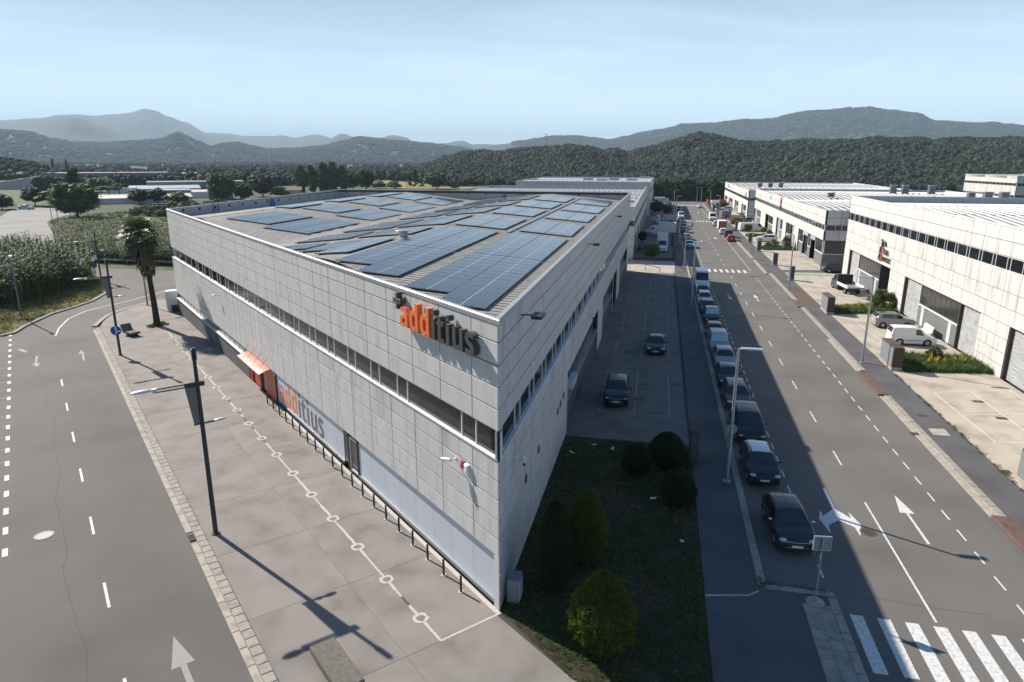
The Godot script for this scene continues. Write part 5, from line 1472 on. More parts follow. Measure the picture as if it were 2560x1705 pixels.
const GLASS := {   # windscreen t0 t1, rear t0 t1, side window list (bottom0 top0 bottom1 top1)
	"hatch": [0.275, 0.435, 0.875, 0.955, [0.30, 0.42, 0.55, 0.545], [0.57, 0.565, 0.88, 0.83]],
	"estate": [0.285, 0.43, 0.925, 0.972, [0.31, 0.42, 0.52, 0.52], [0.54, 0.54, 0.72, 0.72], [0.74, 0.74, 0.92, 0.90]],
	"sedan": [0.30, 0.445, 0.72, 0.835, [0.33, 0.43, 0.54, 0.54], [0.56, 0.56, 0.76, 0.70]],
	"suv": [0.265, 0.425, 0.895, 0.965, [0.29, 0.41, 0.54, 0.54], [0.56, 0.56, 0.86, 0.83]],
	"mpv": [0.215, 0.395, 0.935, 0.978, [0.25, 0.38, 0.50, 0.50], [0.52, 0.52, 0.70, 0.70], [0.72, 0.72, 0.92, 0.90]],
	"minivan": [0.245, 0.395, 0.965, 0.992, [0.28, 0.385, 0.48, 0.48]],
	"van": [0.165, 0.30, 2.0, 2.0, [0.20, 0.275, 0.36, 0.36]],
	"cab": [0.20, 0.50, 0.965, 0.99, [0.26, 0.46, 0.66, 0.66]],
}

func prof_y(pr: Array, t: float) -> float:
	for i in range(0, pr.size() - 2, 2):
		if t <= pr[i + 2]: return lerpf(pr[i + 1], pr[i + 3], smoothstep(0.0, 1.0, (t - pr[i]) / maxf(pr[i + 2] - pr[i], 1e-5)) * 0.35 + 0.65 * (t - pr[i]) / maxf(pr[i + 2] - pr[i], 1e-5))
	return pr[-1]

# half section of the body at t (0 front .. 1 rear): seven points from the sill to the middle of the roof
func section(P: Dictionary, t: float) -> PackedVector3Array:
	var H: float = P.H; var L: float = P.L
	var w: float = P.W / 2
	if t < 0.12: w *= 1.0 - 0.17 * pow(1.0 - t / 0.12, 2.0)
	if t > 0.92: w *= 1.0 - 0.10 * pow((t - 0.92) / 0.08, 2.0)
	var z := L / 2 - t * L
	var yt := H * prof_y(P.prof, t)
	var yb: float = P.sill
	for tw in [P.w0, P.w1]:
		var dz: float = (t - tw) * L
		var R: float = P.wr * 1.17
		if absf(dz) < R: yb = maxf(yb, P.wr * 0.98 + sqrt(R * R - dz * dz) * 0.98)
	if t < 0.03: yb = maxf(yb, 0.16 + (0.03 - t) * 3.0)
	if t > 0.97: yb = maxf(yb, 0.18 + (t - 0.97) * 4.0)
	var yB: float = minf(P.belt * H, yt - 0.035)
	var k := clampf((yt - yB) / (H - P.belt * H), 0.0, 1.0)
	var w4 := w * lerpf(0.93, P.roofw, k)
	return PackedVector3Array([Vector3(w * 0.955, yb, z), Vector3(w, lerpf(yb, yB, 0.35), z), Vector3(w * 0.998, lerpf(yb, yB, 0.72), z), Vector3(w * 0.97, yB, z), Vector3(w4, yt - lerpf(0.012, 0.075, k), z), Vector3(w4 * 0.8, yt - lerpf(0.004, 0.018, k), z), Vector3(0, yt, z)])

func mirror_row(s: PackedVector3Array) -> PackedVector3Array:
	var o := PackedVector3Array()
	for i in 7: o.append(Vector3(-s[i].x, s[i].y, s[i].z))
	for i in range(5, -1, -1): o.append(s[i])
	return o

func side_patch(P: Dictionary, q: Array, side: float, f0 := 0.10, f1 := 0.90, out := 0.012) -> MB:
	var b := MB.new()
	var rows := []
	for i in 7:
		var row := PackedVector3Array()
		for j in 4:
			var f := lerpf(f0, f1, j / 3.0)
			var t := lerpf(lerpf(q[0], q[1], f), lerpf(q[2], q[3], f), i / 6.0)
			var s := section(P, t)
			var p := s[3].lerp(s[4], f)
			row.append(Vector3((p.x + out) * side, p.y + out * 0.4, p.z))
		if side > 0: row.reverse()
		rows.append(row)
	b.grid(rows)
	return b

func top_patch(P: Dictionary, t0: float, t1: float, wide: float, out := 0.010, n := 6) -> MB:
	var b := MB.new()
	var rows := []
	for i in n + 1:
		var t := lerpf(t0, t1, float(i) / n)
		var s := section(P, t)
		var row := PackedVector3Array()
		for j in 9:
			var u := (j / 4.0 - 1.0) * wide
			var x := u * s[4].x
			var ax := absf(x)
			var y: float
			if ax < s[5].x: y = lerpf(s[6].y, s[5].y, ax / s[5].x)
			else: y = lerpf(s[5].y, s[4].y, (ax - s[5].x) / maxf(s[4].x - s[5].x, 0.001))
			row.append(Vector3(x, y + out, s[0].z + (out * 0.7 if t < 0.5 else -out * 0.7)))
		rows.append(row)
	b.grid(rows)
	return b

func wheel_at(parent: Node, p: Vector3, r: float, wd: float, side: float, hub := "rim") -> void:
	var w := Node3D.new(); w.name = "wheel"; parent.add_child(w, true)
	w.position = p
	w.rotation = Vector3(0, 0, -PI / 2 * side)
	var key := "tyre_%.2f_%.2f" % [r, wd]
	if not meshes.has(key):
		var b := MB.new(); b.lathe([Vector2(r * 0.62, -wd / 2), Vector2(r * 0.93, -wd / 2), Vector2(r, -wd * 0.36), Vector2(r, wd * 0.36), Vector2(r * 0.93, wd / 2), Vector2(r * 0.66, wd / 2), Vector2(r * 0.62, wd * 0.35)], 18)
		meshes[key] = b.mesh()
		b = MB.new(); b.lathe([Vector2(r * 0.63, wd * 0.3), Vector2(r * 0.58, wd * 0.42), Vector2(r * 0.52, wd * 0.36), Vector2(r * 0.2, wd * 0.40), Vector2(0.001, wd * 0.42)], 18)
		for k in 5:
			var a := TAU * k / 5
			b.tube(Vector3(cos(a) * r * 0.1, wd * 0.42, sin(a) * r * 0.1), Vector3(cos(a) * r * 0.58, wd * 0.44, sin(a) * r * 0.58), r * 0.09, r * 0.06, 5)
		meshes[key + "_rim"] = b.mesh()
	put("tyre", meshes[key], mats["rubber"], w)
	put("rim", meshes[key + "_rim"], mats[hub], w)

func car(label: String, kind: String, at: Vector3, turn: float, paint: Color, o := {}) -> Node3D:
	var cat: String = o.get("category", "car")
	var t := thing({"car": "parked_car", "van": "parked_van"}.get(cat, "parked_" + cat), label, cat, at, turn, o.get("group", ""))
	var dims: Array = {"hatch": [3.72, 1.62, 1.34], "estate": [4.1, 1.62, 1.32], "sedan": [4.1, 1.62, 1.30], "suv": [3.95, 1.68, 1.48], "mpv": [4.1, 1.68, 1.56], "minivan": [3.9, 1.62, 1.68], "van": [5.0, 1.86, 2.22], "cab": [2.6, 1.75, 2.0]}[kind]
	var L: float = o.get("L", dims[0]); var W: float = o.get("W", dims[1]); var H: float = o.get("H", dims[2])
	var wr: float = o.get("wr", 0.30 if kind != "van" else 0.33)
	var P := {"L": L, "W": W, "H": H, "belt": {"van": 0.52, "minivan": 0.57, "mpv": 0.60, "cab": 0.57}.get(kind, 0.655), "prof": PROFILES[kind], "sill": 0.19, "wr": wr, "w0": 0.80 / L if kind != "cab" else 0.3, "w1": 1.0 - 0.70 / L if kind != "cab" else 2.0, "roofw": {"van": 0.86, "minivan": 0.84, "cab": 0.84, "mpv": 0.80}.get(kind, 0.74)}
	if o.has("w1"): P.w1 = o.w1
	var pm := paint_mat(paint)
	var rows := []
	var st := []
	for i in 61: st.append(i / 60.0)
	for tw in [P.w0, P.w1]:
		for k in 9: st.append(clampf(tw + (k - 4) / 4.0 * wr * 1.165 / L, 0, 1))
	for x in [0.005, 0.01, 0.03, 0.985, 0.992, 0.997]: st.append(x)
	st.sort()
	var last := -1.0
	for x in st:
		if x - last < 0.0015: continue
		last = x
		rows.append(mirror_row(section(P, x)))
	var b := MB.new()
	b.grid(rows)
	var f: PackedVector3Array = rows[0]; var r: PackedVector3Array = rows[-1]
	for i in 6:
		b.quad(f[i], f[12 - i], f[11 - i], f[i + 1]); b.quad(r[12 - i], r[i], r[i + 1], r[11 - i])
	put("body", b.mesh(), pm, t)
	b = MB.new(); b.box(Vector3(-W * 0.43, 0.17, -L * 0.46), Vector3(W * 0.43, 0.34, L * 0.46)); b.box(Vector3(-W * 0.40, 0.3, -L * 0.44), Vector3(W * 0.40, P.belt * H - 0.12, L * 0.38))
	put("underbody", b.mesh(), mats["car_trim"], t)
	var gl: Array = GLASS[kind]
	put("windscreen", top_patch(P, gl[0], gl[1], 0.90).mesh(), mats[o.get("screen", "car_glass")], t)
	if gl[2] < 1.0 and not o.get("no_rear", false): put("rear_window", top_patch(P, gl[2], gl[3], 0.86).mesh(), mats["car_glass"], t)
	for i in range(4, gl.size()):
		if o.get("panel_sides", false) and i > 4: continue
		for s in [-1.0, 1.0]: put("side_window", side_patch(P, gl[i], s).mesh(), mats["car_glass"], t)
	if o.has("roof"): put("roof_panel", top_patch(P, gl[1] + 0.005, minf(gl[2], 0.97) - 0.01, 0.99, 0.006, 10).mesh(), paint_mat(o.roof), t)
	var fy: float = {"van": 0.30, "minivan": 0.33, "cab": 0.36, "mpv": 0.40}.get(kind, 0.47) * H
	for s in [-1.0, 1.0]:
		b = MB.new(); b.ball(Vector3(s * W * 0.355, fy + 0.02, L / 2 - 0.17), Vector3(0.19, 0.085, 0.17), 10, 6, Basis(Vector3.UP, s * 0.5))
		put("headlight", b.mesh(), mats["headlamp"], t)
		b = MB.new(); b.ball(Vector3(s * W * 0.41, P.belt * H - 0.06, -L / 2 + 0.09), Vector3(0.09, 0.14 if kind != "van" else 0.25, 0.10), 8, 6)
		put("tail_light", b.mesh(), mats["tail_red"], t)
		if gl.size() > 4:
			var q := section(P, gl[4][0] + 0.04)
			b = MB.new(); b.ball(Vector3(s * (q[3].x + 0.09), q[3].y + 0.07, q[3].z), Vector3(0.09, 0.065, 0.05), 8, 6); b.tube(Vector3(s * q[3].x * 0.97, q[3].y + 0.02, q[3].z), Vector3(s * (q[3].x + 0.07), q[3].y + 0.05, q[3].z), 0.02, 0.02, 5)
			put("mirror", b.mesh(), mats[o.mirror] if o.has("mirror") else pm if kind != "van" else mats["car_trim"], t)
		if P.w0 < 1.0: wheel_at(t, Vector3(s * (W / 2 - 0.11), wr, L / 2 - P.w0 * L), wr, 0.19, s, o.get("hub", "rim"))
		if P.w1 < 1.0: wheel_at(t, Vector3(s * (W / 2 - 0.11), wr, L / 2 - P.w1 * L), wr, 0.19, s, o.get("hub", "rim"))
	var gy := fy - 0.13
	b = MB.new(); b.slab(W * 0.56, 0.20, 0.1, 0.03); put("grille", b.mesh(), mats["car_trim"], t, Transform3D(Basis(Vector3.RIGHT, -0.12), Vector3(0, gy, L / 2 + 0.012)))
	b = MB.new(); b.slab(W * 0.74, 0.10, 0.1, 0.02); put("bumper_intake", b.mesh(), mats["car_trim"], t, Transform3D(Basis.IDENTITY, Vector3(0, 0.27, L / 2 - 0.015)))
	for e in [1.0, -1.0]:
		var pl := Transform3D(Basis(Vector3.UP, 0.0 if e > 0 else PI), Vector3(0, gy - 0.06 if e > 0 else P.belt * H - 0.22, e * (L / 2 + 0.022)))
		b = MB.new(); b.slab(0.44, 0.10, 0.05, 0.004); put("number_plate", b.mesh(), mats["plate"], t, pl)
	if o.get("band", false):
		b = MB.new()
		for s in [-1.0, 1.0]: b.box(Vector3(s * W / 2 - 0.012, P.belt * H * 0.52, -L * 0.36), Vector3(s * W / 2 + 0.014, P.belt * H * 0.57, L * 0.30))
		put("side_moulding", b.mesh(), mats["car_trim"], t)
	if o.get("chrome_grille", false):
		b = MB.new()
		var gp := [Vector3(-0.55, gy + 0.13, L / 2 - 0.06), Vector3(0, gy + 0.10, L / 2 + 0.03), Vector3(0.55, gy + 0.13, L / 2 - 0.06), Vector3(0.42, gy - 0.13, L / 2 - 0.01), Vector3(-0.42, gy - 0.13, L / 2 - 0.01), Vector3(-0.55, gy + 0.13, L / 2 - 0.06)]
		b.path(gp, 0.014, 5)
		put("grille_trim", b.mesh(), mats["chrome"], t)
	if o.get("antenna", true) and kind in ["hatch", "estate", "suv", "sedan"]:
		var q := section(P, 0.80)
		b = MB.new(); b.tube(q[6], q[6] + Vector3(0, 0.28, -0.10), 0.008, 0.004, 4); put("aerial", b.mesh(), mats["car_trim"], t)
	if o.get("rails", false):
		b = MB.new()
		for s in [-1.0, 1.0]:
			var a := section(P, 0.48)[4]; var c := section(P, 0.84)[4]
			b.tube(Vector3(s * a.x * 0.95, a.y + 0.06, a.z), Vector3(s * c.x * 0.95, c.y + 0.06, c.z), 0.018, 0.018, 5)
		put("roof_rail", b.mesh(), mats["car_trim"], t)
	return t

func box_body(t: Node, x: float, y0: float, y1: float, z0: float, z1: float, m: String, called := "cargo_box") -> void:
	var b := MB.new(); b.block(Vector3(-x, y0, z0), Vector3(x, y1, z1), 0.04)
	put(called, b.mesh(), mats[m], t)
	for s in [-1.0, 1.0]:
		b = MB.new(); b.box(Vector3(s * x - 0.02, y1 - 0.07, z0 + 0.02), Vector3(s * x + 0.02, y1 + 0.012, z1 - 0.02)); put("box_edge", b.mesh(), mats["alu"], t)

func make_vehicles() -> void:
	var black := Color(0.010, 0.011, 0.013); var charcoal := Color(0.022, 0.024, 0.028); var white := Color(0.66, 0.66, 0.65); var silver := Color(0.30, 0.31, 0.32)
	var row := "cars parked along the hall's side of the street"
	var c := func(lbl: String, kind: String, x: float, zf: float, col: Color, o: Dictionary = {}) -> Node3D:
		o.group = row
		var Ls: float = o.get("L", {"hatch": 3.72, "estate": 4.1, "sedan": 4.1, "suv": 3.95, "mpv": 4.1, "minivan": 3.9, "van": 5.0}[kind])
		return car(lbl, kind, Vector3(x, 0.002, zf - Ls / 2), o.get("tilt", 0.0), col, o)
	c.call("charcoal hatchback with silver mirrors parked nearest, behind the road sign", "hatch", 11.16, -6.25, charcoal, {"mirror": "chrome", "chrome_grille": true, "tilt": 0.06})
	c.call("black supermini with a white roof, second car in the shaded row", "hatch", 10.75, -12.3, black, {"roof": white, "rails": true, "tilt": 0.03})
	c.call("black people carrier, third car in the shaded row behind the white roofed one", "mpv", 10.74, -17.55, Color(0.008, 0.009, 0.012), {"tilt": 0.02})
	c.call("dark grey old estate behind the lamp post, fourth car in the shaded row", "estate", 10.66, -23.2, Color(0.045, 0.052, 0.056), {"rails": true, "L": 3.9})
	c.call("black hatchback squeezed fifth in the shaded row, in front of the silver saloon", "hatch", 10.5, -27.6, Color(0.013, 0.014, 0.016), {"L": 3.6})
	c.call("silver hatchback, sixth car in the shaded row", "hatch", 10.62, -32.3, Color(0.24, 0.25, 0.255), {"L": 3.9})
	c.call("silver small van with a shiny sunshade, seventh in the shaded row", "minivan", 10.5, -36.8, Color(0.27, 0.275, 0.28), {"screen": "sunshade", "H": 1.6, "L": 3.8})
	c.call("slate blue hatchback, eighth car in the shaded row", "hatch", 10.5, -41.3, Color(0.04, 0.052, 0.065))
	c.call("black car with a silver sunshade, ninth in the shaded row", "suv", 10.66, -47.4, black, {"screen": "sunshade", "L": 4.1})
	c.call("black hatchback, tenth car in the shaded row", "hatch", 10.55, -52.3, charcoal, {"L": 3.6})
	c.call("white estate with roof rails, eleventh in the shaded row", "estate", 10.5, -57.0, Color(0.50, 0.51, 0.51), {"rails": true, "L": 4.0})
	c.call("small grey hatchback just in front of the white high van", "hatch", 10.5, -61.6, Color(0.14, 0.15, 0.155), {"L": 3.4})
	c.call("white high roofed van at the head of the row by the middle crossing", "van", 10.66, -66.6, white, {"category": "van", "L": 5.4, "H": 2.25})
	# beyond the middle crossing
	c.call("sky blue car parked just beyond the middle crossing", "hatch", 10.7, -109.4, Color(0.035, 0.20, 0.34))
	c.call("silver hatchback seen from behind, after the sky blue car", "hatch", 10.6, -123.0, silver, {"tilt": PI})
	c.call("navy hatchback, second beyond the sky blue car", "hatch", 10.75, -137.0, Color(0.014, 0.03, 0.07))
	c.call("navy saloon, third beyond the sky blue car", "sedan", 10.75, -145.5, Color(0.018, 0.032, 0.06))
	c.call("dark blue hatchback, fourth beyond the sky blue car", "hatch", 10.7, -152.0, Color(0.03, 0.045, 0.07))
	c.call("dark red hatchback parked by the far crossing", "hatch", 10.75, -164.0, Color(0.20, 0.015, 0.015))
	c.call("white panel van with black rear windows behind the dark red hatchback", "minivan", 10.8, -174.5, white, {"category": "van", "H": 1.95})
	c.call("dark red estate far along the shaded row", "estate", 10.9, -207.0, Color(0.12, 0.02, 0.02))
	# hall yard
	car("black saloon parked alone in the yard's second bay", "sedan", Vector3(5.22, KERB, -37.0), 0.0, Color(0.009, 0.010, 0.014))
	car("dark crossover parked in the nearest marked bay of the yard", "suv", Vector3(2.72, KERB, -23.75), 0.03, Color(0.014, 0.012, 0.014), {"chrome_grille": true})
	# right of the street
	var rr := "cars parked along the sheds' side of the street"
	car("bright red hatchback parked facing away on the right kerb", "hatch", Vector3(19.35, 0.002, -124.0), PI, Color(0.42, 0.012, 0.015), {"group": rr})
	car("black people carrier ahead of the red hatchback", "mpv", Vector3(19.4, 0.002, -130.6), PI, black, {"group": rr, "H": 1.75})
	car("white hatchback ahead of the black people carrier", "hatch", Vector3(18.95, 0.002, -137.8), PI, white, {"group": rr})
	car("white hatchback with dark windows ahead of the wooden box trailer", "hatch", Vector3(18.85, 0.002, -157.5), PI, Color(0.6, 0.6, 0.6), {"group": rr})
	car("white delivery van parked facing the camera far on the right kerb", "van", Vector3(19.1, 0.002, -174.5), 0.0, white, {"category": "van", "L": 4.8, "H": 2.0, "group": rr})
	car("white saloon driving toward the far junction", "sedan", Vector3(18.2, 0.002, -223.5), PI + 0.1, white)
	car("light grey crossover parked nose in at the corner shed", "suv", Vector3(27.85, KERB, -50.6), PI / 2 + 0.1, Color(0.30, 0.295, 0.29), {"roof": black, "L": 3.7})
	var vn := car("white small panel van beside the brown brick cabinet at the corner shed", "minivan", Vector3(27.45, KERB, -43.95), PI / 2 + 0.02, Color(0.70, 0.70, 0.70), {"category": "van", "L": 3.75, "H": 1.62, "band": true})
	for s in [0.16, 0.30]:
		var hb := MB.new(); hb.ball(Vector3(0.815, 0.86, s), Vector3(0.02, 0.035, 0.05), 8, 4); put("door_handle", hb.mesh(), mats["car_trim"], vn)
	car("dark hatchback half hidden behind the corner shed's far end", "hatch", Vector3(30.4, KERB, -85.3), PI / 2 + 0.2, Color(0.02, 0.022, 0.026))
	car("white crossover parked nose out at the middle shed by the low palms", "suv", Vector3(26.2, KERB, -123.6), -PI / 2 - 0.1, Color(0.68, 0.68, 0.68), {"L": 4.0})
	var wv := car("long white high van parked across the yard of the middle shed", "van", Vector3(26.0, KERB, -144.6), PI / 2 + 0.3, Color(0.66, 0.66, 0.65), {"category": "van", "L": 6.4, "H": 1.95, "W": 1.9})
	for q in [[-1.9, 0.9], [-0.9, 1.3], [0.4, 1.5]]:
		var lb := MB.new(); lb.slab(q[1], 0.28, 0.01, 0.002); put("livery_print", lb.mesh(), mats["frame_grey"], wv, Transform3D(Basis(Vector3.UP, PI / 2), Vector3(0.962, 1.35, -q[0] - 0.4)))
	car("dark grey van seen from behind near the middle shed's far bay", "mpv", Vector3(27.0, KERB, -163.0), PI, Color(0.05, 0.052, 0.055), {"category": "van", "H": 1.8})
	car("silver car parked nose out before the far shed", "suv", Vector3(25.9, KERB, -209.3), -PI / 2 - 0.2, Color(0.42, 0.43, 0.44), {"L": 3.9})
	car("small dark car between the bushes before the far shed", "hatch", Vector3(23.9, KERB, -220.5), 0.2, Color(0.012, 0.018, 0.035))
	car("white panel van before the far shed next to the red skip", "van", Vector3(25.0, KERB, -236.0), PI / 2 + 0.2, white, {"category": "van", "L": 4.6, "H": 1.8})
	car("pale blue saloon turning at the far end of the left road", "sedan", Vector3(-195.0, 0.0, -164.5), PI / 2 + 0.1, Color(0.32, 0.42, 0.50), {"L": 4.8, "H": 1.5})

	# light lorry with a dropside bed
	var t := car("dark grey cab tipper truck with a white dropside bed at the corner shed", "cab", Vector3(28.0, KERB, -71.6), PI + 0.12, Color(0.06, 0.062, 0.068), {"category": "truck", "H": 1.95, "L": 2.3, "wr": 0.36, "screen": "car_glass"})
	var b := MB.new(); b.box(Vector3(-0.35, 0.45, -4.6), Vector3(0.35, 0.62, -0.8)); put("chassis", b.mesh(), mats["car_trim"], t)
	b = MB.new(); b.box(Vector3(-0.95, 0.80, -4.7), Vector3(0.95, 0.86, -1.25)); put("bed_floor", b.mesh(), mats["galvanised"], t)
	for s in [-1.0, 1.0]:
		b = MB.new(); b.box(Vector3(s * 0.97 - 0.02, 0.80, -4.7), Vector3(s * 0.97 + 0.02, 1.16, -1.25)); put("bed_side", b.mesh(), mats["white_wall"], t)
		wheel_at(t, Vector3(s * 0.72, 0.36, -3.6), 0.36, 0.3, s)
	b = MB.new(); b.box(Vector3(-0.95, 0.80, -4.74), Vector3(0.95, 0.98, -4.70)); put("tailboard", b.mesh(), mats["galvanised"], t)
	b = MB.new(); b.box(Vector3(-0.92, 0.86, -1.24), Vector3(0.92, 2.0, -1.18)); put("headboard", b.mesh(), mats["car_trim"], t)
	# box lorries in the next yard
	t = car("white box truck facing the camera in the next shed's yard", "cab", Vector3(5.75, KERB, -103.2), 0.0, Color(0.62, 0.62, 0.61), {"category": "truck", "H": 2.0, "L": 2.4, "wr": 0.36})
	box_body(t, 0.95, 0.75, 2.95, -4.6, -0.45, "white_wall")
	b = MB.new(); b.box(Vector3(-0.35, 0.45, -4.5), Vector3(0.35, 0.75, 0)); put("chassis", b.mesh(), mats["car_trim"], t)
	for s in [-1.0, 1.0]: wheel_at(t, Vector3(s * 0.75, 0.36, -3.4), 0.36, 0.3, s)
	t = car("white crew cab lorry with a tall pale box, nosed toward the next shed", "cab", Vector3(3.6, KERB, -131.0), -PI / 2, Color(0.55, 0.55, 0.55), {"category": "truck", "H": 2.0, "L": 3.2, "wr": 0.36})
	box_body(t, 1.15, 0.7, 2.75, -5.0, -1.2, "cabinet_white")
	b = MB.new(); b.box(Vector3(-0.35, 0.4, -5.0), Vector3(0.35, 0.7, 0)); put("chassis", b.mesh(), mats["car_trim"], t)
	for s in [-1.0, 1.0]: wheel_at(t, Vector3(s * 0.8, 0.36, -3.6), 0.36, 0.3, s)
	t = car("white flatbed lorry with an orange loading crane in the next yard", "cab", Vector3(4.2, KERB, -160.0), -PI / 2, Color(0.5, 0.5, 0.5), {"category": "truck", "H": 2.0, "L": 2.4, "wr": 0.36})
	box_body(t, 1.0, 0.8, 2.1, -4.8, -1.6, "shutter", "load_bed")
	b = MB.new(); b.path([Vector3(0, 0.9, -1.3), Vector3(0, 2.3, -1.3), Vector3(0.1, 2.0, -3.2), Vector3(0, 2.4, 0.6)], 0.13, 6); put("crane_arm", b.mesh(), mats["orange"], t)
	for s in [-1.0, 1.0]: wheel_at(t, Vector3(s * 0.75, 0.36, -3.8), 0.36, 0.3, s)
	t = car("white lorry with a blue square on its box at the end of the next yard", "cab", Vector3(8.0, KERB, -238.0), PI / 2, Color(0.6, 0.6, 0.6), {"category": "truck", "H": 2.1, "L": 2.4, "wr": 0.38})
	box_body(t, 1.1, 0.7, 2.5, -5.2, -1.2, "white_wall")
	b = MB.new(); b.slab(1.7, 1.0, 0.02, 0.004); put("blue_panel", b.mesh(), mats["blue_paint"], t, Transform3D(Basis(Vector3.UP, PI / 2), Vector3(1.13, 1.6, -2.8)))
	for s in [-1.0, 1.0]: wheel_at(t, Vector3(s * 0.8, 0.38, -4.0), 0.38, 0.3, s)
	t = car("grey lorry with a dark blue canvas box before the far shed", "cab", Vector3(27.0, KERB, -178.6), PI / 2 + 0.4, Color(0.45, 0.46, 0.46), {"category": "truck", "H": 1.8, "L": 2.2, "wr": 0.36})
	box_body(t, 1.0, 0.6, 1.1, -5.2, -1.0, "galvanised", "load_bed")
	box_body(t, 1.05, 0.3, 2.3, -6.2, -3.6, "slat_grey", "canvas_box")
	for s in [-1.0, 1.0]: wheel_at(t, Vector3(s * 0.75, 0.36, -3.0), 0.36, 0.3, s)
	# trailer with a boarded back
	t = thing("box_trailer", "tall box trailer with brown boarded doors on the right kerb", "trailer", Vector3(19.4, 0, -146.5))
	b = MB.new(); b.block(Vector3(-0.95, 0.45, -1.8), Vector3(0.95, 2.3, 1.8), 0.03); put("box", b.mesh(), mats["white_wall"], t)
	for k in 3:
		b = MB.new(); b.box(Vector3(-0.85 + k * 0.57, 0.55, 1.8), Vector3(-0.31 + k * 0.57, 2.12, 1.83)); put("door_board", b.mesh(), mats["wood_board"], t)
	for s in [-1.0, 1.0]: wheel_at(t, Vector3(s * 0.85, 0.3, 0.4), 0.3, 0.2, s)
	# red skip
	t = thing("red_skip", "long red open skip at the far end of the right yard", "skip", Vector3(25.0, KERB, -243.5), 0.1)
	for q in [[-3.2, -1.2, 3.2, -1.1], [-3.2, 1.1, 3.2, 1.2], [-3.2, -1.1, -3.1, 1.1], [3.1, -1.1, 3.2, 1.1]]:
		b = MB.new(); b.box(Vector3(q[0], 0.15, q[1]), Vector3(q[2], 1.7, q[3])); put("side", b.mesh(), mats["red_skip"], t)
	b = MB.new(); b.box(Vector3(-3.1, 0.15, -1.1), Vector3(3.1, 0.3, 1.1)); put("floor", b.mesh(), mats["red_skip"], t)
	for k in 8:
		b = MB.new(); b.box(Vector3(-3.0 + k * 0.82, 0.2, 1.2), Vector3(-2.9 + k * 0.82, 1.65, 1.27)); put("stiffener", b.mesh(), mats["red_skip"], t)
	# motorbike by the wall of the next shed
	t = thing("motorbike", "dark motorbike standing by the wall of the next shed", "motorbike", Vector3(1.9, KERB, -102.6), 0.5)
	for z in [-0.62, 0.62]:
		var w := Node3D.new(); w.name = "wheel"; t.add_child(w, true); w.position = Vector3(0, 0.29, z); w.rotation.z = PI / 2
		b = MB.new(); b.lathe([Vector2(0.2, -0.05), Vector2(0.28, -0.05), Vector2(0.30, 0), Vector2(0.28, 0.05), Vector2(0.2, 0.05)], 16); put("tyre", b.mesh(), mats["rubber"], w)
		b = MB.new(); b.lathe([Vector2(0.001, -0.02), Vector2(0.2, -0.02), Vector2(0.2, 0.02), Vector2(0.001, 0.02)], 16); put("rim", b.mesh(), mats["rim"], w)
	b = MB.new(); b.ball(Vector3(0, 0.55, 0.1), Vector3(0.16, 0.2, 0.35), 10, 6); b.ball(Vector3(0, 0.42, -0.2), Vector3(0.14, 0.18, 0.4), 10, 6); put("body", b.mesh(), mats["car_trim"], t)
	b = MB.new(); b.ball(Vector3(0, 0.72, -0.3), Vector3(0.13, 0.07, 0.38), 10, 6); put("saddle", b.mesh(), mats["rubber"], t)
	b = MB.new(); b.tube(Vector3(0, 0.3, 0.62), Vector3(0, 0.95, 0.38), 0.03, 0.03, 6); b.tube(Vector3(-0.33, 0.98, 0.33), Vector3(0.33, 0.98, 0.33), 0.018, 0.018, 6); put("handlebar", b.mesh(), mats["steel_grey"], t)

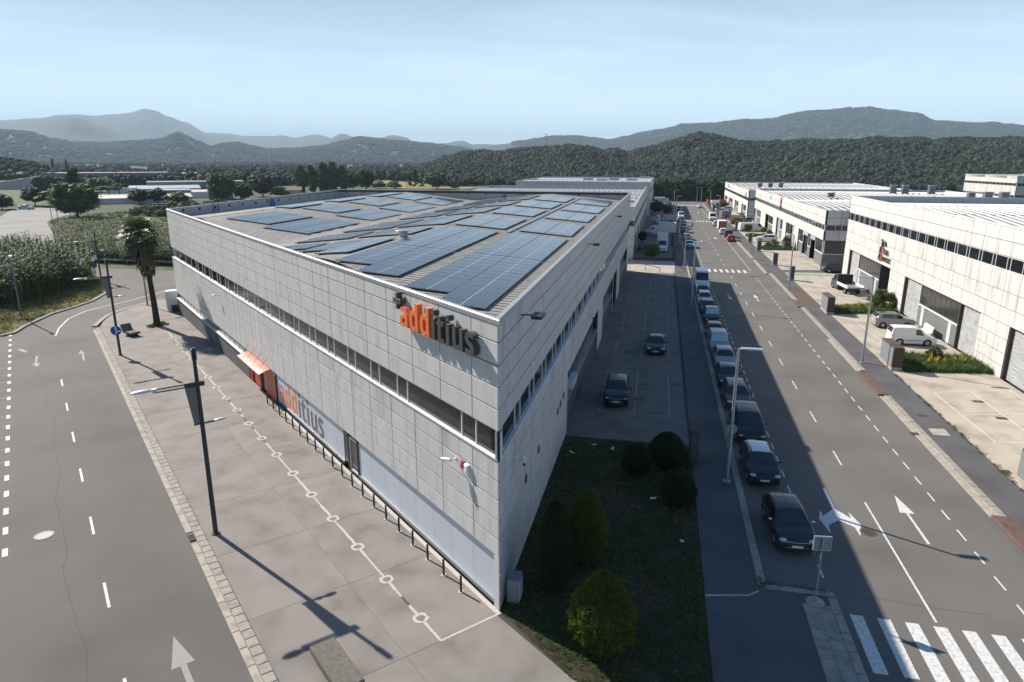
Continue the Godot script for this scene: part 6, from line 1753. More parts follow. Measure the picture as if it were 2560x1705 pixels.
# ---------------------------------------------------------------- street furniture
func banner_lamp(label: String, at: Vector3, h: float, with_sign: bool) -> void:
	var t := thing("lamp_post", label, "street lamp", at, yaw_of(NN), "banner lamps on the left road")
	var b := MB.new(); b.tube(Vector3.ZERO, Vector3(0, h * 0.61, 0), 0.105, 0.09, 12); b.tube(Vector3(0, h * 0.61, 0), Vector3(0, h * 0.94, 0), 0.09, 0.075, 12); b.tube(Vector3.ZERO, Vector3(0, 0.04, 0), 0.19, 0.19, 12)
	put("pole", b.mesh(), mats["steel_dark"], t)
	b = MB.new()
	for k in 7: b.lathe([Vector2(0.075, h * 0.94 + k * 0.07), Vector2(0.115, h * 0.94 + k * 0.07 + 0.01), Vector2(0.115, h * 0.94 + k * 0.07 + 0.04), Vector2(0.075, h * 0.94 + k * 0.07 + 0.05)], 12)
	b.tube(Vector3(0, h * 0.94, 0), Vector3(0, h, 0), 0.08, 0.08, 10)
	put("finial", b.mesh(), mats["steel_dark"], t)
	# long arm over the road (+z) and short arm over the pavement
	var y1 := h * 0.817; var y2 := h * 0.612
	b = MB.new(); b.box(Vector3(-0.035, y1 + 0.035, -0.25), Vector3(0.035, y1 + 0.085, 1.62)); b.box(Vector3(-0.035, y1 - 0.085, -0.25), Vector3(0.035, y1 - 0.035, 1.62)); b.box(Vector3(-0.04, y1 - 0.1, -0.27), Vector3(0.04, y1 + 0.1, 0.5))
	put("road_arm", b.mesh(), mats["steel_dark"], t)
	b = MB.new(); b.box(Vector3(-0.08, y1 - 0.05, 1.5), Vector3(0.08, y1 + 0.1, 1.7)); b.ball(Vector3(0, y1 + 0.06, 2.05), Vector3(0.15, 0.07, 0.40), 12, 6)
	put("road_lantern", b.mesh(), mats["steel_pale"], t)
	b = MB.new(); b.box(Vector3(-0.03, y2 - 0.03, -0.5), Vector3(0.03, y2 + 0.03, 0.32)); b.box(Vector3(-0.06, y2 - 0.02, -0.42), Vector3(0.06, y2 + 0.05, -0.22))
	put("footway_arm", b.mesh(), mats["steel_dark"], t)
	b = MB.new(); b.ball(Vector3(0, y2 + 0.03, -0.72), Vector3(0.11, 0.055, 0.27), 12, 6); put("footway_lantern", b.mesh(), mats["steel_pale"], t)
	b = MB.new(); b.prism(PackedVector2Array([Vector2(0.06, y2), Vector2(0.30, y2), Vector2(0.50, y1 - 0.04), Vector2(0.06, y1 - 0.04)]), -0.015, 0.015)
	put("banner_plate", b.mesh(), mats["steel_grey"], t, Transform3D(Basis(Vector3(0, 0, 1), Vector3(1, 0, 0), Vector3(0, 1, 0)), Vector3.ZERO))
	if with_sign:
		var s := thing("direction_sign", "round blue road sign with white arrows on the second banner lamp", "sign", at + NN * 0.02, 0.0)
		var f := (EYE - at); f.y = 0
		s.rotation.y = yaw_of(AN * -0.9 + NN * 0.35)
		b = MB.new(); b.lathe([Vector2(0.001, 0.0), Vector2(0.40, 0.0), Vector2(0.41, 0.012), Vector2(0.40, 0.025), Vector2(0.001, 0.025)], 28, Transform3D(Basis(Vector3.RIGHT, PI / 2), Vector3(0, 2.15, 0.13))); put("disc", b.mesh(), mats["sign_blue"], s)
		b = MB.new()
		for q in [[Vector2(0, -0.28), Vector2(0, 0.2), 0.05], [Vector2(0, -0.05), Vector2(0.2, -0.05), 0.05]]:
			var a: Vector2 = q[0]; var e: Vector2 = q[1]
			b.box(Vector3(minf(a.x, e.x) - 0.035, 2.15 + minf(a.y, e.y) - 0.035, 0.157), Vector3(maxf(a.x, e.x) + 0.035, 2.15 + maxf(a.y, e.y) + 0.035, 0.163))
		b.tri3(Vector3(-0.12, 2.33, 0.16), Vector3(0.12, 2.33, 0.16), Vector3(0, 2.48, 0.16)); b.tri3(Vector3(0.2, 2.0, 0.16), Vector3(0.32, 2.1, 0.16), Vector3(0.2, 2.2, 0.16))
		put("arrows", b.mesh(), mats["sign_white"], s)
		b = MB.new(); b.box(Vector3(-0.03, 2.05, 0.0), Vector3(0.03, 2.25, 0.12)); put("clamp", b.mesh(), mats["galvanised"], s)

func street_lamp(label: String, at: Vector3, h: float, dir: Vector3, arm := 1.0, m := "galvanised") -> void:
	var t := thing("street_lamp", label, "street lamp", at, yaw_of(dir), "street lamps")
	var b := MB.new(); b.tube(Vector3.ZERO, Vector3(0, h, 0), 0.095, 0.06, 10); b.tube(Vector3.ZERO, Vector3(0, 0.05, 0), 0.2, 0.2, 10)
	put("pole", b.mesh(), mats[m], t)
	b = MB.new(); b.tube(Vector3(0, h - 0.05, 0), Vector3(0, h, 0.14), 0.05, 0.04, 8); b.box(Vector3(-0.13, h - 0.03, 0.1), Vector3(0.13, h + 0.045, 0.1 + arm))
	put("lantern", b.mesh(), mats["steel_pale"], t)
	b = MB.new(); b.box(Vector3(-0.09, h - 0.045, 0.3), Vector3(0.09, h - 0.03, 0.05 + arm)); put("lens", b.mesh(), mats["lamp_lens"], t)

func utility_cabinet(label: String, at: Vector3, sz: Vector3, turn: float, doors: int, brick := true) -> void:
	var t := thing("utility_cabinet", label, "cabinet", at, turn)
	var b := MB.new(); b.block(Vector3(-sz.x / 2 - 0.02, 0, -sz.z / 2 - 0.02), Vector3(sz.x / 2 + 0.02, 0.25, sz.z / 2 + 0.02), 0.02); put("plinth", b.mesh(), mats["kerbstone"], t)
	b = MB.new(); b.block(Vector3(-sz.x / 2, 0.25, -sz.z / 2), Vector3(sz.x / 2, sz.y, sz.z / 2), 0.02); put("masonry", b.mesh(), mats["brick_brown" if brick else "slat"], t)
	var w := (sz.z - 0.16) / doors
	for k in doors:
		b = MB.new(); b.box(Vector3(-sz.x / 2 - 0.03, 0.3, -sz.z / 2 + 0.08 + k * w + 0.01), Vector3(-sz.x / 2, sz.y - 0.12, -sz.z / 2 + 0.08 + (k + 1) * w - 0.01))
		var dn := put("door", b.mesh(), mats["cabinet_grey"], t)
		b = MB.new(); b.ball(Vector3(-sz.x / 2 - 0.04, sz.y * 0.6, -sz.z / 2 + 0.08 + k * w + w * 0.8), Vector3(0.02, 0.04, 0.02), 6, 4); put("lock", b.mesh(), mats["steel_pale"], dn)

func make_furniture() -> void:
	banner_lamp("tall dark banner lamp on the front pavement, nearest of the row", Vector3(-13.36, KERB, -2.54), 8.45, false)
	banner_lamp("tall dark banner lamp carrying the round blue sign", Vector3(-38.51, KERB, -25.74), 8.05, true)
	banner_lamp("dark banner lamp behind the grass island by the bend", Vector3(-68.5, 0.1, -56.6), 6.4, false)
	street_lamp("slim grey lamp standing on the grass island", Vector3(-58.9, 0.1, -35.5), 6.4, Vector3(0.8, 0, 0.6), 0.55, "steel_grey")
	street_lamp("slim lamp by the reeds along the far road, nearer one", Vector3(-115.8, 0, -97.8), 6.1, Vector3(-0.7, 0, 0.7), 0.6, "steel_grey")
	street_lamp("slim lamp by the reeds along the far road, farther one", Vector3(-154.3, 0, -133.8), 5.8, Vector3(-0.7, 0, 0.7), 0.6, "steel_grey")
	var zs := [-12.49, -57.44, -84.5, -118.5, -156.3, -192.5]
	for i in zs.size(): street_lamp("grey lamp post on the hall's pavement, %s along the street" % nth(i), Vector3(9.0, KERB, zs[i]), 7.05, Vector3(1, 0, 0))
	var zr := [-36.7, -69.4, -106.0, -143.8, -175.0, -208.0]
	for i in zr.size(): street_lamp("grey lamp post on the sheds' pavement, %s along the street" % nth(i), Vector3(21.6 - i * 0.2, KERB, zr[i]), 7.0 - i * 0.15, Vector3(-1, 0, 0))
	for q in [[18.5, -250.0, "tall thin pole by the far trees, left of two"], [20.0, -248.0, "tall thin pole by the far trees, right of two"], [10.0, -240.0, "short lamp pole at the far junction"]]:
		street_lamp(q[2], Vector3(q[0], 0, q[1]), 5.8 if q[0] > 15 else 4.5, Vector3(-1, 0, 0), 0.5)
	# bollards along the slanted wall
	var bm := MB.new(); bm.tube(Vector3.ZERO, Vector3(0, 0.66, 0), 0.045, 0.045, 10)
	var cm := MB.new(); cm.tube(Vector3(0, 0.665, 0), Vector3(0, 0.70, 0), 0.045, 0.04, 10)
	var rm := MB.new(); rm.tube(Vector3(0, 0.60, 0), Vector3(0, 0.625, 0), 0.0465, 0.0465, 10, false)
	var fm := MB.new(); fm.block(Vector3(-0.1, 0, -0.1), Vector3(0.1, 0.012, 0.1), 0.004)
	var proto: Node3D = null
	for i in 20:
		var lbl := "black steel bollard in front of the slanted wall, %s from the near corner" % nth(i)
		var p := la(1.80 + i * 1.315, 0.55, KERB)
		if proto == null:
			proto = thing("bollard", lbl, "bollard", p, 0.0, "bollards in front of the hall")
			put("post", bm.mesh(), mats["bollard_black"], proto); put("cap", cm.mesh(), mats["bollard_black"], proto); put("ring", rm.mesh(), mats["steel_grey"], proto); put("foot_plate", fm.mesh(), mats["mortar"], proto)
		else:
			var d := proto.duplicate()
			d.name = numbered("bollard"); add_child(d); d.position = p; d.set_meta("label", lbl)
	# benches of stone
	var t := thing("stone_bench", "dark weathered stone bench at the bottom edge of the front pavement", "bench", la(0.85, 6.05, KERB), atan2(-AN.z, AN.x) + 0.02)
	var b := MB.new(); b.block(Vector3(-1.2, 0.22, -0.42), Vector3(1.2, 0.46, 0.42), 0.02); put("seat", b.mesh(), mats["stone_bench"], t)
	for s in [-0.75, 0.75]:
		b = MB.new(); b.block(Vector3(s - 0.2, 0, -0.25), Vector3(s + 0.2, 0.22, 0.25), 0.01); put("foot", b.mesh(), mats["steel_dark"], t)
	t.position = Vector3(-4.35, KERB, 4.15)
	t = thing("stone_lounger", "dark stone lounger bench with a raised back near the palm", "bench", Vector3(-42.2, KERB, -31.5), 1.15)
	b = MB.new(); b.block(Vector3(-0.45, 0.25, -0.9), Vector3(0.45, 0.42, 0.6), 0.02); put("seat", b.mesh(), mats["stone_bench"], t)
	b = MB.new(); b.slab(0.9, 0.75, 0.14, 0.02, Transform3D(Basis(Vector3.RIGHT, -0.55), Vector3(0, 0.68, -1.0))); put("backrest", b.mesh(), mats["stone_bench"], t)
	for s in [-0.5, 0.3]:
		b = MB.new(); b.block(Vector3(-0.3, 0, s - 0.12), Vector3(0.3, 0.25, s + 0.12), 0.01); put("foot", b.mesh(), mats["steel_dark"], t)
	t = thing("white_bench", "white curved bench against the corner shed's grey slats", "bench", Vector3(29.75, KERB, -47.6), -PI / 2)
	b = MB.new(); b.block(Vector3(-1.1, 0.32, -0.3), Vector3(1.1, 0.42, 0.35), 0.03); put("seat", b.mesh(), mats["cabinet_white"], t)
	b = MB.new(); b.slab(2.2, 0.6, 0.08, 0.02, Transform3D(Basis(Vector3.RIGHT, -0.25), Vector3(0, 0.72, -0.28))); put("backrest", b.mesh(), mats["cabinet_white"], t)
	for s in [-0.9, 0.9]:
		b = MB.new(); b.box(Vector3(s - 0.06, 0, -0.25), Vector3(s + 0.06, 0.32, 0.28)); put("leg", b.mesh(), mats["steel_grey"], t)
	# cabinets
	utility_cabinet("brown brick utility cabinet with grey doors by the white van", Vector3(23.62, KERB, -36.45), Vector3(0.75, 1.85, 3.1), 0.0, 4)
	utility_cabinet("brown brick utility cabinet with grey doors, farther along the right pavement", Vector3(23.2, KERB, -56.6), Vector3(0.7, 1.85, 3.0), 0.0, 4)
	utility_cabinet("black cabinet cut by the right edge of the picture", Vector3(23.95, KERB, -14.6), Vector3(0.7, 1.75, 2.6), 0.0, 3, false)
	for q in [[22.95, -76.8, "dark free-standing pillar cabinet by the right pavement, nearest"], [22.9, -90.6, "dark pillar cabinet with a pale side before the middle shed"], [22.7, -107.7, "dark pillar cabinet beside the low palms"], [22.7, -120.9, "dark pillar cabinet by the white crossover"], [22.7, -146.3, "dark pillar cabinet by the long white van"], [22.3, -171.0, "dark pillar cabinet past the long white van"], [21.9, -190.0, "dark pillar cabinet far along the right pavement"], [21.7, -206.8, "dark pillar cabinet farthest but one on the right"], [21.6, -223.0, "dark pillar cabinet farthest on the right"]]:
		utility_cabinet(q[2], Vector3(q[0], KERB, q[1]), Vector3(0.65, 1.9, 0.65), 0.0, 1, false)
	for q in [[7.42, -14.7, "dark square pillar where the garden meets the yard"], [7.55, -92.0, "brown square pillar at the next yard's near corner"], [7.6, -112.0, "brown square pillar in the next yard's wall"]]:
		var w := thing("yard_pillar", q[2], "pillar", Vector3(q[0], KERB, q[1]))
		b = MB.new(); b.block(Vector3(-0.22, 0, -0.65), Vector3(0.22, 1.95, 0.65), 0.02); put("shaft", b.mesh(), mats["slat" if q[1] > -20 else "brick_brown"], w)
		b = MB.new(); b.block(Vector3(-0.26, 1.95, -0.69), Vector3(0.26, 2.02, 0.69), 0.015); put("cap", b.mesh(), mats["brick_brown"], w)
	# low hedge wall and ramp rail
	t = thing("yard_wall", "low brown wall along the near edge of the next yard", "wall", Vector3(4.4, KERB, -91.7))
	b = MB.new(); b.block(Vector3(-3.2, 0, -0.12), Vector3(3.2, 0.45, 0.12), 0.02); put("wall", b.mesh(), mats["brick_brown"], t)
	b = MB.new(); b.box(Vector3(-3.22, 0.45, -0.14), Vector3(3.22, 0.5, 0.14)); put("cap", b.mesh(), mats["slat"], t)
	t = thing("ramp_rail", "long steel handrail beside the sunlit ramp between hall and next shed", "handrail", Vector3(3.2, KERB, -80.8), 0.0)
	b = MB.new(); b.path([Vector3(-2.3, 0.95, -1.0), Vector3(0.1, 0.9, 0.0), Vector3(2.3, 0.6, 1.2)], 0.05, 6); put("rail", b.mesh(), mats["steel_grey"], t)
	for p in [Vector3(-2.2, 0.93, -0.95), Vector3(0.1, 0.9, 0.0), Vector3(2.2, 0.62, 1.15)]:
		b = MB.new(); b.tube(Vector3(p.x, 0, p.z), p, 0.04, 0.04, 6); put("post", b.mesh(), mats["steel_grey"], t)
	# road sign at the corner (seen from behind)
	t = thing("road_sign", "square road sign on a grey post seen from behind at the corner kerb", "sign", Vector3(11.33, KERB, -3.0), 0.12)
	b = MB.new(); b.tube(Vector3.ZERO, Vector3(0, 2.75, 0), 0.035, 0.035, 8); put("post", b.mesh(), mats["galvanised"], t)
	b = MB.new(); b.slab(0.62, 0.58, 0.03, 0.012, Transform3D(Basis(Vector3.UP, PI), Vector3(0, 2.42, -0.06))); put("panel", b.mesh(), mats["sign_back"], t)
	b = MB.new()
	for q in [[-0.31, 2.69, 0.31, 2.715], [-0.31, 2.13, 0.31, 2.15], [-0.315, 2.13, -0.295, 2.71], [0.295, 2.13, 0.315, 2.71]]: b.box(Vector3(q[0], q[1], -0.065), Vector3(q[2], q[3], -0.02))
	put("rim", b.mesh(), mats["steel_pale"], t)
	b = MB.new(); b.box(Vector3(-0.05, 2.5, -0.035), Vector3(0.05, 2.56, 0.045)); b.box(Vector3(-0.05, 2.25, -0.035), Vector3(0.05, 2.31, 0.045)); put("clamp", b.mesh(), mats["galvanised"], t)
	b = MB.new(); b.lathe([Vector2(0.34, 0.0), Vector2(0.32, 0.03), Vector2(0.05, 0.06)], 14); put("footing", b.mesh(), mats["gutter"], t)
	t = thing("round_sign", "round road sign seen from behind on a thin post beside the shaded kerb", "sign", Vector3(9.25, KERB, -14.4), 0.05)
	b = MB.new(); b.tube(Vector3.ZERO, Vector3(0, 2.4, 0), 0.03, 0.03, 8); put("post", b.mesh(), mats["galvanised"], t)
	b = MB.new(); b.lathe([Vector2(0.001, 0), Vector2(0.29, 0), Vector2(0.29, 0.02), Vector2(0.001, 0.02)], 22, Transform3D(Basis(Vector3.RIGHT, PI / 2), Vector3(0, 2.1, -0.05))); put("disc", b.mesh(), mats["sign_back"], t)
	t = thing("marker_post", "thin blue marker post at the edge of the shaded garden", "post", Vector3(7.45, KERB, 0.4), 0.0)
	b = MB.new(); b.tube(Vector3.ZERO, Vector3(0.0, 1.6, 0.0), 0.014, 0.012, 6); put("rod", b.mesh(), mats["blue_paint"], t)
	b = MB.new(); b.box(Vector3(-0.03, 1.2, -0.01), Vector3(0.03, 1.45, 0.01)); put("tab", b.mesh(), mats["sign_blue"], t)
	# give-way sign and guard rail at the bend
	t = thing("give_way_sign", "pair of small road signs stacked on a pole at the bend", "sign", Vector3(-70.5, 0.1, -57.8), yaw_of(Vector3(0.75, 0, 0.66)))
	b = MB.new(); b.tube(Vector3.ZERO, Vector3(0, 2.9, 0), 0.04, 0.04, 6); put("post", b.mesh(), mats["galvanised"], t)
	b = MB.new(); b.prism(PackedVector2Array([Vector2(-0.45, 2.9), Vector2(0.45, 2.9), Vector2(0, 2.15)]), 0.05, 0.08); put("triangle", b.mesh(), mats["sign_white"], t, Transform3D(Basis(Vector3(1, 0, 0), Vector3(0, 0, 1), Vector3(0, 1, 0)), Vector3.ZERO))
	b = MB.new(); b.lathe([Vector2(0.001, 0), Vector2(0.36, 0), Vector2(0.36, 0.02), Vector2(0.001, 0.02)], 18, Transform3D(Basis(Vector3.RIGHT, PI / 2), Vector3(0, 1.75, 0.06))); put("disc", b.mesh(), mats["sign_blue"], t)
	t = thing("guard_rail", "grey steel guard rail along the thicket at the bend", "guard rail", Vector3(-72, 0, -70.0), 0.02)
	b = MB.new(); b.box(Vector3(-16, 0.5, -0.04), Vector3(16, 0.62, 0.04)); b.box(Vector3(-16, 0.68, -0.04), Vector3(16, 0.78, 0.04)); put("beam", b.mesh(), mats["galvanised"], t)
	for k in 9:
		b = MB.new(); b.box(Vector3(-16 + k * 4.0 - 0.05, 0, -0.12), Vector3(-16 + k * 4.0 + 0.05, 0.75, -0.05)); put("post", b.mesh(), mats["galvanised"], t)
	# litter in the shaded garden
	var k := 0
	for q in [[1.9, -15.6, "in the far corner by the wall"], [3.0, -15.2, "near the yard edge"], [0.9, -14.2, "beside the wall, nearer"], [6.9, -16.3, "at the foot of the dark pillar"], [6.6, -6.2, "at the pavement edge"], [5.3, -9.8, "between the round shrubs"]]:
		t = thing("litter", "scrap of white litter on the shaded lawn " + q[2], "litter", Vector3(q[0], KERB + 0.03, q[1]), k * 1.3)
		k += 1
		b = MB.new(); b.quad(Vector3(-0.12, 0, 0.05), Vector3(0.1, 0.02, 0.09), Vector3(0.14, 0.04, -0.05), Vector3(-0.08, 0.03, -0.06)); b.quad(Vector3(0.1, 0.02, 0.09), Vector3(0.2, 0.07, 0.06), Vector3(0.2, 0.08, -0.05), Vector3(0.14, 0.04, -0.05))
		put("scrap", b.mesh(), mats["sign_white"], t)

# ---------------------------------------------------------------- plants
func rdir() -> Vector3:
	var z := rng.randf_range(-1, 1); var a := rng.randf() * TAU; var r := sqrt(1 - z * z)
	return Vector3(cos(a) * r, z, sin(a) * r)

func leaf(b: MB, p: Vector3, out: Vector3, s: float) -> void:
	var nn := (out + rdir() * 0.9).normalized()
	var u := nn.cross(rdir()).normalized() * s
	var w := nn.cross(u) * rng.randf_range(0.45, 0.8)
	b.quad(p - u - w * 0.4, p + w * -1.0 + u * 0.2, p + u + w * 0.3, p + w + u * -0.1)

# crown of leaf clumps in a body of half width 1 and height 2 (centre at the origin), scaled when placed
func crown_mesh(key: String, seed_: int, n: int, per: int, cr: float, ls: float, shape: String) -> ArrayMesh:
	if meshes.has(key): return meshes[key]
	rng.seed = seed_
	var b := MB.new()
	for i in n:
		var d := rdir()
		var k := pow(rng.randf(), 0.35)
		var c := d * k
		match shape:
			"round": c = Vector3(c.x, c.y, c.z) * (0.82 + 0.12 * sin(d.x * 5 + seed_) * cos(d.z * 4))
			"poplar":
				c.y = rng.randf_range(-1, 0.92); var r := (0.75 + 0.25 * sin(c.y * 9 + seed_)) * sqrt(clampf(1.0 - pow(maxf(c.y, -0.6), 2.0), 0.06, 1)) * 0.8
				c.x = d.x * r; c.z = d.z * r
			"umbrella": c = Vector3(d.x * k * 0.85, 0.25 + absf(d.y) * 0.5 * k, d.z * k * 0.85)
			"cone":
				c.y = rng.randf_range(-0.95, 0.95); var r := (1.0 - c.y) * 0.45 + 0.05
				c.x = d.x * r; c.z = d.z * r; c.y -= absf(r) * 0.15
			"bush": c = Vector3(d.x * k * 0.85, -0.6 + absf(d.y) * k * 1.4, d.z * k * 0.85)
		var rr := cr * rng.randf_range(0.7, 1.25)
		b.ball(c, Vector3(rr, rr * 0.85, rr) * 0.62, 6, 4)
		for j in per:
			var q := rdir()
			leaf(b, c + q * Vector3(rr, rr * 0.85, rr) * rng.randf_range(0.65, 1.08), q, ls * rng.randf_range(0.6, 1.25))
	meshes[key] = b.mesh()
	return meshes[key]

func trunk_mesh(key: String, seed_: int) -> ArrayMesh:       # height 1, forks near the top
	if meshes.has(key): return meshes[key]
	rng.seed = seed_
	var b := MB.new()
	b.tube(Vector3(0, -0.03, 0), Vector3(0.01, 0.45, 0.01), 0.032, 0.024, 8)
	for i in 5:
		var a := TAU * i / 5 + rng.randf() * 0.6
		var e := Vector3(cos(a) * 0.22, rng.randf_range(0.62, 0.85), sin(a) * 0.22)
		b.tube(Vector3(0.01, rng.randf_range(0.32, 0.45), 0.01), e, 0.016, 0.006, 6)
	b.tube(Vector3(0.01, 0.45, 0.01), Vector3(0.0, 0.85, 0.0), 0.022, 0.006, 6)
	meshes[key] = b.mesh()
	return meshes[key]

func tree(called: String, label: String, x: float, z: float, h: float, w: float, form: String, m: String, bare := 0.12, group := "trees on the plain", v := 0) -> void:
	var t := thing(called, label, "tree", Vector3(x, 0, z), v * 1.7, group)
	put("trunk", trunk_mesh("trunk_%d" % (v % 3), 900 + v % 3), mats["bark"], t, Transform3D(Basis.from_scale(Vector3(h, h * 0.9, h)), Vector3.ZERO))
	var key := "crown_%s_%d" % [form, v % 3]
	var cm: ArrayMesh
	match form:
		"poplar": cm = crown_mesh(key, 300 + v % 3, 80, 60, 0.22, 0.052, "poplar")
		"umbrella": cm = crown_mesh(key, 400 + v % 3, 60, 70, 0.24, 0.045, "umbrella")
		"cone": cm = crown_mesh(key, 500 + v % 3, 70, 60, 0.17, 0.05, "cone")
		"bush": cm = crown_mesh(key, 600 + v % 3, 55, 75, 0.25, 0.055, "bush")
		_: cm = crown_mesh(key, 200 + v % 3, 120, 70, 0.23, 0.045, "round")
	var ch := h * (1.0 - bare)
	put("crown", cm, mats[m], t, Transform3D(Basis.from_scale(Vector3(w / 2, ch / 2, w / 2)), Vector3(0, h - ch / 2, 0)))

func topiary(label: String, at: Vector3, h: float, w: float, m: String, seed_: int, pointed: float) -> void:
	rng.seed = seed_
	var t := thing("clipped_shrub", label, "shrub", at, 0.0, "clipped shrubs in the garden")
	var b := MB.new()
	var prof := func(f: float) -> float:
		return pow(sin(PI * clampf(pow(f, 0.8) * 0.93 + 0.055, 0, 1)), 0.62) * (1.0 - pointed * f * f * 0.55)
	var lob := noise(seed_, 2.4, 3)
	var n := int(5200 * h * w / 5.0) + 1800
	for i in n:
		var f := rng.randf(); var a := rng.randf() * TAU
		var q := Vector3(cos(a), 0, sin(a))
		var r: float = w / 2 * prof.call(f) * (1.0 + 0.22 * lob.get_noise_3d(q.x * 1.3, f * h, q.z * 1.3)) * rng.randf_range(0.86, 1.02)
		var p := q * r + Vector3(0, 0.06 + f * h * 0.97, 0)
		var out := (q + Vector3(0, f - 0.35, 0)).normalized()
		# upright sprays
		var s := rng.randf_range(0.05, 0.095)
		var up := (out * 0.8 + Vector3.UP * 0.9 + rdir() * 0.5).normalized() * s * 1.5
		var sd := up.cross(rdir()).normalized() * s * 0.55
		b.quad(p - sd, p + sd, p + sd * 0.5 + up, p - sd * 0.5 + up)
	put("foliage", b.mesh(), mats[m], t)
	b = MB.new()
	var lp := []
	for k in 12:
		var f := k / 11.0
		lp.append(Vector2(maxf(w / 2 * prof.call(f) * 0.84, 0.01), 0.05 + f * h * 0.93))
	b.lathe(lp, 18)
	put("inner_foliage", b.mesh(), mats[m], t)
	b = MB.new(); b.tube(Vector3(0, -0.05, 0), Vector3(0, 0.4, 0), 0.07, 0.05, 7); put("stem", b.mesh(), mats["bark"], t)

func fan_leaf(b: MB, o: Vector3, dir: Vector3, pet: float, blade: float, droop: float) -> void:
	var side := dir.cross(Vector3.UP)
	side = (side if side.length() > 0.1 else Vector3.RIGHT).normalized()
	var e := o + dir * pet + Vector3(0, -droop * pet * 0.3, 0)
	b.tube(o, e, 0.025, 0.015, 4, false)
	var nn := side.cross(dir).normalized()
	for k in 13:
		var a := (k - 6) / 6.0 * 1.75
		var d := (dir * cos(a) + side * sin(a)).normalized()
		var m := e + d * blade * 0.55 + nn * 0.05
		var tip := e + d * blade * rng.randf_range(0.9, 1.1) + Vector3(0, -droop * blade * rng.randf_range(0.35, 0.7), 0)
		var w := d.cross(nn).normalized() * 0.06 * blade
		b.quad(e - w * 0.3, e + w * 0.3, m + w, m - w)
		b.quad(m - w, m + w, tip + w * 0.15, tip - w * 0.15)

func palm(called: String, label: String, at: Vector3, trunk_h: float, r0: float, r1: float, leaves: int, pet: float, blade: float, skirt: float, lean: Vector3, seed_: int) -> void:
	rng.seed = seed_
	var t := thing(called, label, "palm tree", at)
	var b := MB.new()
	var last := Vector3(0, -0.05, 0)
	var n := 14
	for i in n:
		var f := (i + 1.0) / n
		var p := lean * f * f + Vector3(0, trunk_h * f, 0)
		var ra := lerpf(r0, r1, pow(float(i) / n, 0.7)); var rb := lerpf(r0, r1, pow(f, 0.7))
		b.tube(last, p, ra * (1.25 if i == 0 else 1.0), rb * 0.96, 12, false)
		last = p
	put("trunk", b.mesh(), mats["palm_bark"], t)
	b = MB.new()
	for i in leaves:
		var a := i * 2.39996 + rng.randf_range(-0.2, 0.2)
		var el := lerpf(1.25, -0.75, pow(float(i) / leaves, 0.9)) + rng.randf_range(-0.12, 0.12)
		var d := Vector3(cos(a) * cos(el), sin(el), sin(a) * cos(el))
		fan_leaf(b, last + Vector3(0, 0.1 - 0.3 * float(i) / leaves, 0), d, pet * rng.randf_range(0.85, 1.15), blade * rng.randf_range(0.85, 1.1), 0.35 + 0.5 * float(i) / leaves)
	put("crown", b.mesh(), mats["palm_leaf"], t)
	if skirt > 0.0:
		b = MB.new()
		for i in 260:
			var f := rng.randf(); var a := rng.randf() * TAU
			var y := trunk_h - f * skirt
			var o := lean * pow(y / trunk_h, 2.0) + Vector3(cos(a) * r1, y, sin(a) * r1)
			var bulge := sin(PI * clampf(f * 0.75 + 0.2, 0, 1))
			var e := o + Vector3(cos(a), 0, sin(a)) * (0.85 * bulge + 0.1) * rng.randf_range(0.7, 1.1) + Vector3(0, -rng.randf_range(0.5, 0.95), 0)
			var w := Vector3(-sin(a), 0, cos(a)) * rng.randf_range(0.05, 0.13)
			var m := (o + e) / 2 + Vector3(cos(a), 0.35, sin(a)) * 0.25
			b.quad(o - w * 0.5, o + w * 0.5, m + w, m - w); b.quad(m - w, m + w, e + w * 0.6, e - w * 0.6)
		put("dead_skirt", b.mesh(), mats["dead_frond"], t)

func tuft_mesh(key: String, seed_: int, n: int, h: float, spread: float, w: float, bend: float) -> ArrayMesh:
	if meshes.has(key): return meshes[key]
	rng.seed = seed_
	var b := MB.new()
	for i in n:
		var a := rng.randf() * TAU
		var d := Vector3(cos(a), 0, sin(a))
		var o := d * rng.randf() * spread
		var hh := h * rng.randf_range(0.55, 1.1)
		var m := o + d * bend * hh * 0.25 + Vector3(0, hh * 0.6, 0)
		var e := o + d * bend * hh + Vector3(0, hh * (1.0 - bend * 0.3), 0)
		var s := d.cross(Vector3.UP).rotated(Vector3.UP, rng.randf()) * w
		b.quad(o - s, o + s, m + s * 0.8, m - s * 0.8)
		b.quad(m - s * 0.8, m + s * 0.8, e + s * 0.1, e - s * 0.1)
	meshes[key] = b.mesh()
	return meshes[key]

func reed_mesh(key: String, seed_: int) -> ArrayMesh:
	if meshes.has(key): return meshes[key]
	rng.seed = seed_
	var b := MB.new()
	for i in 14:
		var a := rng.randf() * TAU
		var o := Vector3(cos(a), 0, sin(a)) * rng.randf() * 0.7
		var hh := rng.randf_range(0.65, 1.05)
		var top := o + Vector3(rng.randf_range(-0.15, 0.15), hh, rng.randf_range(-0.15, 0.15))
		b.tube(o, top, 0.012, 0.005, 3, false)
		for k in 17:
			var f := rng.randf_range(0.12, 1.0)
			var p := o.lerp(top, f)
			var q := rng.randf() * TAU
			var d := Vector3(cos(q), 0.55, sin(q)).normalized()
			var l := rng.randf_range(0.10, 0.2)
			var m := p + d * l * 0.6; var e := p + Vector3(d.x, 0.1, d.z) * l * 1.25
			var s := d.cross(Vector3.UP).normalized() * 0.0085
			b.quad(p - s, p + s, m + s, m - s); b.quad(m - s, m + s, e + s * 0.1, e - s * 0.1)
	meshes[key] = b.mesh()
	return meshes[key]

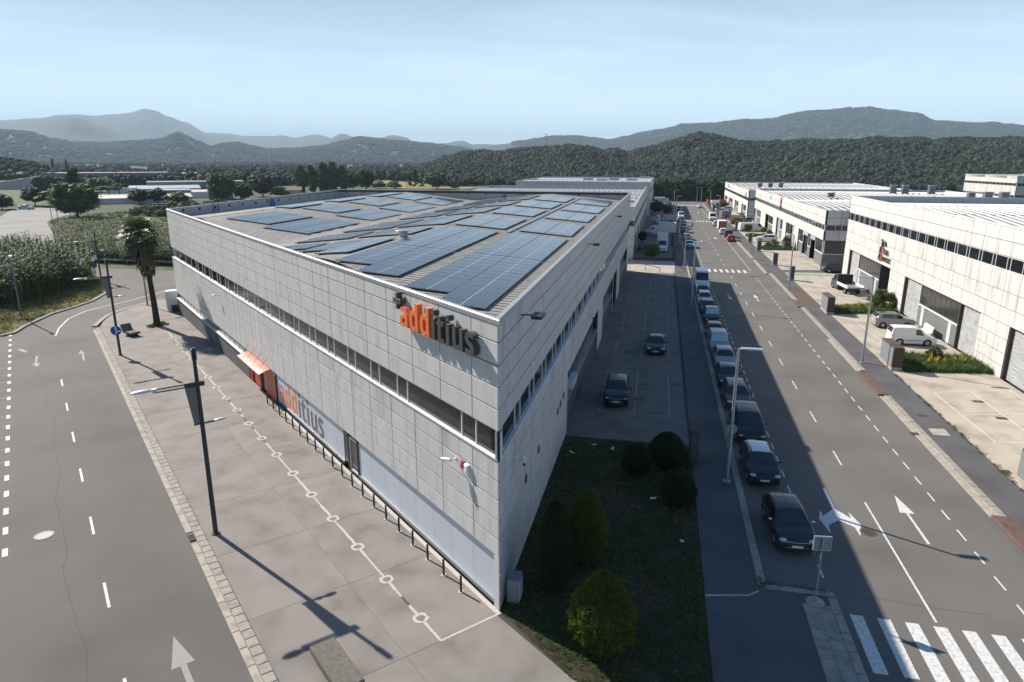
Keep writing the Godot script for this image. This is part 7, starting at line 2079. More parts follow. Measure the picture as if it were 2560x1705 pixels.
func scatter(pts: PackedVector2Array, n: int, y: float, s0: float, s1: float, squash := 1.0, clump: FastNoiseLite = null, cut := -2.0) -> Array:
	var lo := pts[0]; var hi := pts[0]
	for p in pts:
		lo = lo.min(p); hi = hi.max(p)
	var o := []
	var tries := 0
	while o.size() < n and tries < n * 12:
		tries += 1
		var p := Vector2(rng.randf_range(lo.x, hi.x), rng.randf_range(lo.y, hi.y))
		if not Geometry2D.is_point_in_polygon(p, pts): continue
		if clump and clump.get_noise_2d(p.x, p.y) < cut: continue
		var s := rng.randf_range(s0, s1)
		o.append(Transform3D(Basis(Vector3.UP, rng.randf() * TAU).scaled(Vector3(s, s * squash * rng.randf_range(0.8, 1.2), s)), Vector3(p.x, y, p.y)))
	return o

func make_plants() -> void:
	# garden in the shade of the hall
	topiary("egg shaped golden conifer half in the sun at the garden's front", Vector3(3.75, KERB, 1.05), 2.75, 2.15, "leaf_golden", 81, 0.35)
	topiary("tall oval golden conifer in the shade beside the dark column", Vector3(2.75, KERB, -3.9), 3.1, 1.6, "leaf_golden", 82, 0.3)
	topiary("dark green column of clipped cypress near the hall wall", Vector3(1.75, KERB, -1.6), 3.75, 1.15, "leaf_dark", 83, 0.05)
	topiary("dark ball shrub nearest the hall wall in the shaded garden", Vector3(4.45, KERB, -12.3), 1.65, 1.45, "leaf_dark", 84, 0.0)
	topiary("largest dark ball shrub beside the square pillar", Vector3(6.0, KERB, -13.6), 1.85, 1.9, "leaf_dark", 85, 0.0)
	topiary("dark ball shrub by the pavement edge in the shaded garden", Vector3(6.5, KERB, -9.5), 1.6, 1.55, "leaf_dark", 86, 0.0)
	rng.seed = 41
	var bed := V([0.1, 0.0, 3.0, 2.72, 7.3, 6.8, 7.3, -16.6, 0.1, -16.6])
	var tuft := tuft_mesh("tuft", 1, 14, 0.16, 0.14, 0.008, 0.5)
	stuff("lawn_grass", tuft, mats["grass_blade"], scatter(bed, 4200, KERB - 0.03, 0.5, 1.1, 1.0, noise(3, 0.25, 3), -0.15), "thin green grass of the shaded garden", "grass")
	stuff("dry_lawn_grass", tuft, mats["grass_dry"], scatter(bed, 2200, KERB - 0.03, 0.45, 0.9, 1.0, noise(9, 0.3, 3), -0.1), "dry yellowish grass between the garden shrubs", "grass")
	# palm on the front pavement
	sheet("palm_pit", [-43.75, -35.0, -42.7, -34.2, -41.9, -36.0, -43.1, -36.85], KERB + 0.006, "field_green")
	palm("fan_palm", "tall fan palm with a brown skirt on the front pavement", Vector3(-42.75, KERB, -35.4), 8.9, 0.33, 0.19, 44, 1.0, 1.15, 3.5, Vector3(-0.5, 0, 0.1), 61)
	rng.seed = 43
	stuff("palm_pit_grass", tuft, mats["grass_blade"], scatter(V([-43.7, -35.0, -42.7, -34.25, -41.95, -36.0, -43.05, -36.8]), 120, KERB, 0.8, 1.6), "bright grass in the palm's planting pit", "grass")
	street_lamp("slim grey lamp pole close behind the fan palm", Vector3(-50.6, KERB, -43.6), 6.4, Vector3(-0.7, 0, 0.7), 0.8, "steel_grey")
	# island and thickets at the left
	var isl := V([-54.6, -29.3, -55.8, -32.9, -57.8, -37.6, -58.3, -41.2, -59, -44.5, -61, -48.6, -63.4, -52.2, -69.3, -57.2, -90, -64, -95, -55, -80, -36, -64, -25])
	stuff("island_grass", tuft_mesh("dry_tuft", 2, 12, 0.22, 0.22, 0.012, 0.5), mats["grass_dry"], scatter(isl, 5200, 0.08, 0.7, 1.7), "dry grass on the traffic island", "grass")
	stuff("island_green_grass", tuft, mats["grass_blade"], scatter(isl, 2600, 0.08, 1.0, 2.0, 1.0, noise(12, 0.12, 3), 0.0), "green grass patches on the traffic island", "grass")
	var reeds_a := V([-66.5, -40, -67.5, -47, -68.5, -51.5, -72, -56.5, -80, -60.8, -96, -65.0, -104, -66, -96, -52, -80, -38])
	stuff("reed_bed", reed_mesh("reed_a", 5), mats["reed_dark"], scatter(reeds_a, 900, 0.05, 3.0, 4.8), "tall green reeds on the traffic island", "reeds")
	stuff("reed_bed_pale", reed_mesh("reed_b", 6), mats["reed"], scatter(reeds_a, 650, 0.05, 2.6, 4.6), "pale green reed stems on the traffic island", "reeds")
	var thick := V([-50, -72.5, -68, -71.5, -84, -71.5, -96, -79, -112, -94.5, -120, -103, -112, -108, -88, -94, -70, -88, -50, -86])
	stuff("thicket_reeds", reed_mesh("reed_c", 7), mats["reed"], scatter(thick, 950, 0.0, 2.2, 3.7, 1.0, noise(14, 0.06, 3), -0.25), "tall reed thicket behind the guard rail", "reeds")
	stuff("thicket_reeds_yellow", reed_mesh("reed_a", 5), mats["reed_yellow"], scatter(thick, 420, 0.0, 2.0, 3.3), "yellow green reeds mixed into the thicket", "reeds")
	var bushes := crown_mesh("thicket_crown", 77, 26, 60, 0.36, 0.085, "bush")
	stuff("thicket_bushes", bushes, mats["leaf_dark"], scatter(V([-50, -71.5, -68, -70.8, -84, -70.8, -88, -75, -70, -78, -50, -78]), 80, 0.4, 0.9, 1.7), "dark bushes along the guard rail", "bushes")
	stuff("thicket_shrubs", bushes, mats["leaf_light"], scatter(thick, 170, 0.5, 0.9, 1.9), "bright green shrubs within the thicket", "bushes")
	var rough := V([-112, -96, -150, -129, -160, -146, -150, -190, -110, -185, -60, -165, -56, -110, -80, -116])
	stuff("rough_grass", tuft_mesh("tall_tuft", 8, 14, 0.8, 0.5, 0.03, 0.5), mats["grass_blade"], scatter(rough, 3200, 0.0, 0.5, 1.1), "rough green meadow behind the thicket", "grass")
	stuff("meadow_scrub", crown_mesh("scrub_crown", 78, 22, 55, 0.36, 0.09, "bush"), mats["leaf_olive"], scatter(V([-150, -150, -120, -150, -70, -160, -60, -190, -110, -196, -160, -190]), 260, 0.5, 1.0, 2.4), "olive green scrub at the back of the meadow", "bushes")
	stuff("verge_weeds", tuft_mesh("weed_tuft", 9, 12, 0.6, 0.3, 0.02, 0.6), mats["reed_yellow"], scatter(V([-94, -77, -110, -92, -148, -127, -152, -134, -142, -130, -108, -98, -92, -82]), 700, 0.0, 0.8, 1.8), "pale weeds along the far road's edge", "weeds")
	# strips of weeds before the sheds
	for q in [["weed_strip", V([24.0, -39.6, 24.2, -34.7, 31.6, -35.8, 30.5, -39.8]), 900, "green weeds beside the nearer brick cabinet"], ["weed_strip_far", V([23.6, -58.6, 23.8, -55.4, 30.4, -57.4, 30.4, -61.5]), 700, "green weeds before the corner shed's doorway"], ["palm_lawn", V([23.6, -114.0, 23.6, -109.5, 29.2, -110.0, 29.2, -114.5]), 500, "small lawn under the low palms"], ["van_lawn", V([23.4, -134.0, 23.4, -131.6, 28.6, -133.6, 28.6, -136.0]), 300, "strip of lawn before the long white van"]]:
		var bb := MB.new(); bb.poly(q[1], KERB + 0.006)
		struct("grass_" + q[0], bb, mats["field_green"])
		stuff(q[0], tuft_mesh("weed", 10, 16, 0.42, 0.22, 0.016, 0.45), mats["grass_blade"], scatter(q[1], q[2], KERB, 0.6, 1.5), q[3], "weeds")
	stuff("yellow_flowers", tuft_mesh("flower", 11, 7, 0.75, 0.16, 0.03, 0.15), mats["flower"], scatter(V([26.5, -39.2, 26.5, -37.0, 30.2, -37.6, 30.2, -39.4]), 26, KERB, 0.7, 1.1) + scatter(V([24.6, -58.4, 24.8, -57.2, 28, -58.0, 28, -59.2]), 24, KERB, 0.7, 1.1), "yellow flowers among the weeds", "flowers")
	rng.seed = 47
	stuff("edge_weeds", tuft, mats["grass_blade"], scatter(V([23.22, -9, 23.42, -9, 23.3, -34, 23.14, -34]), 130, KERB, 0.5, 1.2) + scatter(V([7.3, -20, 7.45, -20, 7.6, -78, 7.45, -78]), 160, KERB, 0.4, 0.9) + scatter(V([9.3, -4.4, 9.8, -3.9, 12.1, -3.85, 12.1, -3.7, 9.5, -3.7]), 70, KERB, 0.3, 0.7), "weeds growing along the pavement edges", "weeds")
	tree("oleander_bush", "large rounded shrub against the corner shed beside the doorway", 29.4, -59.6, 2.5, 3.2, "bush", "leaf_light", 0.02, "shrubs before the sheds", 0)
	tree("oleander_bush", "small upright shrub in the weeds beside the nearer brick cabinet", 27.6, -39.0, 1.35, 1.5, "bush", "leaf_olive", 0.02, "shrubs before the sheds", 1)
	tree("round_shrub", "rounded green tree over the long white van", 24.4, -139.4, 2.3, 2.3, "round", "leaf_mid", 0.25, "shrubs before the sheds", 0)
	tree("round_shrub", "bright shrub at the front of the long white van", 27.9, -140.5, 1.6, 1.7, "bush", "leaf_light", 0.05, "shrubs before the sheds", 1)
	tree("round_shrub", "dark shrub between the long white van and the shed", 28.7, -137.0, 1.4, 1.5, "bush", "leaf_mid", 0.05, "shrubs before the sheds", 2)
	tree("broom_bush", "brown flowering broom bush past the long white van", 24.6, -167.0, 1.7, 4.6, "bush", "broom", 0.02, "shrubs before the sheds", 0)
	tree("broom_bush", "dark low shrub past the pillar cabinet by the broom", 23.4, -161.0, 1.3, 2.4, "bush", "leaf_olive", 0.02, "shrubs before the sheds", 1)
	tree("round_shrub", "grey green olive bush before the far shed", 25.6, -222.0, 2.7, 4.2, "round", "leaf_olive", 0.1, "shrubs before the sheds", 2)
	tree("round_shrub", "low dark shrub by the silver car at the far shed", 23.2, -205.5, 1.2, 2.2, "bush", "leaf_dark", 0.02, "shrubs before the sheds", 0)
	tree("round_shrub", "low hedge shrub before the blue canvas lorry", 23.2, -186.0, 1.1, 2.8, "bush", "leaf_mid", 0.02, "shrubs before the sheds", 1)
	palm("low_palm", "bushy low palm tallest of the group before the middle shed", Vector3(28.0, KERB, -112.2), 1.35, 0.16, 0.12, 26, 0.45, 0.85, 0.0, Vector3(0.1, 0, 0), 62)
	palm("low_palm", "bushy low palm in the middle of the group before the middle shed", Vector3(26.2, KERB, -113.0), 0.6, 0.14, 0.11, 22, 0.4, 0.75, 0.0, Vector3(0, 0, 0.1), 63)
	palm("low_palm", "bushy low palm nearest the street in the group before the middle shed", Vector3(24.9, KERB, -112.2), 0.45, 0.13, 0.10, 20, 0.35, 0.65, 0.0, Vector3.ZERO, 64)
	# trees on the hall's side of the street
	tree("yard_tree", "round dark tree in the corner of the next yard", 3.9, -93.3, 2.75, 3.4, "round", "leaf_mid", 0.15, "trees in the next yard", 0)
	tree("yard_tree", "thin dark tree against the next shed's wall", 2.0, -114.5, 2.6, 2.0, "round", "leaf_dark", 0.2, "trees in the next yard", 1)
	tree("yard_tree", "tall dark tree at the end of the next shed", 3.9, -190.0, 4.4, 5.6, "round", "leaf_dark", 0.15, "trees in the next yard", 2)
	tree("yard_tree", "low dark tree by the pavement at the end of the next yard", 7.2, -190.0, 3.0, 3.2, "round", "leaf_dark", 0.1, "trees in the next yard", 0)

# ---------------------------------------------------------------- person: tapered capsules joined smoothly, meshed as surface nets
func make_person() -> void:
	var J := {"pelvis": Vector3(0, 0.93, 0), "chest": Vector3(0, 1.28, 0.03), "neck": Vector3(0, 1.46, 0.04), "head": Vector3(0, 1.60, 0.07), "shl": Vector3(-0.19, 1.40, 0.03), "shr": Vector3(0.19, 1.40, 0.03), "ell": Vector3(-0.26, 1.14, -0.04), "elr": Vector3(0.25, 1.15, 0.10), "hal": Vector3(-0.25, 0.90, 0.06), "har": Vector3(0.22, 0.93, 0.26), "hil": Vector3(-0.09, 0.90, 0), "hir": Vector3(0.09, 0.90, 0), "knl": Vector3(-0.10, 0.50, 0.12), "knr": Vector3(0.10, 0.49, -0.06), "anl": Vector3(-0.10, 0.08, 0.16), "anr": Vector3(0.10, 0.10, -0.28), "tol": Vector3(-0.11, 0.04, 0.32), "tor": Vector3(0.11, 0.04, -0.14)}
	var B := [["pelvis", "chest", 0.145, 0.155], ["chest", "neck", 0.13, 0.055], ["neck", "head", 0.055, 0.085], ["head", "head", 0.105, 0.105], ["chest", "shl", 0.10, 0.07], ["chest", "shr", 0.10, 0.07], ["shl", "ell", 0.06, 0.045], ["shr", "elr", 0.06, 0.045], ["ell", "hal", 0.043, 0.035], ["elr", "har", 0.043, 0.035], ["hil", "knl", 0.095, 0.065], ["hir", "knr", 0.095, 0.065], ["knl", "anl", 0.06, 0.04], ["knr", "anr", 0.06, 0.04], ["anl", "tol", 0.045, 0.035], ["anr", "tor", 0.045, 0.035]]
	var lo := Vector3(-0.4, -0.04, -0.45); var cs := 0.03
	var nx := 28; var ny := 60; var nz := 30
	var d := PackedFloat32Array(); d.resize(nx * ny * nz)
	for k in nz:
		for j in ny:
			for i in nx:
				var p := lo + Vector3(i, j, k) * cs
				var s := 0.0
				for q in B:
					var a: Vector3 = J[q[0]]; var e: Vector3 = J[q[1]]
					var ab := e - a
					var h := clampf((p - a).dot(ab) / maxf(ab.length_squared(), 1e-6), 0, 1)
					var dd: float = p.distance_to(a + ab * h) - lerpf(q[2], q[3], h)
					s += exp(-dd * 45.0)
				d[(k * ny + j) * nx + i] = -log(maxf(s, 1e-30)) / 45.0
	var t := thing("person", "person in an orange top and dark trousers walking by the far parked cars", "person", Vector3(12.7, 0.0, -148.3), 0.4)
	var parts := {"body": MB.new(), "top": MB.new(), "trousers": MB.new()}
	var idx := {}
	var b := MB.new()
	for k in nz - 1:
		for j in ny - 1:
			for i in nx - 1:
				var inside := 0; var acc := Vector3.ZERO; var cnt := 0
				for c in 8:
					if d[((k + (c >> 2)) * ny + j + ((c >> 1) & 1)) * nx + i + (c & 1)] < 0: inside += 1
				if inside == 0 or inside == 8: continue
				for ax in 3:
					for c in 4:
						var c0 := 0
						match ax:
							0: c0 = c * 2
							1: c0 = (c & 1) + (c >> 1) * 4
							2: c0 = c
						var c1 := c0 + (1 << ax)
						var v0 := d[((k + (c0 >> 2)) * ny + j + ((c0 >> 1) & 1)) * nx + i + (c0 & 1)]
						var v1 := d[((k + (c1 >> 2)) * ny + j + ((c1 >> 1) & 1)) * nx + i + (c1 & 1)]
						if (v0 < 0) == (v1 < 0): continue
						var f := v0 / (v0 - v1)
						var o := Vector3(c0 & 1, (c0 >> 1) & 1, c0 >> 2)
						o[ax] += f
						acc += o; cnt += 1
				var pos := lo + (Vector3(i, j, k) + acc / cnt) * cs
				idx[Vector3i(i, j, k)] = pos
	for key in idx:
		var q: Vector3i = key
		for ax in 3:
			var u := (ax + 1) % 3; var w := (ax + 2) % 3
			if q[u] == 0 or q[w] == 0: continue
			var e := Vector3i.ZERO; e[ax] = 1
			var v0 := d[(q.z * ny + q.y) * nx + q.x]; var q1 := q + e
			if q1.x >= nx or q1.y >= ny or q1.z >= nz: continue
			var v1 := d[(q1.z * ny + q1.y) * nx + q1.x]
			if (v0 < 0) == (v1 < 0): continue
			var du := Vector3i.ZERO; du[u] = 1
			var dw := Vector3i.ZERO; dw[w] = 1
			var c := [q - du - dw, q - dw, q, q - du]
			var ok := true
			for x in c:
				if not idx.has(x): ok = false
			if not ok: continue
			var y: float = idx[c[0]].y
			var m: MB = parts.top if y < 1.44 and y > 0.92 else parts.trousers if y <= 0.92 and y > 0.10 and absf(idx[c[0]].x) < 0.205 else parts.body
			if v0 < 0: m.quad(idx[c[0]], idx[c[1]], idx[c[2]], idx[c[3]])
			else: m.quad(idx[c[3]], idx[c[2]], idx[c[1]], idx[c[0]])
	var am := ArrayMesh.new()
	parts.body.mesh(am); parts.top.mesh(am); parts.trousers.mesh(am)
	am.surface_set_material(0, mats["skin"]); am.surface_set_material(1, mats["orange"]); am.surface_set_material(2, mats["letter_grey"])
	put("figure", am, null, t)
	b = MB.new(); b.ball(Vector3(0, 1.655, 0.05), Vector3(0.112, 0.10, 0.12), 12, 7); put("hair", b.mesh(), mats["car_trim"], t)

# ---------------------------------------------------------------- the plain and the hills
func crest(list: Array, az: float) -> float:
	for i in range(0, list.size() - 2, 2):
		if az <= list[i + 2]: return lerpf(list[i + 1], list[i + 3], smoothstep(0.0, 1.0, (az - list[i]) / (list[i + 2] - list[i])))
	return list[-1]

func polar(az: float, r: float, y: float) -> Vector3:
	return Vector3(EYE.x + sin(deg_to_rad(az)) * r, y, EYE.z - cos(deg_to_rad(az)) * r)

func range_y(list: Array, az: float, f: float, nz: FastNoiseLite, r: float, rough: float) -> float:
	# f: 0 at the foot, 1 at the crest, beyond 1 the back slope
	var c := crest(list, az)
	var p := polar(az, r, 0)
	var body := pow(smoothstep(0.0, 1.0, clampf(f, 0, 1)), 0.8) if f <= 1.0 else 1.0 - smoothstep(0.0, 1.0, (f - 1.0) * 1.6)
	var spur := nz.get_noise_2d(p.x, p.z) * rough * c * sin(PI * clampf(f, 0, 1))
	return maxf(-2.0, c * body + spur)

func hill_range(called: String, list: Array, r0: float, r1: float, daz: float, m: String, rough: float, freq: float, seed_: int) -> void:
	var b := MB.new()
	var nz := noise(seed_, freq, 5)
	var rows := []
	var a0: float = list[0]; var a1: float = list[-2]
	var na := int((a1 - a0) / daz)
	for j in 31:
		var f := j / 20.0
		var r := lerpf(r0, r1, f)
		var row := PackedVector3Array()
		for i in na + 1:
			var az := lerpf(a0, a1, float(i) / na)
			row.append(polar(az, r, range_y(list, az, f, nz, r, rough)))
		rows.append(row)
	b.grid(rows)
	struct(called, b, mats[m])

const FAR_CREST := [-62.0, 300.0, -49.4, 337.0, -47.75, 389.0, -45.7, 422.0, -44.3, 464.0, -43.3, 473.0, -42.5, 464.0, -41.2, 486.0, -40.3, 501.0, -39.3, 549.0, -38.6, 528.0, -37.8, 469.0, -36.8, 420.0, -35.3, 306.0, -34.0, 301.0, -32.5, 275.0, -30.8, 273.0, -30.0, 286.0, -29.2, 263.0, -27.5, 301.0, -26.2, 257.0, -25.4, 312.0, -24.4, 264.0, -22.0, 220.0, -16.0, 160.0, -8.0, 140.0]
const FAR2_CREST := [-27.5, 110.0, -25.6, 227.0, -24.6, 199.0, -24.1, 202.0, -22.9, 190.0, -21.6, 224.0, -20.6, 205.0, -19.9, 159.0, -18.7, 150.0, -17.7, 153.0, -16.1, 174.0, -15.2, 143.0, -14.5, 147.0, -12.8, 141.0, -12.2, 152.0, -10.0, 130.0, -5.0, 100.0]
const PEAK_CREST := [-60.0, 190.0, -49.5, 194.0, -47.9, 207.0, -46.7, 203.0, -45.9, 242.0, -45.0, 289.0, -43.8, 333.0, -43.1, 313.0, -42.2, 270.0, -40.8, 215.0, -39.0, 171.0, -37.0, 113.0, -33.0, 60.0]
const NEARL_CREST := [-60.0, 130.0, -49.4, 136.0, -47.9, 135.0, -46.6, 127.0, -45.0, 98.0, -43.7, 85.0, -42.3, 86.0, -40.4, 95.0, -38.5, 104.0, -37.3, 135.0, -36.9, 127.0, -36.1, 99.0, -35.2, 73.0, -34.1, 89.0, -33.3, 91.0, -32.4, 74.0, -31.1, 59.0, -29.5, 64.0, -27.2, 77.0, -25.4, 106.0, -24.2, 129.0, -23.0, 120.0, -21.6, 109.0, -18.9, 95.0, -16.5, 77.0, -14.5, 52.0, -11.0, 30.0]
const RFAR_CREST := [-16.0, 60.0, -14.0, 93.0, -12.8, 107.0, -11.3, 122.0, -10.0, 136.0, -8.8, 150.0, -6.9, 151.0, -5.4, 138.0, -4.2, 129.0, -3.0, 149.0, -1.5, 176.0, -0.2, 189.0, 0.7, 202.0, 1.4, 221.0, 3.8, 225.0, 4.8, 233.0, 5.9, 244.0, 7.0, 241.0, 8.1, 246.0, 9.3, 268.0, 10.5, 280.0, 11.6, 283.0, 13.3, 290.0, 14.3, 287.0, 15.8, 270.0, 17.3, 253.0, 18.7, 210.0, 19.8, 206.0, 21.0, 198.0, 21.9, 200.0, 22.8, 187.0, 23.7, 178.0, 25.7, 156.0, 40.0, 140.0]
const NEARR_CREST := [-22.0, 0.0, -19.7, 1.0, -18.7, 5.0, -17.1, 13.0, -15.7, 18.0, -14.4, 19.5, -13.0, 18.0, -11.5, 21.5, -10.0, 23.0, -8.8, 24.5, -7.3, 26.5, -6.0, 24.5, -4.7, 20.0, -3.8, 22.0, -2.8, 17.0, -1.7, 22.0, -0.5, 25.5, 0.6, 31.0, 1.9, 36.0, 2.8, 39.5, 3.8, 37.5, 4.7, 34.0, 5.8, 30.5, 7.2, 29.5, 9.1, 30.0, 10.6, 31.5, 11.8, 29.5, 12.8, 31.0, 13.8, 30.0, 15.3, 33.5, 16.2, 31.5, 17.9, 33.0, 18.6, 29.0, 19.9, 31.0, 20.8, 30.0, 22.1, 30.0, 23.8, 31.5, 40.0, 32.0]
const KNOLL_CREST := [-62.0, 12.0, -50.5, 13.0, -48.1, 14.0, -47.5, 14.0, -47.1, 13.5, -46.5, 12.0, -46.0, 9.5, -45.4, 7.0, -43.5, 4.0, -41.0, 0.0]

func make_hills() -> void:
	hill_range("mountain_far", FAR_CREST, 6800, 9000, 0.22, "mountain", 0.16, 0.0009, 101)
	hill_range("mountain_middle", FAR2_CREST, 5000, 6500, 0.22, "mountain", 0.16, 0.0012, 102)
	hill_range("mountain_peak", PEAK_CREST, 5000, 6500, 0.22, "mountain", 0.16, 0.0012, 103)
	hill_range("hills_left", NEARL_CREST, 2300, 4000, 0.18, "mountain", 0.22, 0.002, 104)
	hill_range("mountain_right", RFAR_CREST, 2900, 4500, 0.2, "mountain", 0.12, 0.0016, 105)
	hill_range("forest_hill", NEARR_CREST, 470, 900, 0.25, "hill_floor", 0.25, 0.008, 106)
	hill_range("knoll", KNOLL_CREST, 470, 600, 0.3, "field_green", 0.3, 0.02, 107)

func forest_crown(key: String, seed_: int) -> ArrayMesh:
	if meshes.has(key): return meshes[key]
	rng.seed = seed_
	var b := MB.new()
	for i in 13:
		var d := rdir(); d.y = absf(d.y) * 0.8
		var c := d * rng.randf_range(0.3, 0.62)
		var r := rng.randf_range(0.30, 0.46)
		b.ball(c, Vector3(r, r * 0.85, r), 6, 4)
		for k in 26:
			var q := rdir(); leaf(b, c + q * r * rng.randf_range(0.9, 1.12), q, 0.11)
	meshes[key] = b.mesh()
	return meshes[key]

func make_forest() -> void:
	rng.seed = 201
	var nz := noise(106, 0.008, 5)
	var tone := noise(206, 0.01, 3)
	var sets := [[], [], []]
	for i in 13500:
		var az := rng.randf_range(-19.5, 28.5)
		var f := pow(rng.randf(), 0.8) * 1.04
		var r := lerpf(480, 900, f)
		var y := range_y(NEARR_CREST, az, f, nz, r, 0.25)
		var p := polar(az, r, y)
		var s := rng.randf_range(3.0, 5.6) * lerpf(0.9, 1.15, f)
		var tn := tone.get_noise_2d(p.x, p.z) + rng.randf_range(-0.35, 0.35)
		var k := 2 if tn > 0.22 or f < 0.06 else 1 if tn < -0.1 else 0
		sets[k].append(Transform3D(Basis(Vector3.UP, rng.randf() * TAU).scaled(Vector3(s, s * rng.randf_range(0.85, 1.25), s)), p + Vector3(0, s * 0.55, 0)))
	stuff("hill_forest", forest_crown("fc0", 11), mats["forest_a"], sets[0], "dark green forest covering the near hill", "forest")
	stuff("hill_forest_dark", forest_crown("fc1", 12), mats["forest_b"], sets[1], "darkest trees of the forest on the near hill", "forest")
	stuff("hill_forest_light", forest_crown("fc2", 13), mats["forest_c"], sets[2], "lighter trees at the foot of the near hill", "forest")
	# the hills at the left, farther off
	rng.seed = 202
	var far := []
	nz = noise(104, 0.002, 5)
	for i in 9000:
		var az := rng.randf_range(-50, -13)
		var f := rng.randf() * 1.02
		var r := lerpf(2300, 4000, f)
		var y := range_y(NEARL_CREST, az, f, nz, r, 0.22)
		var s := rng.randf_range(6, 13)
		far.append(Transform3D(Basis(Vector3.UP, rng.randf() * TAU).scaled(Vector3(s, s * 0.8, s)), polar(az, r, y + s * 0.15)))
	nz = noise(105, 0.0016, 5)
	for i in 9000:
		var az := rng.randf_range(-12, 28)
		var f := 0.25 + rng.randf() * 0.77
		var r := lerpf(2900, 4500, f)
		var y := range_y(RFAR_CREST, az, f, nz, r, 0.12)
		var s := rng.randf_range(7, 15)
		far.append(Transform3D(Basis(Vector3.UP, rng.randf() * TAU).scaled(Vector3(s, s * 0.7, s)), polar(az, r, y + s * 0.1)))
	stuff("far_forest", forest_crown("fc0", 11), mats["forest_a"], far, "hazy forest on the distant hills", "forest")
	# wooded plain in front of the hills
	rng.seed = 203
	var plain := [[], [], []]
	var gaps := noise(207, 0.006, 3)
	for i in 5200:
		var az := rng.randf_range(-49, -8)
		var r := lerpf(430, 2300, pow(rng.randf(), 1.6))
		var p := polar(az, r, 0)
		if gaps.get_noise_2d(p.x, p.z * 1.6) < -0.02: continue
		if r < 520 and az > -26 and az < -10: continue
		var s := rng.randf_range(2.6, 5.6)
		plain[rng.randi() % 3].append(Transform3D(Basis(Vector3.UP, rng.randf() * TAU).scaled(Vector3(s, s * rng.randf_range(0.8, 1.5), s)), p + Vector3(0, s * 0.5, 0)))
	# belt of trees behind the sheds
	for i in 1700:
		var az := rng.randf_range(-18, 28)
		var r := rng.randf_range(395, 480)
		if az < -4 and r < 420: continue
		var s := rng.randf_range(2.4, 4.2)
		plain[1 if rng.randf() < 0.6 else 0].append(Transform3D(Basis(Vector3.UP, rng.randf() * TAU).scaled(Vector3(s, s * rng.randf_range(0.8, 1.3), s)), polar(az, r, s * 0.5)))
	stuff("plain_wood", forest_crown("fc1", 12), mats["forest_a"], plain[0], "green trees scattered over the wide plain", "wood")
	stuff("plain_wood_dark", forest_crown("fc2", 13), mats["forest_b"], plain[1], "dark trees scattered over the wide plain", "wood")
	stuff("plain_wood_light", forest_crown("fc0", 11), mats["forest_c"], plain[2], "light trees scattered over the wide plain", "wood")
	# trees on the knoll at the left edge
	var kn := []
	for i in 420:
		var az := rng.randf_range(-52, -42); var f := rng.randf() * 1.0
		var r := lerpf(470, 600, f)
		var s := rng.randf_range(1.6, 3.4)
		kn.append(Transform3D(Basis(Vector3.UP, rng.randf() * TAU).scaled(Vector3.ONE * s), polar(az, r, range_y(KNOLL_CREST, az, f, noise(107, 0.02, 5), r, 0.3) + s * 0.3)))
	stuff("knoll_scrub", forest_crown("fc2", 13), mats["forest_c"], kn, "scrub on the pale knoll at the left edge", "scrub")

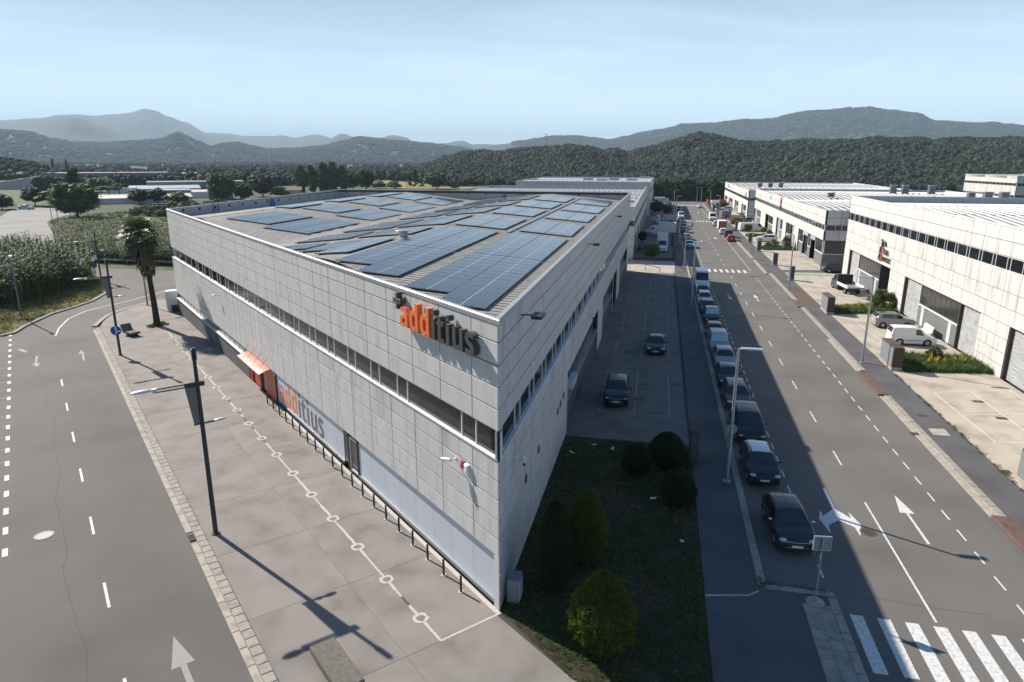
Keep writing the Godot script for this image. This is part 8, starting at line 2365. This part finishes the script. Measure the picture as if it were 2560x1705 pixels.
func make_trees() -> void:
	tree("round_tree", "big round tree beside the far road at the left", -155, -143, 10.4, 14.0, "round", "leaf_mid", 0.06, "trees on the plain", 0)
	tree("broadleaf_tree", "dark tree at the end of the far road, left of the round tree", -209, -181, 6.6, 8.4, "round", "leaf_dark", 0.12, "trees on the plain", 1)
	tree("broadleaf_tree", "wide dark tree behind the far road's end", -199, -180, 6.2, 12.5, "round", "leaf_dark", 0.1, "trees on the plain", 2)
	tree("cedar_tree", "spiky dark cedar rising behind the big round tree", -196, -186, 13.0, 13.0, "cone", "leaf_pine", 0.02, "trees on the plain", 0)
	tree("broadleaf_tree", "dark bushy tree at the left edge beside the blue saloon", -203, -163, 5.4, 9.0, "bush", "leaf_dark", 0.02, "trees on the plain", 0)
	tree("umbrella_pine", "wide dark umbrella pine left of the pale sheds", -229, -237, 5.0, 12.5, "umbrella", "leaf_pine", 0.0, "trees on the plain", 0)
	tree("umbrella_pine", "smaller umbrella pine right of the wide one", -236, -251, 5.6, 8.5, "umbrella", "leaf_pine", 0.0, "trees on the plain", 1)
	tree("broadleaf_tree", "light round tree above the umbrella pines", -263, -270, 7.6, 14.0, "round", "leaf_mid", 0.05, "trees on the plain", 0)
	tree("broadleaf_tree", "dark tree before the long pale roof, left one", -180, -197, 5.6, 8.2, "round", "leaf_dark", 0.08, "trees on the plain", 1)
	tree("broadleaf_tree", "dark tree before the long pale roof, right one", -174, -199, 6.0, 8.2, "round", "leaf_dark", 0.08, "trees on the plain", 2)
	tree("broadleaf_tree", "green bushy tree right of the long pale roof", -162, -194, 5.3, 10.0, "bush", "leaf_mid", 0.02, "trees on the plain", 1)
	tree("broadleaf_tree", "tall rounded tree above the hall's far corner", -160, -217, 11.6, 11.4, "round", "leaf_mid", 0.06, "trees on the plain", 0)
	tree("broadleaf_tree", "lower dark tree right of the tall rounded tree", -154, -222, 7.0, 8.4, "round", "leaf_dark", 0.06, "trees on the plain", 2)
	tree("broadleaf_tree", "broad olive toned tree left of the poplar group", -165, -253, 10.0, 13.4, "round", "leaf_olive", 0.06, "trees on the plain", 1)
	tree("broadleaf_tree", "low light green bush before the poplar group", -157, -254, 4.8, 9.4, "bush", "leaf_light", 0.0, "trees on the plain", 2)
	tree("poplar_tree", "leftmost tree of the tall poplar group", -168, -292, 13.0, 8.0, "poplar", "leaf_mid", 0.03, "trees on the plain", 0)
	tree("poplar_tree", "second tree of the tall poplar group", -163, -294, 13.6, 7.6, "poplar", "leaf_mid", 0.03, "trees on the plain", 1)
	tree("poplar_tree", "third tree of the tall poplar group", -157.5, -295, 14.3, 7.6, "poplar", "leaf_mid", 0.03, "trees on the plain", 2)
	tree("poplar_tree", "fourth and highest tree of the tall poplar group", -152.5, -295, 14.6, 8.4, "poplar", "leaf_mid", 0.03, "trees on the plain", 0)
	tree("poplar_tree", "fifth tree of the tall poplar group", -147.5, -296, 13.4, 7.4, "poplar", "leaf_mid", 0.03, "trees on the plain", 1)
	tree("broadleaf_tree", "rounded tree right of the poplar group", -155, -323, 10.2, 12.5, "round", "leaf_mid", 0.05, "trees on the plain", 2)
	tree("broadleaf_tree", "dark tree at the right end of the poplar group", -151, -331, 11.4, 10.6, "round", "leaf_dark", 0.05, "trees on the plain", 0)
	tree("broadleaf_tree", "low bush before the dry field, left one", -148, -341, 4.6, 10.0, "bush", "leaf_mid", 0.0, "trees on the plain", 1)
	tree("broadleaf_tree", "low bush before the dry field, right one", -139.5, -343, 4.6, 10.0, "bush", "leaf_light", 0.0, "trees on the plain", 2)
	tree("broadleaf_tree", "dark conical tree alone in the dry field", -141, -381, 9.8, 10.4, "cone", "leaf_dark", 0.02, "trees on the plain", 1)
	tree("broadleaf_tree", "large green tree above the hall's back parapet", -115, -343, 9.6, 15.0, "round", "leaf_mid", 0.05, "trees on the plain", 1)
	tree("broadleaf_tree", "small green tree beside the large one above the parapet", -105.5, -345, 5.2, 7.2, "bush", "leaf_mid", 0.02, "trees on the plain", 0)
	tree("cypress_tree", "thin dark cypress on the skyline at the left, nearer", -440, -420, 16, 5, "cone", "leaf_pine", 0.02, "trees on the plain", 0)
	tree("cypress_tree", "thin dark cypress on the skyline at the left, farther", -432, -424, 15, 5, "cone", "leaf_pine", 0.02, "trees on the plain", 1)
	# row of dark trees closing the street
	rng.seed = 301
	for i in 15:
		var x := -6.0 + i * 2.9 + rng.randf_range(-0.6, 0.6)
		var pal: String = ["leaf_dark", "leaf_olive", "leaf_dark", "leaf_pine"][i % 4]
		var h := rng.randf_range(7.6, 9.6); var w := rng.randf_range(6.0, 8.5); var z := -267.0 + rng.randf_range(-4, 3)
		tree("edge_tree", "dense tree closing the far end of the street, %s from the left" % nth(i), x, z, h, w, "round", pal, 0.02, "trees closing the street", i)
		rng.seed = 302 + i
	rng.seed = 330
	stuff("street_end_wood", forest_crown("fc1", 12), mats["forest_b"], scatter(V([-40, -272, 34, -272, 60, -300, 60, -395, -60, -395]), 620, 2.4, 3.0, 4.8), "dark wood behind the trees closing the street", "wood")
	stuff("street_end_hedge", crown_mesh("thicket_crown", 77, 26, 60, 0.36, 0.085, "bush"), mats["leaf_dark"], scatter(V([-2, -264, 34, -264, 34, -268, -2, -268]), 70, 0.8, 1.2, 2.0), "low dark hedge at the far end of the street", "hedge")

func far_block(called: String, label: String, x: float, z: float, turn: float, sz: Vector3, wall: String, roof: String, gable := 0.0, bays := 0) -> void:
	var t := thing(called, label, "building", Vector3(x, 0, z), turn)
	var b := MB.new(); b.box(Vector3(-sz.x / 2, 0, -sz.z / 2), Vector3(sz.x / 2, sz.y, sz.z / 2)); put("wall", b.mesh(), mats[wall], t)
	b = MB.new()
	var o := 0.3
	if gable > 0.0:
		b.quad(Vector3(-sz.x / 2 - o, sz.y, sz.z / 2 + o), Vector3(sz.x / 2 + o, sz.y, sz.z / 2 + o), Vector3(sz.x / 2 + o, sz.y + gable, 0), Vector3(-sz.x / 2 - o, sz.y + gable, 0))
		b.quad(Vector3(sz.x / 2 + o, sz.y, -sz.z / 2 - o), Vector3(-sz.x / 2 - o, sz.y, -sz.z / 2 - o), Vector3(-sz.x / 2 - o, sz.y + gable, 0), Vector3(sz.x / 2 + o, sz.y + gable, 0))
		b.tri3(Vector3(-sz.x / 2, sz.y, -sz.z / 2), Vector3(-sz.x / 2, sz.y, sz.z / 2), Vector3(-sz.x / 2, sz.y + gable, 0)); b.tri3(Vector3(sz.x / 2, sz.y, sz.z / 2), Vector3(sz.x / 2, sz.y, -sz.z / 2), Vector3(sz.x / 2, sz.y + gable, 0))
	else:
		b.box(Vector3(-sz.x / 2 - o, sz.y, -sz.z / 2 - o), Vector3(sz.x / 2 + o, sz.y + 0.35, sz.z / 2 + o))
	put("roof", b.mesh(), mats[roof], t)
	for k in bays:
		var w := sz.x / bays
		b = MB.new(); b.box(Vector3(-sz.x / 2 + k * w + w * 0.25, sz.y * 0.3, sz.z / 2), Vector3(-sz.x / 2 + k * w + w * 0.75, sz.y * 0.7, sz.z / 2 + 0.06)); put("window", b.mesh(), mats["dark_glass"], t)

func make_far_buildings() -> void:
	far_block("warehouse", "very long grey warehouse with a bright roof edge at the far left", -382, -348, 0.72, Vector3(150, 6.3, 30), "far_grey", "far_roof", 0.9, 12)
	far_block("warehouse", "grey flat roofed warehouse beyond the overpass", -372, -440, 0.72, Vector3(70, 5.0, 24), "far_grey", "far_roof", 0.0, 8)
	far_block("low_shed", "long low shed with a pale ribbed roof among the trees", -188, -207, 0.75, Vector3(34, 2.0, 16), "white_wall", "far_roof", 0.9, 0)
	far_block("greenhouse", "pale blue curved greenhouse behind the long low shed, left one", -249, -275, 0.75, Vector3(24, 2.2, 14), "vinyl", "vinyl", 0.9, 0)
	far_block("greenhouse", "pale blue greenhouse behind the long low shed, right one", -222, -266, 0.75, Vector3(26, 2.6, 14), "vinyl", "vinyl", 1.2, 0)
	far_block("warehouse", "blue grey flat warehouse left of the tall rounded tree", -226, -292, 0.65, Vector3(44, 4.6, 18), "far_grey", "far_grey", 0.0, 6)
	far_block("low_shed", "small white house beside the tall rounded tree", -186, -243, 0.6, Vector3(18, 2.4, 9), "white_wall", "far_roof", 0.8, 0)
	far_block("low_shed", "dark grey green small hall half behind the tall rounded tree", -171, -232, 0.6, Vector3(9, 5.2, 9), "far_grey", "far_grey", 1.0, 0)
	far_block("house", "brick coloured low house between the sheds and the tree", -197, -236, 0.6, Vector3(14, 3.0, 8), "far_red", "far_roof", 0.0, 0)
	far_block("house", "tiny tiled house before the poplar group", -156, -262, 0.5, Vector3(8, 2.6, 6), "far_roof", "far_red", 1.4, 0)
	# overpass behind the trees
	var t := thing("overpass", "grey concrete overpass crossing behind the trees at the left", "bridge", Vector3(-300, 0, -315), 0.72)
	var b := MB.new(); b.box(Vector3(-30, 6.0, -4), Vector3(38, 7.2, 4)); put("deck", b.mesh(), mats["far_grey"], t)
	for k in 5:
		b = MB.new(); b.box(Vector3(-26 + k * 14, 0, -3), Vector3(-24.6 + k * 14, 6.0, 3)); put("pier", b.mesh(), mats["far_grey"], t)
	b = MB.new(); b.prism(PackedVector2Array([Vector2(-72, 0), Vector2(-30, 0), Vector2(-30, 7.0)]), -4, 4); put("approach_ramp", b.mesh(), mats["far_roof"], t, Transform3D(Basis(Vector3(1, 0, 0), Vector3(0, 0, 1), Vector3(0, 1, 0)), Vector3.ZERO))
	for k in 2:
		b = MB.new(); b.box(Vector3(-30, 7.2, -4 + k * 7.8), Vector3(38, 8.2, -3.8 + k * 7.8)); put("railing", b.mesh(), mats["steel_grey"], t)
	# pylons and masts
	var pyl := [[-13.9, 1250.0, 34.0, 28.0, "lattice pylon on the skyline above the wooded plain"], [-9.3, 860.0, 20.0, 26.0, "lattice pylon on the ridge left of the near hill"], [10.7, 890.0, 22.0, 30.0, "lattice pylon on the crest of the near hill, left one"], [14.9, 905.0, 24.0, 34.0, "lattice pylon on the crest of the near hill, right one"], [-31.0, 800.0, 24.0, 0.0, "lattice pylon on the plain left of the poplars"], [-35.5, 850.0, 24.0, 0.0, "lattice pylon on the plain far left"]]
	for q in pyl:
		var p := polar(q[0], q[1], 0.0 if q[1] < 851 or q[1] > 1000 else q[3])
		t = thing("power_pylon", q[4], "pylon", p)
		var h: float = q[2]
		var w := h * 0.07
		b = MB.new()
		for s in [Vector2(-1, -1), Vector2(1, -1), Vector2(1, 1), Vector2(-1, 1)]:
			b.tube(Vector3(s.x * w, 0, s.y * w), Vector3(s.x * w * 0.2, h, s.y * w * 0.2), 0.16, 0.10, 4)
			for k in 6:
				var f0 := k / 6.0; var f1 := (k + 1) / 6.0
				var a0 := w * lerpf(1, 0.2, f0); var a1 := w * lerpf(1, 0.2, f1)
				b.tube(Vector3(s.x * a0, h * f0, s.y * a0), Vector3(-s.y * a1, h * f1, s.x * a1), 0.09, 0.09, 3)
		put("lattice_mast", b.mesh(), mats["galvanised"], t)
		for y in [0.72, 0.84, 0.95]:
			b = MB.new(); b.tube(Vector3(-h * 0.14, h * y, 0), Vector3(h * 0.14, h * y, 0), 0.12, 0.12, 4); put("cross_arm", b.mesh(), mats["galvanised"], t)
	var k := 0
	for q in [[-137.5, -357.0, 10.0], [-146, -362.0, 8.5], [-171, -240, 7.0]]:
		t = thing("wooden_pole", "thin wooden line pole by the dry field, %s from the right" % nth(k), "pole", Vector3(q[0], 0, q[1])); k += 1
		b = MB.new(); b.tube(Vector3.ZERO, Vector3(0, q[2], 0), 0.16, 0.11, 6); put("mast", b.mesh(), mats["bark"], t)
		b = MB.new(); b.box(Vector3(-0.7, q[2] - 0.6, -0.06), Vector3(0.7, q[2] - 0.48, 0.06)); put("cross_arm", b.mesh(), mats["bark"], t)

# ---------------------------------------------------------------- run
func _ready() -> void:
	rng.seed = 7
	make_view()
	make_materials()
	make_ground()
	make_hills()
	rng.seed = 8
	make_hall()
	rng.seed = 9
	make_sheds()
	make_far_buildings()
	rng.seed = 10
	make_markings()
	make_vehicles()
	make_furniture()
	make_person()
	make_plants()
	make_trees()
	make_forest()
